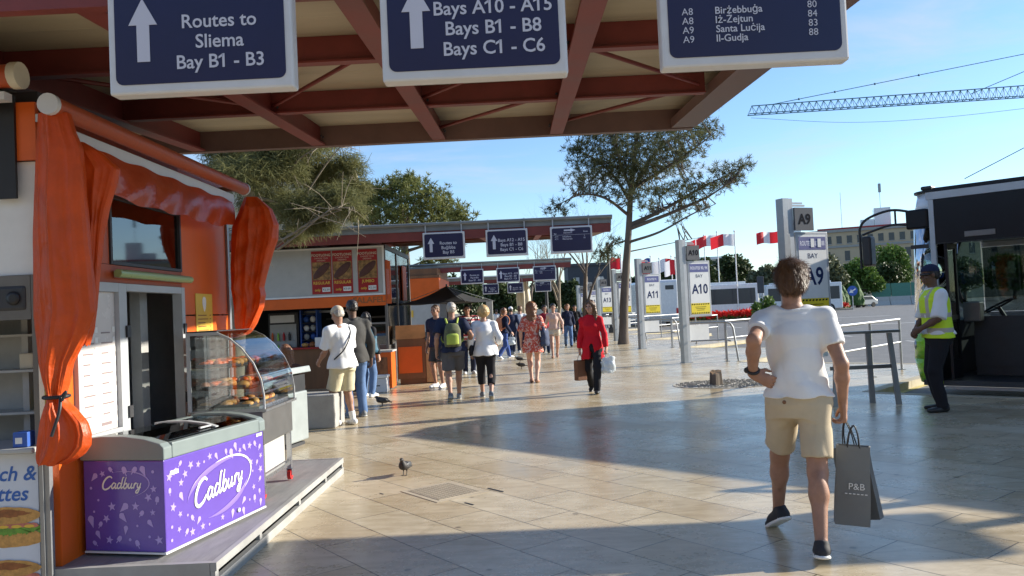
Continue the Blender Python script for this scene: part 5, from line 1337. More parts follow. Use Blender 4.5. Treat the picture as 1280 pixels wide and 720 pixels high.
flag(896, 293, 74, 1.9, 1.0, ['flag_white', 'flag_red'], 'red and white flag in the middle of the three by A10', .9)
flag(880, 297, 78, 1.6, 1.0, ['flag_white', 'flag_red'], 'red and white flag, leftmost and most drooping above sign A10', 1.2)
flag(973, 289, 70, 2.0, 1.0, ['flag_red', 'flag_white', 'flag_red'], 'red and white flag flying left of the A9 post', .3)
flag(844, 325, 70, .9, 1.3, ['flag_red', 'flag_white'], 'red flag beside sign A10 above the white bus rear', .6)
flag(839, 323, 76, 1.6, 1.2, ['flag_red', 'flag_white', 'flag_blue'], 'red white and blue flag above the white bus', .9)
flag(824, 326, 74, 1.6, 1.2, ['flag_white', 'flag_red'], 'white and red flag drooping above sign A11', 1.0)
flag(813, 323, 80, 1.0, 1.2, ['flag_blue', 'flag_red'], 'small dark flag just right of sign A11 top', 1.0)
flag(776, 322, 70, .9, 1.0, ['flag_red'], 'plain red flag left of the pine trunk', .2)
flag(787, 324, 80, .9, 1.1, ['flag_blue', 'flag_white'], 'blue and white flag right behind the pine trunk', .8)

# ---------------------------------------------------------------- tower crane
cn = thing('tower_crane', 'teal lattice jib of a tower crane high in the sky', 'crane', (112, 150, 0))
def jp(px, py): return Vector(at(px, py, 150))
J0 = jp(937, 143); J1 = jp(1350, 117)
f = MB(); n = 46; d = (J1-J0)
def top(t): return J0+d*t+Vector((0, 0, 1.6+.6*t))
def bl_(t, s): return J0+d*t+Vector((0, s*.7, 0))
f.tube([top(0.01), top(1)], .10, 5)
for s in (-1, 1): f.tube([bl_(0, s), bl_(1, s)], .09, 5)
for i in range(n):
    a, b = i/n, (i+1)/n; m_ = (a+b)/2
    for s in (-1, 1): f.tube([bl_(a, s), top(m_)], .05, 4); f.tube([top(m_), bl_(b, s)], .05, 4)
    f.tube([bl_(a, -1), bl_(a, 1)], .05, 4)
f.done('jib', M['crane'], cn)
f = MB(); f.tube([jp(962, 131), jp(1290, 66), jp(1350, 54)], .07, 5); f.tube([jp(1214, 118), jp(1290, 86), jp(1350, 60)], .07, 5)
for px in (1000, 1045, 1095, 1150): f.ball(jp(px, 131-(px-962)*.198), .22, 6)
f.done('tie_cable', M['crane'], cn)
f = MB(); f.tube(curve([jp(940, 147), jp(1060, 153), jp(1180, 147), jp(1350, 128)], 8), .035, 4); f.done('hoist_cable', M['crane'], cn)
f = MB(); mx = J1.x
for dx in (-.9, .9):
    for dy in (-.9, .9): f.tube([(mx+dx, 150+dy, -.1), (mx+dx, 150+dy, J1.z+9)], .14, 5)
for i in range(24):
    z = i*2.0; f.tube([(mx-.9, 149.1, z), (mx+.9, 149.1, z+2)], .07, 4); f.tube([(mx-.9, 150.9, z+2), (mx+.9, 150.9, z)], .07, 4)
f.done('mast', M['crane'], cn)
f = MB(); a = Vector(at(1205, 224, 60)); b = Vector(at(1290, 180, 60)); f.tube([a, b, (b.x+1, 60, b.z+.5), (b.x+1, 60, -.1)], .03, 4); o = f.done('guy_wire', M['charcoal'], origin=(b.x, 60, 0)); meta(o, 'thin slanting wire in the sky above the bus roof', 'cable')
# ================================================================ TREES
def mesh_np(name, verts, faces, m, parent=None, world=True, smooth=False):
    v = np.asarray(verts, np.float32)
    if parent is not None and world:
        Iv = np.array(wm(parent).inverted()); v = v @ Iv[:3, :3].T+Iv[:3, 3]
    me = bpy.data.meshes.new(name); fa = np.asarray(faces, np.int32); k = fa.shape[1]
    me.vertices.add(len(v)); me.vertices.foreach_set('co', v.astype(np.float32).ravel())
    me.loops.add(fa.size); me.loops.foreach_set('vertex_index', fa.ravel())
    me.polygons.add(len(fa)); me.polygons.foreach_set('loop_start', np.arange(0, fa.size, k, dtype=np.int32))
    me.polygons.foreach_set('loop_total', np.full(len(fa), k, np.int32))
    me.polygons.foreach_set('use_smooth', np.full(len(fa), smooth))
    me.materials.append(m); me.update(calc_edges=True); me.validate()
    o = bpy.data.objects.new(name, me); COL.objects.link(o)
    if parent: o.parent = parent
    return o
def unit(a): return a/np.maximum(1e-9, np.linalg.norm(a, axis=1, keepdims=True))
def leaves(P, size, r, up=0.0, aspect=.5):
    """one small leaf-shaped quad per point"""
    n = len(P); d = unit(r.normal(size=(n, 3))+np.array([0, 0, up])); e = unit(np.cross(d, r.normal(size=(n, 3))))
    L = size*r.uniform(.6, 1.3, (n, 1)); W = L*aspect
    v = np.stack([P-d*L*.5, P+e*W*.5, P+d*L*.5, P-e*W*.5], 1).reshape(-1, 3)
    return v, np.arange(4*n).reshape(n, 4)
def needles(T, r, k=13, L=.26, W=.022, up=.5):
    """a star of needles at each twig tip"""
    n = len(T); P = np.repeat(T, k, 0); d = unit(r.normal(size=(n*k, 3))+np.array([0, 0, up])); e = unit(np.cross(d, r.normal(size=(n*k, 3))))
    LL = L*r.uniform(.6, 1.2, (n*k, 1))
    v = np.stack([P-e*W, P+e*W, P+d*LL+e*W*.4, P+d*LL-e*W*.4], 1).reshape(-1, 3)
    return v, np.arange(4*n*k).reshape(n*k, 4)
def in_ell(c, rad, n, r, hollow=.35):
    d = unit(r.normal(size=(n, 3))); q = (hollow+(1-hollow)*r.uniform(size=(n, 1))**.6)
    return np.array(c)+d*q*np.array(rad)

def pine(label, base, trunk, tr, limbs, clumps, seed, dens=1.0, leaf='needle', L=.26, W=.022, twigs=3, bark='bark', grow=1.0):
    r = np.random.default_rng(seed)
    t = thing('pine_tree', label, 'tree', base, 0, 'trees by the walkway')
    f = MB(); tp = curve(trunk, 6); n = len(tp)
    f.tube(tp, [tr*(1.25-1.0*i/(n-1))*(1+.25*max(0, 1-i/2)) for i in range(n)], 12)
    lp = []
    for pts, ra in limbs:
        q = curve(pts, 6); m_ = len(q); f.tube(q, [ra*(1-.8*i/(m_-1)) for i in range(m_)], 7); lp += q
    lp = np.array(lp+tp[n//3:])
    T = []
    for c, rad in clumps:
        vol = rad[0]*rad[2]
        nn = max(6, int(58*dens*vol**.8))
        pts = in_ell(c, [q*grow for q in rad], nn, r, .05); pts = pts+r.normal(size=pts.shape)*.11*np.array([1, 1, .6]); T.append(pts)
        c = np.array(c)
        for q in range(twigs):
            tip = c+r.uniform(-.7, .7, 3)*np.array(rad); a = lp[np.argmin(((lp-tip)**2).sum(1)+r.uniform(0, .5, len(lp)))]
            mid = (a+tip)/2+r.normal(size=3)*.04
            f.tube(curve([a, mid, tip], 4), [.026-.0025*j for j in range(9)], 5)
    f.done('trunk', M[bark], t)
    T = np.concatenate(T)
    v, fa = needles(T, r, 14, L, W)
    mesh_np('crown', v, fa, M[leaf], t)
    return t
# main pine
Yp = 31.7
def A3(px, py, dy=0.0): return at(px, py, Yp+dy)
def CL(L_, sc=.0317):
    rr = random.Random(9); out = []
    for (px, py, rx, ry) in L_:
        dy = rr.uniform(-1.6, 1.6); p = at(px, py, Yp+dy); out.append((p, (rx*sc, max(rx, ry)*sc*.9, ry*sc)))
    return out
bx_, by_ = gp(779, 430)
Yp = 31.7
pine('tall pine with a bare trunk standing beside sign A12, leaning crown to the right', (at(779, 430, Yp)[0], Yp, 0),
  [(at(779, 430, Yp)[0], Yp, -.05), A3(780, 380), A3(783, 330), A3(786, 290), A3(789, 240), A3(794, 195), A3(800, 150), A3(806, 110)], .155,
  [([A3(787, 282), A3(830, 262, .3), A3(875, 236, .8), A3(928, 210, 1.2)], .10), ([A3(787, 286), A3(840, 266, -.4), A3(885, 246, -.8), A3(915, 226, -1)], .09),
   ([A3(786, 303), A3(825, 290, -.6), A3(865, 268, -1.2), A3(895, 255, -1.4)], .06), ([A3(785, 268), A3(758, 248, -.5), A3(728, 243, -.8), A3(697, 256, -1)], .07),
   ([A3(789, 244), A3(805, 212, .5), A3(830, 180, 1), A3(870, 160, 1.4)], .09), ([A3(788, 252), A3(768, 220, .4), A3(740, 196, .8), A3(718, 186, 1)], .07),
   ([A3(790, 236), A3(825, 215, -.8), A3(865, 188, -1.4), A3(895, 165, -1.6)], .08), ([A3(790, 238), A3(775, 200, -.8), A3(770, 165, -1.2), A3(765, 130, -1.4)], .07),
   ([A3(785, 300), A3(768, 306, -.3), A3(752, 318, -.5)], .04), ([A3(785, 315), A3(820, 308, .5), A3(850, 302, .9), A3(880, 296, 1.2)], .03)],
  CL([(722, 186, 16, 9), (738, 203, 24, 14), (765, 183, 30, 20), (748, 226, 26, 11), (722, 224, 14, 10), (795, 172, 32, 20), (825, 185, 30, 20), (842, 165, 30, 16), (868, 172, 26, 14), (888, 163, 16, 12), (862, 190, 20, 9),
      (775, 212, 26, 14), (806, 222, 22, 16), (822, 208, 20, 12), (735, 238, 18, 8), (697, 260, 15, 9), (745, 170, 24, 14), (800, 245, 24, 14), (770, 240, 22, 12), (815, 262, 14, 8), (845, 235, 18, 10), (780, 190, 34, 20), (755, 205, 28, 16), (850, 205, 24, 14), (825, 195, 30, 22), (790, 215, 26, 16), (790, 145, 55, 20), (840, 140, 48, 20), (740, 150, 40, 16), (800, 110, 60, 25),
      (905, 214, 24, 8), (930, 208, 13, 8), (922, 222, 14, 7), (888, 232, 22, 9), (868, 247, 22, 8), (848, 262, 18, 7), (905, 232, 16, 7), (862, 226, 16, 7), (880, 262, 12, 5), (828, 240, 16, 8), (760, 316, 12, 8), (752, 322, 9, 6), (845, 275, 10, 4), (770, 300, 7, 5)]), 21, dens=3.9, twigs=9, L=.18, W=.010, grow=1.3)
# round pine (left middle)
Yp = 38.0
pine('broad rounded green pine behind the second canopy', (at(507, 330, Yp)[0], Yp, 0),
  [(at(507, 340, Yp)[0], Yp, -.05), A3(507, 360), A3(506, 320), A3(503, 285), A3(500, 250)], .28,
  [([A3(505, 305), A3(530, 285, .5), A3(560, 265, 1)], .12), ([A3(505, 310), A3(475, 290, -.5), A3(455, 268, -.8)], .12), ([A3(504, 290), A3(515, 260, -.8), A3(520, 235, -1)], .1), ([A3(504, 315), A3(535, 305, 0), A3(570, 290, .3)], .09), ([A3(507, 335), A3(535, 325, .3), A3(560, 322, .6)], .05)],
  CL([(500, 235, 28, 16), (472, 248, 26, 18), (530, 245, 30, 16), (555, 258, 28, 14), (575, 272, 18, 12), (548, 280, 30, 14), (520, 270, 28, 16), (490, 268, 28, 16), (462, 275, 22, 14), (478, 298, 18, 10), (560, 300, 20, 8), (530, 300, 18, 8), (450, 258, 18, 14), (458, 240, 18, 10), (510, 225, 22, 8), (485, 320, 20, 10), (555, 322, 14, 8), (535, 330, 14, 8)], .038), 22, dens=4.0, leaf='needle_green', L=.22, W=.020, grow=1.12)

# feathery tree on the left, overhanging the canopy
def feathery():
    Y = 14.2; r = np.random.default_rng(5)
    bx = at(285, 420, Y)[0]
    t = thing('feathery_tree', 'feathery olive-brown tree with pale bare branches behind the orange kiosk', 'tree', (bx, Y, 0), 0, 'trees by the walkway')
    f = MB(); tp = curve([(bx, Y, -.05), (bx+.15, Y, 1.5), (bx+.35, Y+.1, 3.0), (bx+.5, Y, 4.6), (bx+.7, Y-.1, 6.2)], 6); n = len(tp)
    f.tube(tp, [.17*(1.2-.9*i/(n-1)) for i in range(n)], 10)
    def B(px, py, dy=0): return at(px, py, Y+dy)
    LB = [([tp[12], B(330, 290, -.2), B(365, 262, -.3), B(405, 205, -.4), B(425, 180, -.5)], .035), ([tp[14], B(340, 270, .4), B(380, 240, .6), B(440, 215, .9)], .03),
          ([tp[13], B(345, 300, -.7), B(390, 275, -1.0), B(425, 262, -1.2)], .028), ([tp[16], B(310, 240, .5), B(330, 205, .6), B(340, 175, .6)], .05),
          ([B(345, 312, -.8), B(375, 290, -1), B(410, 263, -1.2), B(440, 258, -1.2)], .022), ([tp[18], B(345, 220, -.5), B(375, 195, -.8), B(400, 180, -1)], .03),
          ([tp[15], B(400, 260, .9), B(440, 225, 1.2), B(447, 290, 1.2)], .03), ([tp[10], B(300, 330, -.6), B(345, 310, -1.0)], .03),
          ([B(405, 262, .9), B(425, 240, 1.2), B(442, 290, 1.3)], .02), ([tp[17], B(280, 230, .3), B(260, 205, .4)], .04)]
    lp = []
    for pts, ra in LB:
        q = curve(pts, 6); m_ = len(q); f.tube(q, [ra*(1-.75*i/(m_-1)) for i in range(m_)], 6); lp += q
    for _ in range(130):
        a = np.array(lp[r.integers(len(lp))]); d = r.normal(size=3)*np.array([.36, .36, .30]); 
        f.tube([tuple(a), tuple(a+d*.5+np.array([0, 0, .03])), tuple(a+d+np.array([0, 0, -.03]))], [.007, .005, .003], 4, cap=False)
    f.done('trunk', M['bark_pale'], t)
    P = []
    cl = [(300, 215, 45, 22), (345, 205, 40, 26), (390, 215, 40, 26), (430, 205, 32, 18), (330, 250, 40, 26), (375, 260, 40, 24), (420, 250, 32, 24), (290, 190, 50, 20), (360, 185, 60, 16), (445, 232, 20, 14),
          (400, 282, 26, 9), (365, 292, 24, 10), (440, 262, 20, 10), (270, 215, 30, 20), (300, 160, 60, 25), (390, 165, 60, 20)]
    for px, py, rx, ry in cl:
        dy = r.uniform(-1.0, 1.2); P.append(in_ell(at(px, py, Y+dy), (rx*.0142, rx*.012, ry*.0142), int(rx*ry*1.1), r, .05))
    P = np.concatenate(P); n = len(P)
    # drooping thread-like sprays, several fine needles each
    k = 4; Q = np.repeat(P, k, 0); d = unit(r.normal(size=(n*k, 3))*np.array([1, 1, .7])+np.array([0, 0, -.55])); e = unit(np.cross(d, r.normal(size=(n*k, 3)))); L = r.uniform(.10, .24, (n*k, 1)); W = .0042
    v = np.stack([Q-e*W, Q+e*W, Q+d*L+e*W*.5, Q+d*L-e*W*.5], 1).reshape(-1, 3)
    mesh_np('crown', v, np.arange(4*n*k).reshape(-1, 4), M['olive_leaf'], t)
feathery()

def bare(label, px, py, Y, H, seed, spread=.55, thick=.14):
    r = random.Random(seed); x = at(px, py, Y)[0]
    t = thing('bare_tree', label, 'tree', (x, Y, 0), 0, 'trees by the walkway')
    f = MB()
    def grow(p, d, L, ra, dep):
        pts = [p]; rs = [ra]; q = p.copy(); n = 4
        for i in range(n):
            d = (d+Vector((r.uniform(-.14, .14), r.uniform(-.14, .14), r.uniform(-.02, .12)))).normalized(); q = q+d*(L/n); pts.append(q.copy()); rs.append(ra*(1-.4*(i+1)/n))
        f.tube(pts, rs, 7 if dep < 2 else 4, cap=False)
        if dep >= 5: return
        for i in range(r.choice((2, 3, 3)) if dep > 0 else 5):
            a = r.uniform(0, 6.28); e = (d+Vector((math.cos(a), math.sin(a), r.uniform(-.1, .4)))*r.uniform(.5, 1.0)*spread*1.5).normalized()
            j = r.choice((2, 3, 4, 4)); grow(pts[j].copy(), e, L*r.uniform(.55, .78), rs[j]*.6, dep+1)
    grow(Vector((x, Y, -.05)), Vector((0.02, 0, 1)), H*.42, thick, 0)
    f.done('trunk', M['bark_pale'] if seed % 2 else M['bark'], t)
    return t
bare('thin bare tree with spreading twigs left of the tall pine', 729, 418, 36, 7.4, 2)
bare('pale bare tree farther back between the small blue signs', 697, 405, 50, 7.8, 5)
bare('bare twiggy tree in the distance right of the cream parasol', 664, 400, 62, 8.2, 8)

def tree(label, px, top, w, Y, seed, leaf='dark_leaf', base_y=None, name='leafy_tree', grp='trees beyond the road', n=2600, size=.55, low=.18):
    """px centre, top row and width in the photograph at distance Y"""
    r = np.random.default_rng(seed); x, _, z = at(px, top, Y); W = w/1000*Y/2; z = max(z, 1.2)
    t = thing(name, label, 'tree', (x, Y, -.12), 0, grp)
    f = MB(); f.tube(curve([(x, Y, -.2), (x+.15*W*.3, Y, z*.3), (x-.1*W*.3, Y, z*.75)], 5), [.05*z*(1-.07*i) for i in range(11)], 8)
    P = []; k = 9
    for i in range(k):
        a = 2*math.pi*i/k+r.uniform(-.3, .3); q = r.uniform(.25, .75); c = (x+W*q*math.cos(a), Y+W*.8*q*math.sin(a), z*(r.uniform(.42, .80) if q > .5 else r.uniform(.6, .84)))
        rad = np.array([W*r.uniform(.32, .5), W*.42, z*r.uniform(.16, .26)]); rad[2] = min(rad[2], z-c[2]+.15)
        f.tube([(x, Y, z*.3), ((x+c[0])/2, (Y+c[1])/2, c[2]*.75), c], [.03*z, .02*z, .008*z], 5)
        P.append(in_ell(c, rad, n//k, r, .45))
    P.append(in_ell((x, Y, z*(1+low)/2), (W*.75, W*.7, z*(1-low)/2), n//3, r, .5))
    f.done('trunk', M['bark'], t)
    v, fa = leaves(np.concatenate(P), size, r, .2, .6); mesh_np('crown', v, fa, M[leaf], t); return t
G = 'tree in the row beyond the road, '
for i, a in enumerate((
  ('dark round tree just right of sign A10 beyond the road', 872, 322, 52, 105, 'dark_leaf'),
  ('wide dark tree second from sign A10 in the row beyond the road', 918, 317, 60, 110, 'dark_leaf'),
  ('grey-green olive tree left of the A9 post beyond the road', 958, 330, 46, 98, 'silver_leaf'),
  ('silvery grey-green tree beside the right edge of sign A9', 1036, 317, 40, 105, 'silver_leaf'),
  ('bright green umbrella-shaped tree in front of the stone building', 1072, 322, 56, 118, 'hedge_leaf'),
  ('green tree nearest the mirror of the bus', 1113, 304, 50, 125, 'hedge_leaf'),
  ('broad dark green tree above the hoarding by the bus', 1105, 328, 60, 122, 'dark_leaf'),
  ('dark bush behind the silver car', 1060, 345, 42, 126, 'dark_leaf'),
  ('dark tree between the flags and sign A11', 838, 336, 40, 100, 'dark_leaf'),
  ('dark tree behind sign A12 and the pine trunk', 795, 345, 42, 110, 'dark_leaf'),
  ('dark tree through the bus doorway', 1200, 322, 70, 118, 'dark_leaf'),
  ('green tree seen through the bus windows', 1262, 318, 70, 112, 'hedge_leaf'))):
    tree(a[0], a[1], a[2], a[3], a[4], 50+i, a[5])
for i, a in enumerate((
  ('dark bushy tree in the distance under the small blue signs', 622, 348, 50, 75, 'dark_leaf'),
  ('dark tree beyond the black parasol', 585, 350, 50, 80, 'dark_leaf'),
  ('olive-dark tree in the distance right of the folded cream parasol', 680, 348, 46, 85, 'dark_leaf'),
  ('dark tree behind the thin bare tree', 712, 350, 40, 84, 'dark_leaf'),
  ('dark tree far left beyond the orange kiosk', 545, 336, 60, 85, 'dark_leaf'),
  ('tall dim tree behind the hot dog kiosk roof', 430, 270, 110, 60, 'needle_green'))):
    tree(a[0], a[1], a[2], a[3], a[4], 80+i, a[5], grp='trees at the far end of the walkway', n=2600, size=.4)
# low hedge at end of walkway
hx0, hx1 = px2(585, 55), px2(650, 55)
hd = thing('hedge', 'bright green low hedge at the far end of the walkway', 'hedge', ((hx0+hx1)/2, 55, 0))
r = np.random.default_rng(3); P = np.stack([r.uniform(hx0, hx1, 3000), r.uniform(54.5, 56, 3000), r.uniform(.05, 1.15, 3000)+.15*np.sin(r.uniform(0, 6, 3000))], 1)
v, fa = leaves(P, .22, r, .2, .6); mesh_np('leaves', v, fa, M['hedge_leaf'], hd)
f = MB(); f.box(hx0+.1, hx1-.1, 54.7, 55.8, 0, .9); f.done('stems', M['topiary'], hd)
for i, (px, py, Y, w) in enumerate(((957, 370, 62, 20), (944, 379, 61, 9))):
    x, _, z = at(px, py, Y); t = thing('broadleaf_shrub', ('light green broadleaf shrub in front of the side-on white bus', 'small green shrub at the edge of the red flower bed')[i], 'shrub', (x, Y, -.12))
    P = in_ell((x, Y, z*.5), (w*.035, .6, z*.55), 500, r, .3); v, fa = leaves(P, .35, r, .4, .5); mesh_np('leaves', v, fa, M['hedge_leaf'], t)
    f = MB(); f.tube([(x, Y, -.12), (x, Y, z*.5)], .05, 5); f.done('stem', M['bark'], t)
# ================================================================ PEOPLE
class Field:
    """smoothly blended body volumes, turned into one continuous mesh"""
    def __init__(s): s.p = []; s.cut = []; s.noise = None
    def cone(s, a, b, ra, rb, k=.02, flat=None, ff=1.0, cutb=False, cuta=False, sub=False):
        s.p.append(('c', np.array(a, float), np.array(b, float), ra, rb, k, flat, ff, cuta, cutb, sub)); return s
    def ell(s, c, r, Rm=None, k=.02, sub=False):
        s.p.append(('e', np.array(c, float), np.array(r, float), np.eye(3) if Rm is None else np.array(Rm), k, sub)); return s
    def stack(s, rows, k=.02):
        s.p.append(('s', np.array(rows, float), k)); return s
    def plane(s, pt, n): n = np.array(n, float); s.cut.append((np.array(pt, float), n/np.linalg.norm(n))); return s
    def bounds(s, q):
        if q[0] == 'c':
            r = max(q[3], q[4]); return np.minimum(q[1], q[2])-r, np.maximum(q[1], q[2])+r
        if q[0] == 'e': return q[1]-q[2].max(), q[1]+q[2].max()
        R_ = q[1]; return (np.array([(R_[:, 1]-R_[:, 3]).min(), (R_[:, 2]-R_[:, 4]).min(), R_[:, 0].min()]), np.array([(R_[:, 1]+R_[:, 3]).max(), (R_[:, 2]+R_[:, 4]).max(), R_[:, 0].max()]))
    def mesh(s, h):
        B_ = [s.bounds(q) for q in s.p if not (q[-1] is True)]
        lo = np.min([b[0] for b in B_], 0)-.05; hi = np.max([b[1] for b in B_], 0)+.05
        N = np.ceil((hi-lo)/h).astype(int)+1
        ax = [lo[i]+h*np.arange(N[i]) for i in range(3)]
        D = np.full(N, .3, np.float32)
        for q in s.p:
            b0, b1 = s.bounds(q); m = .085
            i0 = np.clip(np.floor((b0-m-lo)/h).astype(int), 0, N-1); i1 = np.clip(np.ceil((b1+m-lo)/h).astype(int)+1, 1, N)
            sl = tuple(slice(i0[i], i1[i]) for i in range(3))
            x = ax[0][sl[0]][:, None, None]; y = ax[1][sl[1]][None, :, None]; z = ax[2][sl[2]][None, None, :]
            sub = False
            if q[0] == 'c':
                _, a, b, ra, rb, k, flat, ff, ca, cb, sub = q; ab = b-a; L2 = ab @ ab+1e-12
                dx, dy, dz = x-a[0], y-a[1], z-a[2]
                t0 = (dx*ab[0]+dy*ab[1]+dz*ab[2])/L2; t = np.clip(t0, 0, 1)
                ex, ey, ez = dx-ab[0]*t, dy-ab[1]*t, dz-ab[2]*t
                if flat is not None:
                    fn = np.array(flat)/np.linalg.norm(flat); w = (ex*fn[0]+ey*fn[1]+ez*fn[2])*(ff-1)
                    ex, ey, ez = ex+w*fn[0], ey+w*fn[1], ez+w*fn[2]
                d = np.sqrt(ex*ex+ey*ey+ez*ez)-(ra+(rb-ra)*t)
                if flat is not None: d = d/max(1, ff*.75)
                L = math.sqrt(L2)
                if cb: d = np.maximum(d, (t0-1)*L)
                if ca: d = np.maximum(d, -t0*L)
            elif q[0] == 'e':
                _, c, r, Rm, k, sub = q; dx, dy, dz = x-c[0], y-c[1], z-c[2]
                u = [(dx*Rm[0, i]+dy*Rm[1, i]+dz*Rm[2, i])/r[i] for i in range(3)]
                d = (np.sqrt(u[0]**2+u[1]**2+u[2]**2)-1)*r.min()
            else:
                _, W, k = q; zz_ = ax[2][sl[2]]; o = np.argsort(W[:, 0]); W = W[o]
                zi = np.clip(zz_, W[0, 0], W[-1, 0])
                cx, cy, rx, ry = [np.interp(zi, W[:, 0], W[:, i])[None, None, :] for i in (1, 2, 3, 4)]
                d = (np.sqrt(((x-cx)/rx)**2+((y-cy)/ry)**2)-1)*np.minimum(rx, ry)
                d = np.maximum(d, np.maximum(W[0, 0]-z, z-W[-1, 0]))
            O = D[sl]
            if sub: D[sl] = np.maximum(O, -d); continue
            if k > 0:
                hh = np.clip(.5+.5*(O-d)/k, 0, 1); D[sl] = O*(1-hh)+d*hh-k*hh*(1-hh)
            else: D[sl] = np.minimum(O, d)
        x = ax[0][:, None, None]; y = ax[1][None, :, None]; z = ax[2][None, None, :]
        if s.noise: D = D+s.noise(x, y, z).astype(np.float32)
        for pt, n in s.cut: D = np.maximum(D, (x-pt[0])*n[0]+(y-pt[1])*n[1]+(z-pt[2])*n[2])
        return surfnets(D, lo, h)
def surfnets(D, lo, h):
    I_ = D < 0; n = np.array(D.shape)
    c = [(i, j, k) for i in (0, 1) for j in (0, 1) for k in (0, 1)]
    cnt = np.zeros(n-1, np.int8)
    for i, j, k in c: cnt += I_[i:n[0]-1+i, j:n[1]-1+j, k:n[2]-1+k]
    act = np.argwhere((cnt > 0) & (cnt < 8))
    if len(act) == 0: return np.zeros((0, 3)), np.zeros((0, 4), int)
    idx = np.full(n-1, -1, np.int64); idx[tuple(act.T)] = np.arange(len(act))
    V = {q: D[act[:, 0]+q[0], act[:, 1]+q[1], act[:, 2]+q[2]] for q in c}
    S_ = np.zeros((len(act), 3)); K = np.zeros(len(act))
    for a in c:
        for ax_ in range(3):
            if a[ax_]: continue
            b = list(a); b[ax_] = 1; b = tuple(b); va, vb = V[a], V[b]; m = (va < 0) != (vb < 0)
            t = np.where(m, va/np.where(m, va-vb, 1), 0); P = np.array(a, float)[None, :].repeat(len(act), 0); P[:, ax_] = t
            S_ += P*m[:, None]; K += m
    vs = lo+h*(act+S_/K[:, None])
    F = []
    for ax_ in range(3):
        o1, o2 = [(1, 2), (2, 0), (0, 1)][ax_]
        sa = [slice(None)]*3; sb = [slice(None)]*3; sa[ax_] = slice(0, -1); sb[ax_] = slice(1, None)
        A, B_ = I_[tuple(sa)], I_[tuple(sb)]
        e = np.argwhere(A != B_); e = e[(e[:, o1] > 0) & (e[:, o2] > 0) & (e[:, o1] < n[o1]-1) & (e[:, o2] < n[o2]-1)]
        ins = A[tuple(e.T)]
        def g_(d1, d2):
            q = e.copy(); q[:, o1] -= d1; q[:, o2] -= d2; return idx[tuple(q.T)]
        f = np.stack([g_(1, 1), g_(0, 1), g_(0, 0), g_(1, 0)], 1); f[~ins] = f[~ins][:, ::-1]; F.append(f)
    F = np.concatenate(F); return vs, F[(F >= 0).all(1)]
def wrinkle(amp, fr, seed, dirz=.5):
    r = np.random.default_rng(seed); K = []
    for i in range(7):
        d = r.normal(size=3); d[2] *= dirz; d /= np.linalg.norm(d); K.append((d*fr*r.uniform(.6, 1.7), r.uniform(0, 6.28), r.uniform(.5, 1)))
    def fn(x, y, z):
        w = .35*np.sin(7*z+5*x+seed)+.3*np.sin(9*y-6*x+seed*2)
        t = 0
        for i, (d, ph, a) in enumerate(K):
            q = d[0]*x+d[1]*y+d[2]*z+ph+w*2.2
            t = t+(a*np.sin(q) if i % 2 else a*(1.3-2.6*np.abs(np.sin(q*.5))))
        return amp*t/3
    return fn
def ik(a, b, l1, l2, pole):
    a, b, pole = np.array(a, float), np.array(b, float), np.array(pole, float)
    d = b-a; L = np.linalg.norm(d)
    if L > (l1+l2)*.998: b = a+d/L*(l1+l2)*.998; d = b-a; L = np.linalg.norm(d)
    u = d/L; p = pole-u*(pole @ u); p /= np.linalg.norm(p)
    x = (l1*l1-l2*l2+L*L)/(2*L); hgt = math.sqrt(max(0, l1*l1-x*x)); return a+u*x+p*hgt, b
def nrm(v): v = np.array(v, float); return v/np.linalg.norm(v)
def hand(F, w, d, n, th, curl=.45, r=1.0):
    """palm, four unequal bent fingers, thumb. d finger direction, n palm normal, th thumb side"""
    d, n = nrm(d), nrm(n); n = nrm(n-d*(n @ d)); th = nrm(np.cross(d, n))*np.sign(np.cross(d, n) @ np.array(th)+1e-6)
    F.cone(w, w+d*.03, .027, .030, .02, n, 1.3)
    F.cone(w+d*.035, w+d*.085, .036, .038, .015, n, 1.9)
    for o, L in ((.030, .068), (.010, .078), (-.011, .073), (-.031, .057)):
        b = w+d*.088+th*o; c1 = nrm(d*math.cos(curl)+n*math.sin(curl)+th*o*1.2); m_ = b+c1*L*.5
        c2 = nrm(d*math.cos(curl*2.2)+n*math.sin(curl*2.2)); e = m_+c2*L*.36; c3 = nrm(d*math.cos(curl*3.1)+n*math.sin(curl*3.1))
        F.cone(b, m_, .0098*r, .009*r, .006); F.cone(m_, e, .009*r, .0082*r, .004); F.cone(e, e+c3*L*.26, .0082*r, .0070*r, .004)
    b = w+d*.025+th*.026; t1 = nrm(d*.72+th*.55+n*.45); m_ = b+t1*.045; t2 = nrm(d*.9+th*.05+n*.45)
    F.cone(b, m_, .014*r, .0115*r, .012); F.cone(m_, m_+t2*.034, .0110*r, .0085*r, .004)

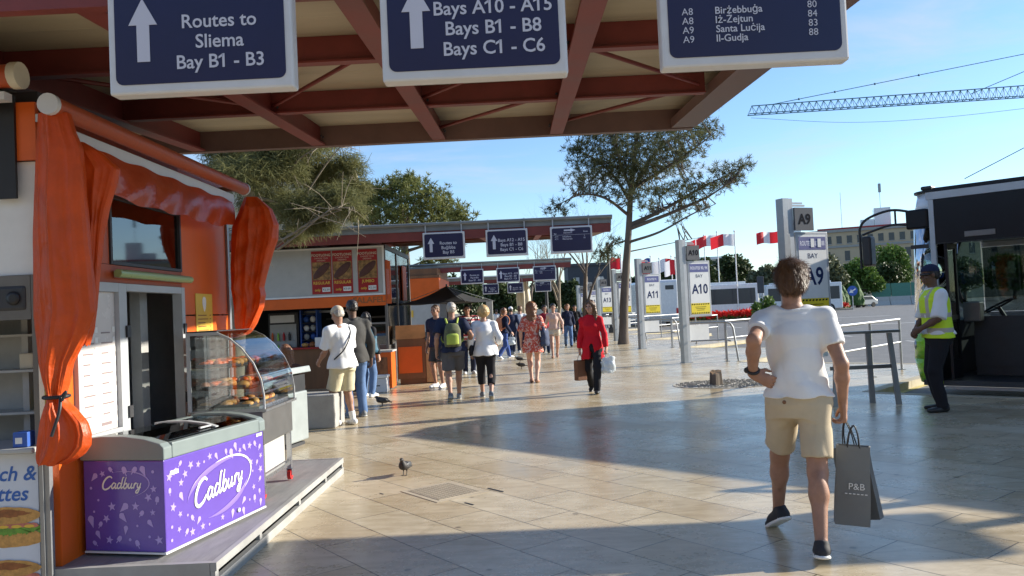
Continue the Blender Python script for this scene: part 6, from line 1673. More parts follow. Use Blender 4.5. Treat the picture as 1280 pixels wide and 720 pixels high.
SKIN = {k: mat('skin_'+k, c, .52, var=.16, scale=16, spec=.4, bump=.12, bscale=160) for k, c in dict(fair=(.48, .27, .19), tan=(.36, .19, .125), light=(.55, .33, .24), brown=(.14, .072, .045), dark=(.06, .032, .022)).items()}
def hairmat(n_, c): return mat('hair_'+n_, c, .42, var=.45, scale=30, bump=.5, bscale=50, stretch=(1, 1, .12))
HAIR = {k: hairmat(k, c) for k, c in dict(brown=(.12, .060, .027), dark=(.018, .012, .010), blond=(.42, .27, .11), grey=(.34, .30, .26), auburn=(.16, .065, .025), chest=(.22, .10, .04)).items()}
CL_ = {}
def cloth(k, c, **kw):
    if k not in CL_: CL_[k] = mat('cloth_'+k, c, kw.pop('rough', .85), var=kw.pop('var', .07), scale=9, bump=.12, bscale=180, spec=.25, **kw)
    return CL_[k]
def patt(name, kind, c1, c2, sc):
    m = bpy.data.materials.new(name); m.use_nodes = True; n = m.node_tree.nodes; l = m.node_tree.links; p = n['Principled BSDF']; p.inputs['Roughness'].default_value = .85
    tc = n.new('ShaderNodeTexCoord'); r = n.new('ShaderNodeValToRGB'); r.color_ramp.interpolation = 'CONSTANT'
    if kind == 'stripe':
        w = n.new('ShaderNodeTexWave'); w.bands_direction = 'Z'; w.inputs['Scale'].default_value = sc; out = w.outputs['Fac']; pos = .6
    else:
        w = n.new('ShaderNodeTexNoise'); w.inputs['Scale'].default_value = sc; w.inputs['Detail'].default_value = 3; out = w.outputs['Fac']; pos = .52
    l.new(tc.outputs['Object'], w.inputs['Vector']); r.color_ramp.elements[0].color = (*c1, 1); r.color_ramp.elements[1].color = (*c2, 1); r.color_ramp.elements[1].position = pos
    l.new(out, r.inputs['Fac']); l.new(r.outputs[0], p.inputs['Base Color']); return m

def Rot(yaw, pitch): 
    return np.array(Matrix.Rotation(yaw, 3, 'Z') @ Matrix.Rotation(pitch, 3, 'X'))
def fmesh(F, h, name, m, parent, s, mats2=None, sel=None):
    v, f = F.mesh(h); o = mesh_np(name, v*s, f, m, parent, world=False, smooth=True)
    if mats2 is not None:
        o.data.materials.append(mats2); c = v[f].mean(1); o.data.polygons.foreach_set('material_index', sel(c).astype(np.int32)); o.data.update()
    return o
WALK = dict(ankL=(-.08, .24, .085, 4, 4), ankR=(.08, -.26, .125, -4, -26), wrL=(-.28, -.10, .86), wrR=(.28, .14, .89), pel=(0, 0, .905))
WALK2 = dict(ankR=(.08, .24, .085, -4, 4), ankL=(-.08, -.26, .125, 4, -26), wrR=(.28, -.10, .86), wrL=(-.28, .14, .89), pel=(0, 0, .905))
STAND = dict(ankL=(-.10, .02, .085, 10, 0), ankR=(.10, 0, .085, -10, 0), wrL=(-.27, .03, .86), wrR=(.27, .03, .86), pel=(0, 0, .925))
def person(label, X, Y, rz, h, sex, pose, top, bottom, hair, shoe, skin='fair', vox=.012, group=None, hat=None, extras=None, face=True, build=1.0):
    s = h/1.755; P = dict(STAND); P.update(pose)
    t = thing('person', label, 'person', (X, Y, 0), rz, group)
    pel = np.array(P['pel'], float); ln = P.get('lean', .03); fem = sex == 'f'
    sw = (.158 if fem else .183)*build**.5; q = build
    hipL, hipR = pel+[-.088, 0, -.02], pel+[.088, 0, -.02]
    shL, shR = pel+[-sw, ln*.9, .462+P.get('shl', 0)], pel+[sw, ln*.9, .462+P.get('shr', 0)]
    aL, aR = np.array(P['ankL'][:3], float), np.array(P['ankR'][:3], float)
    kL, aL = ik(hipL, aL, .43, .41, P.get('kpL', (-.12, 1, 0))); kR, aR = ik(hipR, aR, .43, .41, P.get('kpR', (.12, 1, 0)))
    wL, wR = np.array(P['wrL'], float), np.array(P['wrR'], float)
    eL, wL = ik(shL, wL, .295, .255, P.get('epL', (-.35, -1, 0))); eR, wR = ik(shR, wR, .295, .255, P.get('epR', (.35, -1, 0)))
    nk = pel+[0, ln, .53]; Rh = Rot(P.get('hyaw', 0), P.get('hpit', 0)); hc = pel+np.array([P.get('hx', 0), ln+.025+P.get('hy', 0), .715])
    def Hd(a): return hc+Rh @ (np.array(a, float)*1.04)
    z0 = pel[2]
    def tors(g, z1=None, lo=None, fl=1.0):
        rows = [(-.12, .145, .105), (-.04, .168, .118), (.06, .150, .106), (.16, .138, .098), (.28, .152, .108), (.38, .165, .112), (.45, .150, .095), (.50, .105, .072), (.545, .060, .058)] if not fem else \
               [(-.12, .150, .105), (-.04, .172, .122), (.06, .150, .106), (.16, .122, .090), (.26, .132, .098), (.35, .142, .118), (.42, .135, .098), (.47, .105, .075), (.545, .050, .050)]
        out = []
        for dz, rx, ry in rows:
            fr = max(0, min(1, dz/.5)); out.append((z0+dz, pel[0], pel[1]+ln*fr, rx*q+g, ry*q*fl+g))
        return out
    # ---- body
    F = Field(); F.stack(tors(0), .02)
    for s_, sh, e, w, hp, k, a in ((-1, shL, eL, wL, hipL, kL, aL), (1, shR, eR, wR, hipR, kR, aR)):
        m_ = .88 if fem else 1.0
        F.cone(sh, sh+[-s_*.07, 0, .035], .054*m_, .05*m_, .04); F.cone(sh, e, .052*m_*q, .040*m_, .03); F.cone(e, e+(w-e)*.35, .040*m_, .041*m_, .02); F.cone(e+(w-e)*.35, w, .041*m_, .026*m_, .02)
        F.cone(hp, k, .088*q, .056, .03); F.cone(k, k+(a-k)*.32, .054, .055, .03)
        back = nrm(np.cross(nrm(a-k), [1, 0, 0])); back = back*np.sign(-back[1]+1e-9)
        F.ell(k+(a-k)*.30+back*.012, (.047, .050, .10), k=.03); F.cone(k+(a-k)*.32, a, .050, .034, .02); F.cone(a, a+[0, 0, -.03], .036, .036, .01)
        hd = P.get('hdL' if s_ < 0 else 'hdR'); dd, nn, tt, cu_ = hd if hd else (w-e, (-s_, 0, 0), (0, 1, 0), .42)
        hand(F, w, dd, nn, tt, cu_, 1.0 if vox < .009 else 1.15)
    F.cone(nk-[0, 0, .04], hc-[0, .015, .06], .058 if not fem else .048, .054 if not fem else .045, .03)
    F.ell(Hd((0, -.008, .022)), (.076, .096, .088), Rh, .02); F.ell(Hd((0, .022, -.055)), (.058, .070, .065), Rh, .03); F.ell(Hd((0, .062, -.092)), (.026, .025, .022), Rh, .02)
    F.cone(Hd((0, .090, .012)), Hd((0, .110, -.030)), .009, .014, .012); F.ell(Hd((0, .083, .026)), (.048, .014, .010), Rh, .012); F.ell(Hd((0, .092, -.062)), (.026, .010, .010), Rh, .01)
    for s_ in (-1, 1): F.ell(Hd((s_*.077, -.002, -.008)), (.011, .021, .032), Rh, .008); F.ell(Hd((s_*.040, .066, -.030)), (.024, .022, .022), Rh, .02)
    body = fmesh(F, vox, 'body', SKIN[skin], t, s)
    if face:
        f = MB()
        for s_ in (-1, 1): f = MB(); f.ball(tuple(Hd((s_*.031, .083, .004))*s), .0125*s, 10); f.done('eye', M['black'], body, world=False)
        f = MB(); f.ball(tuple(Hd((0, .098, -.060))*s), (.022*s, .010*s, .006*s), 10); f.done('lips', M['ham'], body, world=False)
    # ---- lower garment
    if bottom:
        kd, bm_, par = bottom
        F = Field()
        if kd in ('shorts', 'trousers'):
            F.stack([r_ for r_ in tors(.016) if r_[0] <= z0]+[(z0+(.022 if vox < .009 else .065), pel[0], pel[1], .150*q+.012, .108*q+.012)], .03)
            for s_, hp, k, a in ((-1, hipL, kL, aL), (1, hipR, kR, aR)):
                if kd == 'shorts':
                    e = hp+(k-hp)*par; F.cone(hp, e, .097*q, .092*q, .04, cutb=True)
                else:
                    e = a+(k-a)*par; F.cone(hp, k, .098*q, .073, .035); F.cone(k, e, .076, .062 if par < .3 else .070, .02, cutb=par > .03)
        else:
            zb = par; F.stack([(zb, pel[0], pel[1], .205*q, .165), (z0-.14, pel[0], pel[1], .185*q, .14), (z0-.02, pel[0], pel[1], .183*q, .130), (z0+.08, pel[0], pel[1], .158*q, .112)], .03)
        F.noise = wrinkle(.009, 24, 5, .9)
        g_ = fmesh(F, vox*1.15, {'shorts': 'shorts', 'trousers': 'trousers', 'skirt': 'skirt'}[kd], bm_, t, s)
        if kd == 'shorts' and vox < .009:
            f = MB()
            for hp, k in ((hipL, kL), (hipR, kR)): pass
            bp_ = (pel+[-.095, -.155, -.015])*s; f.lathe([(.012, 0), (.011, .006), (.002, .007)], n=12, M=Matrix.Translation(tuple(bp_)) @ Matrix.Rotation(R(90), 4, 'X')); f.done('pocket_button', M['wood'], g_, world=False)
    # ---- upper garment
    kd, tm, hem, slv, gap = top       # hem height, sleeve reach (1 elbow, 2 wrist), looseness
    F = Field(); rows = [r_ for r_ in tors(gap, fl=1.06)]; rows = [r_ for r_ in rows if r_[0] >= hem and r_[0] <= z0+.515]
    if kd == 'dress': rows = [(hem, pel[0], pel[1], .225*q, .185), (z0-.05, pel[0], pel[1], .20*q, .15)]+[r_ for r_ in rows if r_[0] > z0+.05]
    else:
        b0 = rows[0]; fl_ = .022 if kd != 'coat' else .03; rows = [(hem, pel[0], pel[1], max(b0[3], .165*q+gap)+fl_, max(b0[4], .115*q+gap)+fl_)]+rows
    if kd != 'dress': rows = [rows[0]]+[(a_, b_, c_, d_+.014*max(0, 1-(a_-z0)/.22), e_+.014*max(0, 1-(a_-z0)/.22)) for a_, b_, c_, d_, e_ in rows[1:]]
    zt = z0+.515; rows.append((zt, pel[0], pel[1]+ln, .085+gap*.4, .068+gap*.4))
    F.stack(rows, .03)
    for s_, sh, e, w in ((-1, shL, eL, wL), (1, shR, eR, wR)):
        m_ = .88 if fem else 1.0
        if slv <= 0: continue
        if slv <= 1: b_ = sh+(e-sh)*slv; F.cone(sh, b_, .056*m_*q+gap*.6, .050*m_*q+gap, .03, cutb=True)
        else: F.cone(sh, e, .054*m_*q+gap*.5, .044*m_+gap*.6, .03); b_ = e+(w-e)*(slv-1)*.98; F.cone(e, b_, .046*m_+gap*.6, .034*m_+gap*.6, .015, cutb=True)
        F.cone(sh, sh+[-s_*.08, 0, .035], .056*m_+gap*.5, .050*m_+gap*.4, .04)
    if kd in ('jacket', 'coat', 'shirt'):
        F.cone(nk-[0, 0, .035], nk+[0, .0, .025], .078, .068, .012, cutb=True)
    if kd == 'coat': F.ell(pel+[0, .17, hem-z0+.06], (.05, .13, .25), None, .0, sub=True)
    F.noise = wrinkle(.017 if vox < .009 else (.012 if kd != 'coat' else .010), 24 if vox < .009 else 22, 3, .42)
    if vox < .009:
        w0 = F.noise
        F.noise = lambda x, y, z: w0(x, y, z)*np.clip((z-hem)/.10, .1, .75)+.0055*(1-2*np.abs(np.sin((30*x+15*z+2.2*np.sin(8*z+3*x)+5*y)*.5)))*np.clip((1.36-z)/.22, 0, 1)+.004*(1-2*np.abs(np.sin((34*z-14*x+2*np.sin(11*x))*.5)))*np.clip((1.08-z)/.12, 0, 1)
    g_ = fmesh(F, vox*1.1, {'tee': 'shirt', 'shirt': 'shirt', 'jacket': 'jacket', 'coat': 'jacket', 'dress': 'dress'}[kd], tm, t, s)
    # ---- shoes
    for nm, a, k in (('ankL', aL, kL), ('ankR', aR, kR)):
        yaw, pit = R(P[nm][3]), R(P[nm][4]); Fr = Rot(yaw, pit)
        def S3(v): return a+Fr @ np.array(v, float)
        F = Field(); kind, sm, sole = shoe
        F.cone(S3((0, -.045, -.045)), S3((0, .09, -.048)), .040, .047, .02, Fr @ [0, 0, 1], 1.05); F.cone(S3((0, .09, -.048)), S3((.0, .165, -.056)), .046, .034, .02, Fr @ [0, 0, 1], 1.2)
        F.cone(S3((0, -.035, -.03)), S3((0, -.028, .0)), .042, .040, .02); F.cone(S3((0, 0, -.02)), S3((0, .07, -.035)), .042, .036, .02)
        F.plane(S3((0, 0, -.082)), Fr @ [0, 0, -1]); F.plane(S3((0, 0, .012 if kind == 'sneaker' else -.01)), Fr @ [0, .15, 1])
        if kind == 'sneaker': F.cone(S3((0, -.045, -.072)), S3((0, .15, -.072)), .048, .046, .006, Fr @ [0, 0, 1], 3.2)
        zf = Fr @ [0, 0, 1]
        fmesh(F, min(vox, .010) if vox < .012 else .012, 'shoe', sm, t, s, sole, lambda c: ((c-a) @ zf) < -.062)
        if kind == 'sock':
            F = Field(); F.cone(a+[0, 0, -.02], a+(k-a)*.28, .042, .050, .01, cutb=True); fmesh(F, .012, 'sock', M['white'], t, s)
    # ---- hair
    if hair:
        kd, hm = hair; F = Field()
        F.ell(Hd((0, -.012, .030)), (.085, .104, .095), Rh, .02)
        n_ = Rh @ np.array([0, .80, -.60])
        if kd == 'short':
            F.ell(Hd((0, -.050, -.02)), (.076, .055, .065), Rh, .02)
            F.ell(Hd((.01, .035, .085)), (.065, .055, .035), Rh, .02)
            F.plane(Hd((0, .066, .045)), n_); F.plane(Hd((0, 0, -.075)), Rh @ [0, .1, -1])
        elif kd == 'crop':
            F = Field(); F.ell(Hd((0, -.012, .026)), (.080, .099, .090), Rh, .02); F.ell(Hd((0, -.055, -.02)), (.068, .045, .055), Rh, .02); F.plane(Hd((0, .060, .045)), n_); F.plane(Hd((0, 0, -.06)), Rh @ [0, .1, -1])
        elif kd == 'bob':
            F.ell(Hd((0, -.03, -.01)), (.108, .098, .105), Rh, .03); F.plane(Hd((0, .060, .04)), n_)
        elif kd == 'long':
            F.cone(Hd((0, -.06, .0)), Hd((0, -.085, -.28)), .075, .085, .03, Rh @ [0, 1, 0], 1.5)
            for s_ in (-1, 1): F.cone(Hd((s_*.075, -.01, .01)), Hd((s_*.09, -.02, -.24)), .034, .036, .03)
            F.ell(Hd((0, .075, -.02)), (.055, .07, .085), Rh, .0, sub=True)
        elif kd == 'curly':
            F.ell(Hd((0, -.03, .0)), (.115, .115, .13), Rh, .03); F.cone(Hd((0, -.07, -.05)), Hd((.0, -.095, -.34)), .105, .10, .04, Rh @ [0, 1, 0], 1.4)
            F.ell(Hd((0, .085, -.03)), (.055, .075, .09), Rh, .0, sub=True)
        elif kd == 'tail':
            F.cone(Hd((0, -.10, .03)), Hd((0, -.15, -.18)), .04, .025, .03); F.plane(Hd((0, .066, .045)), n_)
        amp = (.0042 if vox < .009 else .005) if kd in ('short', 'crop') else (.009 if kd == 'curly' else .006)
        w1 = wrinkle(amp, 90 if kd != 'curly' else 60, 7, .35 if kd != 'curly' else 1.0); w2 = wrinkle(amp*.8, 170, 9, .5)
        F.noise = lambda x, y, z: w1(x, y, z)+w2(x, y, z)
        fmesh(F, min(vox, .0065) if vox < .009 else .011, 'hair', hm, t, s)
    if hair and vox < .009:
        g_ = fmesh(F, .0065, 'hair_tmp', hm, None, s); V = np.array([v.co[:] for v in g_.data.vertices]); Nn = np.array([v.normal[:] for v in g_.data.vertices]); bpy.data.objects.remove(g_)
        r = np.random.default_rng(2); pick = r.integers(0, len(V), 15000); vs = []; fs = []
        c0 = Hd((0, -.01, .12))*s
        for i in pick:
            p, n_2 = V[i], Nn[i]; away = p-c0; away -= n_2*(away @ n_2); fl = nrm(away+np.array([.02, .0, -.035])+r.normal(size=3)*.028); L = r.uniform(.018, .058)
            sd = nrm(np.cross(fl, n_2))*.0008; up_ = n_2*r.uniform(.1, .5)
            q = [p-n_2*.003, p+(fl*.55+up_*.55)*L, p+(fl+up_*.35)*L]; o_ = len(vs)
            for j, a_ in enumerate(q): w_2 = (1, .8, .15)[j]; vs += [a_-sd*w_2, a_+sd*w_2]
            fs += [[o_, o_+1, o_+3, o_+2], [o_+2, o_+3, o_+5, o_+4]]
        h0 = [c for c in kids(t) if c.name.startswith('hair')][0]
        st_ = mesh_np('hair_strands', vs, fs, hm, h0, world=False, smooth=True)
    if hat:
        F = Field(); F.ell(Hd((0, -.008, .035)), (.088, .107, .092), Rh, .01); F.plane(Hd((0, 0, .032)), Rh @ [0, .12, -1])
        F.cone(Hd((0, .07, .040)), Hd((0, .155, .030)), .066, .050, .01, Rh @ [0, .12, 1], 6.0)
        fmesh(F, .008, 'cap', hat, t, s)
    J = dict(pel=pel, shL=shL, shR=shR, eL=eL, eR=eR, wL=wL, wR=wR, kL=kL, kR=kR, aL=aL, aR=aR, hc=hc, nk=nk, Hd=Hd, s=s, Rh=Rh)
    return t, J, body
def W_(t, J, p): return wm(t) @ Vector(tuple(np.array(p)*J['s']))

wht = cloth('white', (.76, .76, .76), var=.03); khaki = cloth('khaki', (.52, .43, .30)); navy = cloth('navy', (.018, .024, .055)); blk = cloth('black', (.016, .016, .02)); red = cloth('red', (.55, .010, .022))
jean = cloth('jeans', (.10, .17, .32), var=.15); jean2 = cloth('blue_jeans', (.055, .10, .30)); grey = cloth('grey', (.10, .095, .095)); dgrey = cloth('dark_grey', (.05, .05, .052)); pink = cloth('pink', (.62, .43, .36)); beige = cloth('beige', (.58, .52, .44)); oran = cloth('coral', (.55, .22, .12))
SN_B = ('sneaker', mat('shoe_black', (.02, .021, .026), .7, var=.15), M['white']); SN_W = ('sneaker', mat('shoe_white', (.66, .66, .66), .6), M['white']); SN_G = ('sneaker', mat('shoe_grey', (.16, .17, .18), .6), M['panel_grey']); FLAT = ('flat', SKIN['tan'], M['wood']); DRESS = ('flat', M['black'], M['black'])

# --- man in shorts, foreground
t, J, body = person('young man in white t-shirt and khaki shorts carrying grey paper bags', 1.665, 4.93, R(-13), 1.765, 'm',
  dict(pel=(0, 0, .912), ankL=(-.125, .36, .135, 24, -26), ankR=(.055, -.27, .105, -6, -12), wrL=(-.262, -.075, 1.065), epL=(-.34, -1, -.75), hdL=((.80, -.16, -.42), (.1, .95, .1), (0, 0, 1), .35),
       wrR=(.255, .02, .865), epR=(.3, -1, 0), hdR=((.02, .05, -1), (-1, 0, 0), (0, 1, 0), .75), lean=.05, hyaw=R(-4), hpit=R(-6)),
  ('tee', wht, .915, .60, .017), ('shorts', khaki, .80), ('short', HAIR['brown']), SN_B, 'tan', .0068, face=True, build=.97)
f = MB(); wv = J['wL']-(J['wL']-J['eL'])*.10; ax_ = nrm(J['wL']-J['eL']); u_ = nrm(np.cross(ax_, [0, 0, 1])); v_ = np.cross(ax_, u_)
f.tube([tuple((wv+.034*(u_*math.cos(a)+v_*math.sin(a)))*J['s']) for a in np.linspace(0, 2*math.pi, 25)], .010, 6, cap=False, flat=None)
f.ball(tuple((wv-u_*.034)*J['s']), .019, 10); f.done('watch', M['black'], t, world=False)
# two paper bags
def paper_bag(name, label, p, rz, w, h, d, m, tilt=0.0, logo=False, handz=.12):
    b = thing(name, label, 'bag', p, rz, 'paper bags carried by the man in shorts')
    Tm = Matrix.Rotation(tilt, 4, 'Y')
    f = MB(); n = 6
    ring = lambda z, k: [(-w/2, -d/2*k, z), (w/2, -d/2*k, z), (w/2+.0, 0, z), (w/2, d/2*k, z), (-w/2, d/2*k, z), (-w/2, 0, z)]
    zs = [(0, 1), (h*.06, 1.02), (h*.35, .95), (h*.7, .75), (h, .55)]
    vs = []
    for z, k in zs:
        for i, (x, y, q) in enumerate(ring(z, k)):
            if i in (2, 5): x *= 1-.10*(z/h)**.7
            vs.append(Tm @ Vector((x+.004*math.sin(9*z+i), y+.004*math.sin(14*z+2*i), q)))
    k = len(zs); fs = [[i*6+j, i*6+(j+1) % 6, (i+1)*6+(j+1) % 6, (i+1)*6+j] for i in range(k-1) for j in range(6)]+[[5, 4, 3, 2, 1, 0]]
    f.add(vs, fs); o = f.done('sleeve', m, b, world=False); sm_ = o.modifiers.new('thick', 'SOLIDIFY'); sm_.thickness = .002
    for s_ in (-1, 1):
        f = MB(); q = curve([tuple(Tm @ Vector(v)) for v in ((-w*.18, s_*d*.26, h-.01), (-w*.12, s_*d*.12, h+handz*.6), (0, s_*.008, h+handz), (w*.12, s_*d*.12, h+handz*.6), (w*.18, s_*d*.26, h-.01))], 6); f.tube(q, .0042, 6); f.done('handle', M['black'], b, world=False)
    if logo:
        f = MB(); f.text('P&B', .02, -d/2*.93-.004, h*.50, .055, th=.001, M=Tm)
        for i in range(6): f.box(-.045+i*.022, -.031+i*.022, -d/2*.95-.005, -d/2*.95-.003, h*.40, h*.412, M=Tm)
        f.done('lettering', M['white'], b, world=False)
    return b
hp = W_(t, J, J['wR']+np.array([.0, .03, -.105])); bagm = mat('bag_grey', (.175, .18, .175), .75, var=.06, bump=.1, bscale=12); bagm2 = mat('bag_slate', (.125, .13, .13), .7, var=.06, bump=.1, bscale=12)
paper_bag('paper_bag', 'grey paper shopping bag with white P&B lettering held by the man', (hp.x+.005, hp.y-.03, hp.z-.62), R(-18), .19, .47, .11, bagm, R(4), True)
paper_bag('paper_bag', 'darker plain grey paper bag held beside the lettered bag', (hp.x+.135, hp.y+.10, hp.z-.63), R(-42), .21, .44, .08, bagm2, R(-8), False, .16)

# --- hi-vis man by the bus
vx, vy = gp(1174, 512)
t, J, body = person('man in yellow hi-vis vest, black cap and sunglasses standing by the bus', vx, vy, R(84), 1.86, 'm',
  dict(ankL=(-.12, .05, .085, 14, 0), ankR=(.11, -.03, .085, -8, 0), wrL=(-.10, .25, .99), epL=(-1, -.5, -.2), hdL=((.75, .35, -.45), (.2, -1, .3), (0, 0, 1), .6), wrR=(.12, .22, .97), epR=(1, -.6, -.2), hdR=((-.55, .55, -.5), (-.3, -1, .3), (0, 0, 1), .6), hpit=R(-4), hyaw=R(4)),
  ('shirt', wht, .93, .95, .018), ('trousers', blk, 0.0), ('crop', HAIR['dark']), DRESS, 'brown', .0095, hat=navy, build=1.13)
F = Field(); pl, ln = J['pel'], .03
F.stack([(.88, 0, 0, .228, .172), (1.0, 0, .005, .212, .160), (1.12, 0, .012, .205, .155), (1.25, 0, .02, .212, .160), (1.34, 0, .027, .215, .155), (1.40, 0, .028, .200, .125), (1.455, 0, .03, .10, .085)], .02)
for s_, sh in ((-1, J['shL']), (1, J['shR'])): F.cone(sh+[-s_*.09, 0, .025], sh+[-s_*.02, 0, .012], .074, .080, .04)
for s_, sh in ((-1, J['shL']), (1, J['shR'])): F.ell(sh+[s_*.045, 0, -.05], (.055, .085, .13), None, .0, sub=True)
F.noise = wrinkle(.005, 18, 6)
def hivis():
    m = mat('hivis', (.62, .85, .02), .6, var=.05); n = m.node_tree.nodes; l = m.node_tree.links; p = n['Principled BSDF']
    tc = n.new('ShaderNodeTexCoord'); sp = n.new('ShaderNodeSeparateXYZ'); l.new(tc.outputs['Object'], sp.inputs[0])
    def bnd(out, c, w):
        a = n.new('ShaderNodeMath'); a.operation = 'SUBTRACT'; a.inputs[1].default_value = c; l.new(out, a.inputs[0])
        b = n.new('ShaderNodeMath'); b.operation = 'ABSOLUTE'; l.new(a.outputs[0], b.inputs[0])
        d = n.new('ShaderNodeMath'); d.operation = 'LESS_THAN'; d.inputs[1].default_value = w; l.new(b.outputs[0], d.inputs[0]); return d.outputs[0]
    ab = n.new('ShaderNodeMath'); ab.operation = 'ABSOLUTE'; l.new(sp.outputs['X'], ab.inputs[0])
    hi = n.new('ShaderNodeMath'); hi.operation = 'GREATER_THAN'; hi.inputs[1].default_value = 1.24; l.new(sp.outputs['Z'], hi.inputs[0])
    v = n.new('ShaderNodeMath'); v.operation = 'MULTIPLY'; l.new(bnd(ab.outputs[0], .125, .025), v.inputs[0]); l.new(hi.outputs[0], v.inputs[1])
    m1 = n.new('ShaderNodeMath'); m1.operation = 'MAXIMUM'; l.new(bnd(sp.outputs['Z'], 1.22, .028), m1.inputs[0]); l.new(bnd(sp.outputs['Z'], 1.03, .028), m1.inputs[1])
    m2 = n.new('ShaderNodeMath'); m2.operation = 'MAXIMUM'; l.new(m1.outputs[0], m2.inputs[0]); l.new(v.outputs[0], m2.inputs[1])
    mx = n.new('ShaderNodeMix'); mx.data_type = 'RGBA'; src = p.inputs['Base Color'].links[0].from_socket; l.new(m2.outputs[0], mx.inputs[0]); l.new(src, mx.inputs[6]); mx.inputs[7].default_value = (.46, .42, .36, 1); l.new(mx.outputs[2], p.inputs['Base Color']); return m
fmesh(F, .010, 'vest', hivis(), t, J['s'])
f = MB(); f.tube([tuple(J['Hd']((x, .100-.6*abs(x)**1.6*6, .006))*J['s']) for x in np.linspace(-.078, .078, 15)], .017, 8)
for s_ in (-1, 1): f.tube([tuple(J['Hd']((s_*.078, .04, .012))*J['s']), tuple(J['Hd']((s_*.08, -.02, .012))*J['s'])], .004, 5)
f.done('sunglasses', M['black'], t, world=False)

# --- woman in red
wx, wy = gp(743, 490)
t, J, body = person('woman in red jacket and black trousers carrying two bags', wx, wy, R(180-12), 1.66, 'f',
  dict(WALK, wrL=(-.27, .12, .84), wrR=(.25, .02, .80), hyaw=R(-18), hdL=((0, .1, -1), (1, 0, 0), (0, 1, 0), .7), hdR=((0, .05, -1), (-1, 0, 0), (0, 1, 0), .7)), ('coat', red, .64, 1.93, .022), ('trousers', blk, 0.0), ('long', HAIR['brown']), ('flat', M['black'], M['rubber']), 'fair', .0105)
def soft_bag(name, label, p, w, d, h, m, hm, rz=0.0, hl=.16, wob=.06, sd=0, grp=None, shoulder=None):
    b = thing(name, label, 'bag', p, rz, grp); r = np.random.default_rng(sd)
    F = Field(); F.stack([(0, 0, 0, w*.42, d*.42), (h*.12, 0, 0, w*.5, d*.5), (h*.6, 0, 0, w*.48, d*.45), (h, 0, 0, w*.42, d*.2)], .01); F.noise = wrinkle(wob*.12, 30, sd+1, .8)
    v, fa = F.mesh(max(.008, w/28)); mesh_np('pouch', v, fa, m, b, world=False, smooth=True)
    f = MB()
    if shoulder: f.tube(curve([(-w*.3, 0, h*.95), tuple(shoulder[0]), tuple(shoulder[1]), (w*.3, 0, h*.95)], 6), .010, 6)
    else:
        f.tube(curve([(-w*.25, 0, h*.96), (-w*.12, 0, h+hl*.75), (0, 0, h+hl), (w*.12, 0, h+hl*.75), (w*.25, 0, h*.96)], 6), .007, 6)
    f.done('handle', hm, b, world=False); return b
hL = W_(t, J, J['wL']+np.array([0, .02, -.10])); hR = W_(t, J, J['wR']+np.array([0, .02, -.10]))
b = thing('paper_bag', 'small brown paper bag held by the woman in red', 'bag', (hR.x, hR.y, hR.z-.46), R(30))
f = MB(); f.bbox(-.10, .10, -.06, .06, 0, .36, .012); f.done('sleeve', mat('kraft', (.16, .065, .03), .75, var=.12, bump=.1), b, world=False)
f = MB(); f.tube(curve([(-.05, 0, .355), (-.03, 0, .43), (0, 0, .465), (.03, 0, .43), (.05, 0, .355)], 5), .005, 6); f.done('handle', M['wood'], b, world=False)
soft_bag('plastic_bag', 'white and pale blue plastic bag held by the woman in red', (hL.x+.02, hL.y, hL.z-.34), .24, .14, .26, M['plastic_bag'], M['plastic_bag'], R(10), .08, .12, 2)

# --- couple seen from behind
mx_, my_ = gp(569, 500)
t, J, body = person('grey-haired man in navy shirt with a green backpack, seen from behind', mx_, my_, R(6), 1.74, 'm', dict(WALK2, wrR=(.30, .12, 1.02), wrL=(-.29, -.02, .87)), ('tee', navy, .86, .72, .026), ('shorts', grey, .82), ('crop', HAIR['grey']), SN_G, 'tan', .0105, build=1.14)
def backpack(label, t, J, m, m2, w=.15, hgt=.40):
    o = W_(t, J, J['pel']+np.array([0, -.165, .05])); rz = t.rotation_euler.z
    b = thing('backpack', label, 'backpack', tuple(o), rz)
    F = Field(); F.stack([(0, 0, -.02, w*.92, .085), (.06, 0, -.03, w, .10), (.28, 0, -.02, w*.95, .085), (hgt-.03, 0, .0, w*.72, .06), (hgt, 0, .0, w*.5, .04)], .02); F.noise = wrinkle(.004, 25, 4); v, fa = F.mesh(.011); mesh_np('main_pocket', v, fa, m, b, world=False, smooth=True)
    F = Field(); F.stack([(.04, 0, -.105, w*.72, .045), (.2, 0, -.10, w*.7, .045), (.23, 0, -.09, w*.5, .03)], .02); v, fa = F.mesh(.011); mesh_np('front_pocket', v, fa, m2, b, world=False, smooth=True)
    for s_ in (-1, 1):
        f = MB(); f.tube(curve([(s_*.10, .03, .05), (s_*.185, .14, .12), (s_*.15, .30, .28), (s_*.125, .27, .44), (s_*.11, .14, .485), (s_*.085, .02, .40)], 6), .018, 6, flat=None); f.done('strap', m2, b, world=False)
    return b
backpack('green and grey backpack worn by the grey-haired man in navy', t, J, mat('pack_olive', (.10, .11, .055), .8, var=.3, scale=14), mat('pack_lime', (.36, .44, .07), .8, var=.2))
wx, wy = gp(609, 497)
t, J, body = person('blond woman in white top and black cropped trousers, seen from behind', wx, wy, R(3), 1.66, 'f', dict(WALK, ankR=(.08, -.16, .11, -4, -20), wrL=(-.26, .02, .87), wrR=(.24, .16, 1.0)), ('tee', wht, .80, 1.7, .032), ('trousers', blk, .42), ('bob', HAIR['blond']), SN_G, 'fair', .0105, build=1.13)
p = W_(t, J, J['pel']+np.array([-.24, .02, -.10])); soft_bag('shoulder_bag', 'black shoulder bag on the left side of the blond woman', tuple(p), .24, .12, .28, blk, M['black'], R(80), .1, .05, 5, None, [(-.02, .0, .62), (.03, -.12, .66)])
mx_, my_ = gp(587, 467)
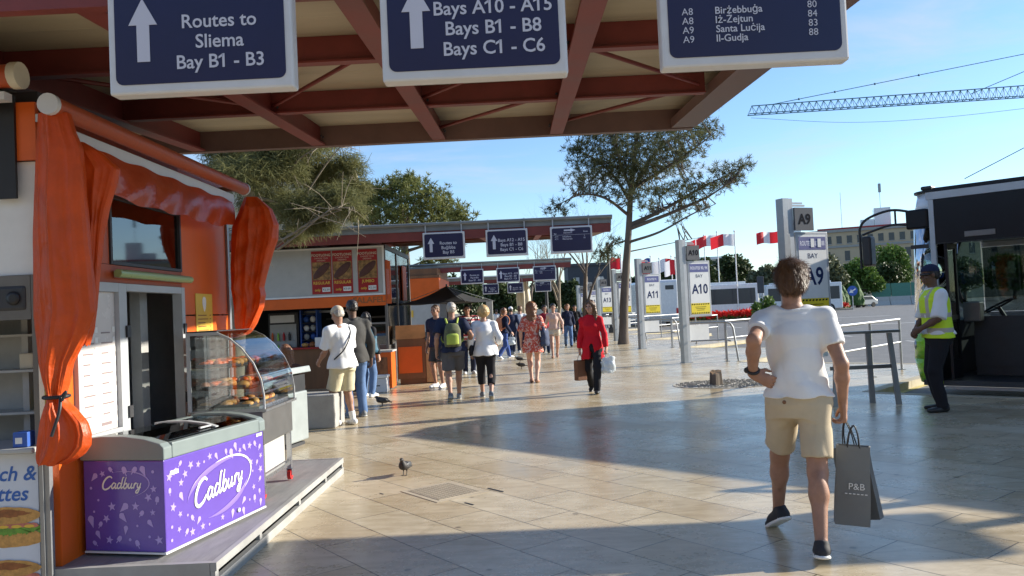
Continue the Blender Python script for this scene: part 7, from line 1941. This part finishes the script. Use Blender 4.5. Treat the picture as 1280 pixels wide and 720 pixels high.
person('man in red and white striped shirt facing the camera', mx_, my_, R(180+8), 1.72, 'm', dict(STAND, wrR=(.22, .25, 1.08), wrL=(-.27, .03, .87)), ('tee', patt('stripes', 'stripe', (.72, .68, .66), (.36, .02, .035), 3.4), .86, .9, .03), ('trousers', navy, 0.0), ('crop', HAIR['dark']), SN_W, 'tan', .0125, build=1.22)
mx_, my_ = gp(550, 484)
person('person in dark clothes and white shoes half hidden behind the man with the backpack', mx_, my_, R(150), 1.72, 'm', dict(STAND), ('tee', navy, .86, .7, .024), ('shorts', dgrey, .85), ('crop', HAIR['brown']), SN_W, 'tan', .0125)
# --- floral dress
wx, wy = gp(668, 478)
floral = patt('floral', 'noise', (.50, .075, .045), (.62, .40, .33), 26)
t, J, body = person('woman in short coral floral dress with long curly hair, seen from behind', wx, wy, R(-4), 1.70, 'f', dict(WALK, ankR=(.06, -.06, .09, -4, -6), ankL=(-.06, .08, .085, 4, 0), wrL=(-.25, .02, .87), wrR=(.27, .06, .92)), ('dress', floral, .66, .9, .03), None, ('curly', HAIR['auburn']), FLAT, 'light', .0105)
p = W_(t, J, J['pel']+np.array([.27, .0, -.12])); soft_bag('shoulder_bag', 'large dark blue tote bag on the shoulder of the woman in floral dress', tuple(p), .34, .16, .40, cloth('denim_dark', (.055, .07, .12)), cloth('denim_dark', (.055, .07, .12)), R(75), .1, .09, 6, None, [(-.03, .12, .62), (.05, .10, .64)])
wx, wy = gp(694, 447)
person('woman in pale pink top and light shorts walking towards the camera', wx, wy, R(180), 1.70, 'f', dict(WALK2), ('tee', pink, .92, 1.2, .02), ('shorts', beige, .42), ('tail', HAIR['dark']), FLAT, 'fair', .0135)
wx, wy = gp(683, 441)
person('person in dark red top behind the woman in pink', wx, wy, R(180), 1.68, 'f', dict(WALK), ('tee', cloth('maroon', (.28, .015, .03)), .9, .8, .02), ('trousers', navy, 0.0), ('bob', HAIR['dark']), DRESS, 'tan', .015)
wx, wy = gp(711, 433)
t, J, _ = person('woman in dark jacket and blue jeans walking towards the camera', wx, wy, R(184), 1.70, 'f', dict(WALK), ('jacket', navy, .86, 1.95, .025), ('trousers', jean, 0.0), ('bob', HAIR['chest']), DRESS, 'fair', .015)
p = W_(t, J, J['wL']+np.array([0, .02, -.50])); soft_bag('handbag', 'black handbag carried by the woman in dark jacket', tuple(p), .24, .1, .26, blk, M['black'], 0, .14, .04, 7)
wx, wy = gp(720, 428); person('person in dark coat behind the woman in dark jacket', wx, wy, R(180), 1.66, 'm', dict(WALK2), ('jacket', blk, .84, 1.95, .025), ('trousers', blk, 0.0), ('crop', HAIR['dark']), DRESS, 'tan', .016)
wx, wy = gp(652, 441)
t, J, _ = person('person in white top and dark trousers walking away in the distance', wx, wy, R(0), 1.70, 'm', dict(WALK), ('tee', wht, .88, 1.5, .025), ('trousers', navy, 0.0), ('short', HAIR['brown']), SN_W, 'fair', .015)
wx, wy = gp(641, 443)
person('person in white cap and dark jacket walking away in the distance', wx, wy, R(10), 1.68, 'm', dict(WALK2), ('jacket', navy, .86, 1.9, .022), ('trousers', navy, 0.0), ('crop', HAIR['dark']), SN_G, 'fair', .016, hat=wht)
wx, wy = gp(631, 448)
t, J, _ = person('woman in blue jeans with an orange backpack, walking right', wx, wy, R(-58), 1.64, 'f', dict(WALK), ('tee', navy, .86, 1.9, .022), ('trousers', jean2, 0.0), ('tail', HAIR['auburn']), SN_W, 'fair', .015)
backpack('orange backpack worn by the woman in blue jeans', t, J, oran, oran, .15, .42)
p = W_(t, J, J['wR']+np.array([0, .0, -.42])); soft_bag('plastic_bag', 'white plastic bag carried by the woman with orange backpack', tuple(p), .22, .12, .24, M['plastic_bag'], M['plastic_bag'], 0, .1, .1, 9)
for i, (px, py, lab, c, hr) in enumerate(((622, 425, 'distant person in white top left of the orange backpack', wht, 'dark'), (612, 420, 'distant person in black top under the middle small sign', blk, 'dark'), (640, 424, 'distant person in grey top beyond the orange backpack', grey, 'brown'), (601, 424, 'distant person in cream shirt just left of the grey pillar', beige, 'dark'))):
    wx, wy = gp(px, py); person(lab, wx, wy, R((0, 180, 10, 170, 180)[i]), 1.68, 'mf'[i % 2], dict(WALK if i % 2 else WALK2), ('tee', c, .86, 1.6, .024), ('trousers', (navy, blk, jean, grey, blk)[i], 0.0), ('crop' if i % 2 == 0 else 'bob', HAIR[hr]), DRESS, 'tan', .018, face=False)
# --- at the hot dog kiosk
mx_, my_ = gp(432, 531)
t, J, _ = person('older man in white shirt, khaki shorts and pale cap at the kiosk', mx_, my_, R(52), 1.70, 'm', dict(STAND, ankL=(-.10, .08, .085, 8, 0), ankR=(.10, -.06, .085, -8, 0), wrL=(-.16, .34, .96), wrR=(.20, .30, .93), hpit=R(-24), lean=.06), ('shirt', wht, .85, .85, .034), ('shorts', cloth('sand', (.56, .50, .34)), .92), ('crop', HAIR['grey']), ('sock', M['sign_white'], M['white']), 'tan', .0100, hat=cloth('cap_beige', (.55, .46, .34)), build=1.12)
f = MB(); f.tube(curve([tuple(np.array(p)*J['s']) for p in ((.16, .04, 1.475), (.05, -.13, 1.33), (-.10, -.16, 1.12), (-.20, -.05, .98))], 8), .010, 6); f.done('strap', M['black'], t, world=False)
mx_, my_ = gp(447, 521)
person('man in dark grey jacket and jeans behind the man in white', mx_, my_, R(35), 1.80, 'm', dict(STAND, wrL=(-.22, .25, .98), hpit=R(-12)), ('jacket', cloth('charcoal_jacket', (.055, .053, .05)), .82, 1.95, .03), ('trousers', jean, 0.0), ('crop', HAIR['dark']), SN_G, 'brown', .0105)
mx_, my_ = gp(460, 496)
t, J, _ = person('person in jeans and white trainers with a teal bag at the kiosk', mx_, my_, R(-20), 1.62, 'f', dict(STAND), ('jacket', blk, .88, 1.9, .024), ('trousers', jean, 0.0), ('long', HAIR['dark']), SN_W, 'fair', .0125)
p = W_(t, J, J['pel']+np.array([.17, -.14, .0])); soft_bag('shoulder_bag', 'teal and white bag on the side of the person in jeans', tuple(p), .30, .16, .30, M['teal'], M['teal'], R(20), .1, .06, 12, None, [(-.06, .04, .50), (0, .06, .54)])
mx_, my_ = at(359, 500, 11.4)[:2]
person('long-haired woman sitting low behind the litter bin', mx_, my_, R(20), 1.66, 'f', dict(pel=(0, 0, .42), ankL=(-.10, .42, .085, 4, 0), ankR=(.10, .40, .085, -4, 0), wrL=(-.14, .34, .55), wrR=(.14, .34, .55)), ('tee', cloth('brown_top', (.10, .05, .035)), .36, 1.9, .025), ('trousers', navy, 0.0), ('long', HAIR['auburn']), SN_G, 'tan', .012)
f = MB(); f.bbox(mx_-.25, mx_+.25, my_-.22, my_+.22, 0, .30, .02); o = f.done('crate_seat', M['wood'], origin=(mx_, my_, 0)); meta(o, 'wooden crate used as a seat behind the litter bin', 'crate')

# ================================================================ PIGEONS
def pigeon(px, py, rz, label, peck=0.0, sc=1.0):
    x, y = gp(px, py); b = thing('pigeon', label, 'pigeon', (x, y, 0), rz)
    F = Field()
    F.cone((0, -.06, .10), (0, .05, .12), .040, .047, .03); F.ell((0, .0, .112), (.048, .085, .045), None, .02)
    hz = .185-.09*peck; hy = .075+.05*peck
    F.cone((0, .06, .125), (0, hy, hz), .032, .020, .03); F.ell((0, hy+.012, hz+.008), (.020, .026, .020), None, .012); F.cone((0, hy+.035, hz+.005), (0, hy+.058, hz-.002), .007, .003, .006)
    F.cone((0, -.07, .10), (0, -.165, .075), .030, .022, .02, (0, .25, 1), 2.6)
    for s_ in (-1, 1):
        F.cone((s_*.018, .0, .085), (s_*.02, -.005, .055), .014, .007, .01); F.cone((s_*.02, -.005, .055), (s_*.02, .004, .008), .006, .0045, .004)
        for d_ in (-.016, 0, .016): F.cone((s_*.02, .004, .007), (s_*.02+d_, .034, .005), .0045, .003, .002)
        F.cone((s_*.02, .004, .007), (s_*.02, -.016, .005), .0045, .003, .002)
    v, fa = F.mesh(.0055); mesh_np('body', v*sc, fa, M['bird'], b, world=False, smooth=True)
    for s_ in (-1, 1):
        F = Field(); F.ell((s_*.040, -.02, .118), (.016, .075, .036), None, .01); F.cone((s_*.035, -.05, .11), (s_*.012, -.135, .095), .022, .008, .02, (1, 0, 0), 1.8); v, fa = F.mesh(.006); mesh_np('wing', v*sc, fa, M['charcoal'], b, world=False, smooth=True)
    return b
pigeon(507, 593, R(165), 'dark pigeon standing alone on the sunlit paving near the drain', 0, .84)
pigeon(478, 508, R(80), 'dark pigeon near the shoes of the man in the dark jacket', .3)
pigeon(650, 453, R(100), 'farther of two pigeons left of the woman in floral dress', .5)
pigeon(652, 461, R(100), 'nearer of two pigeons left of the woman in floral dress', .6)
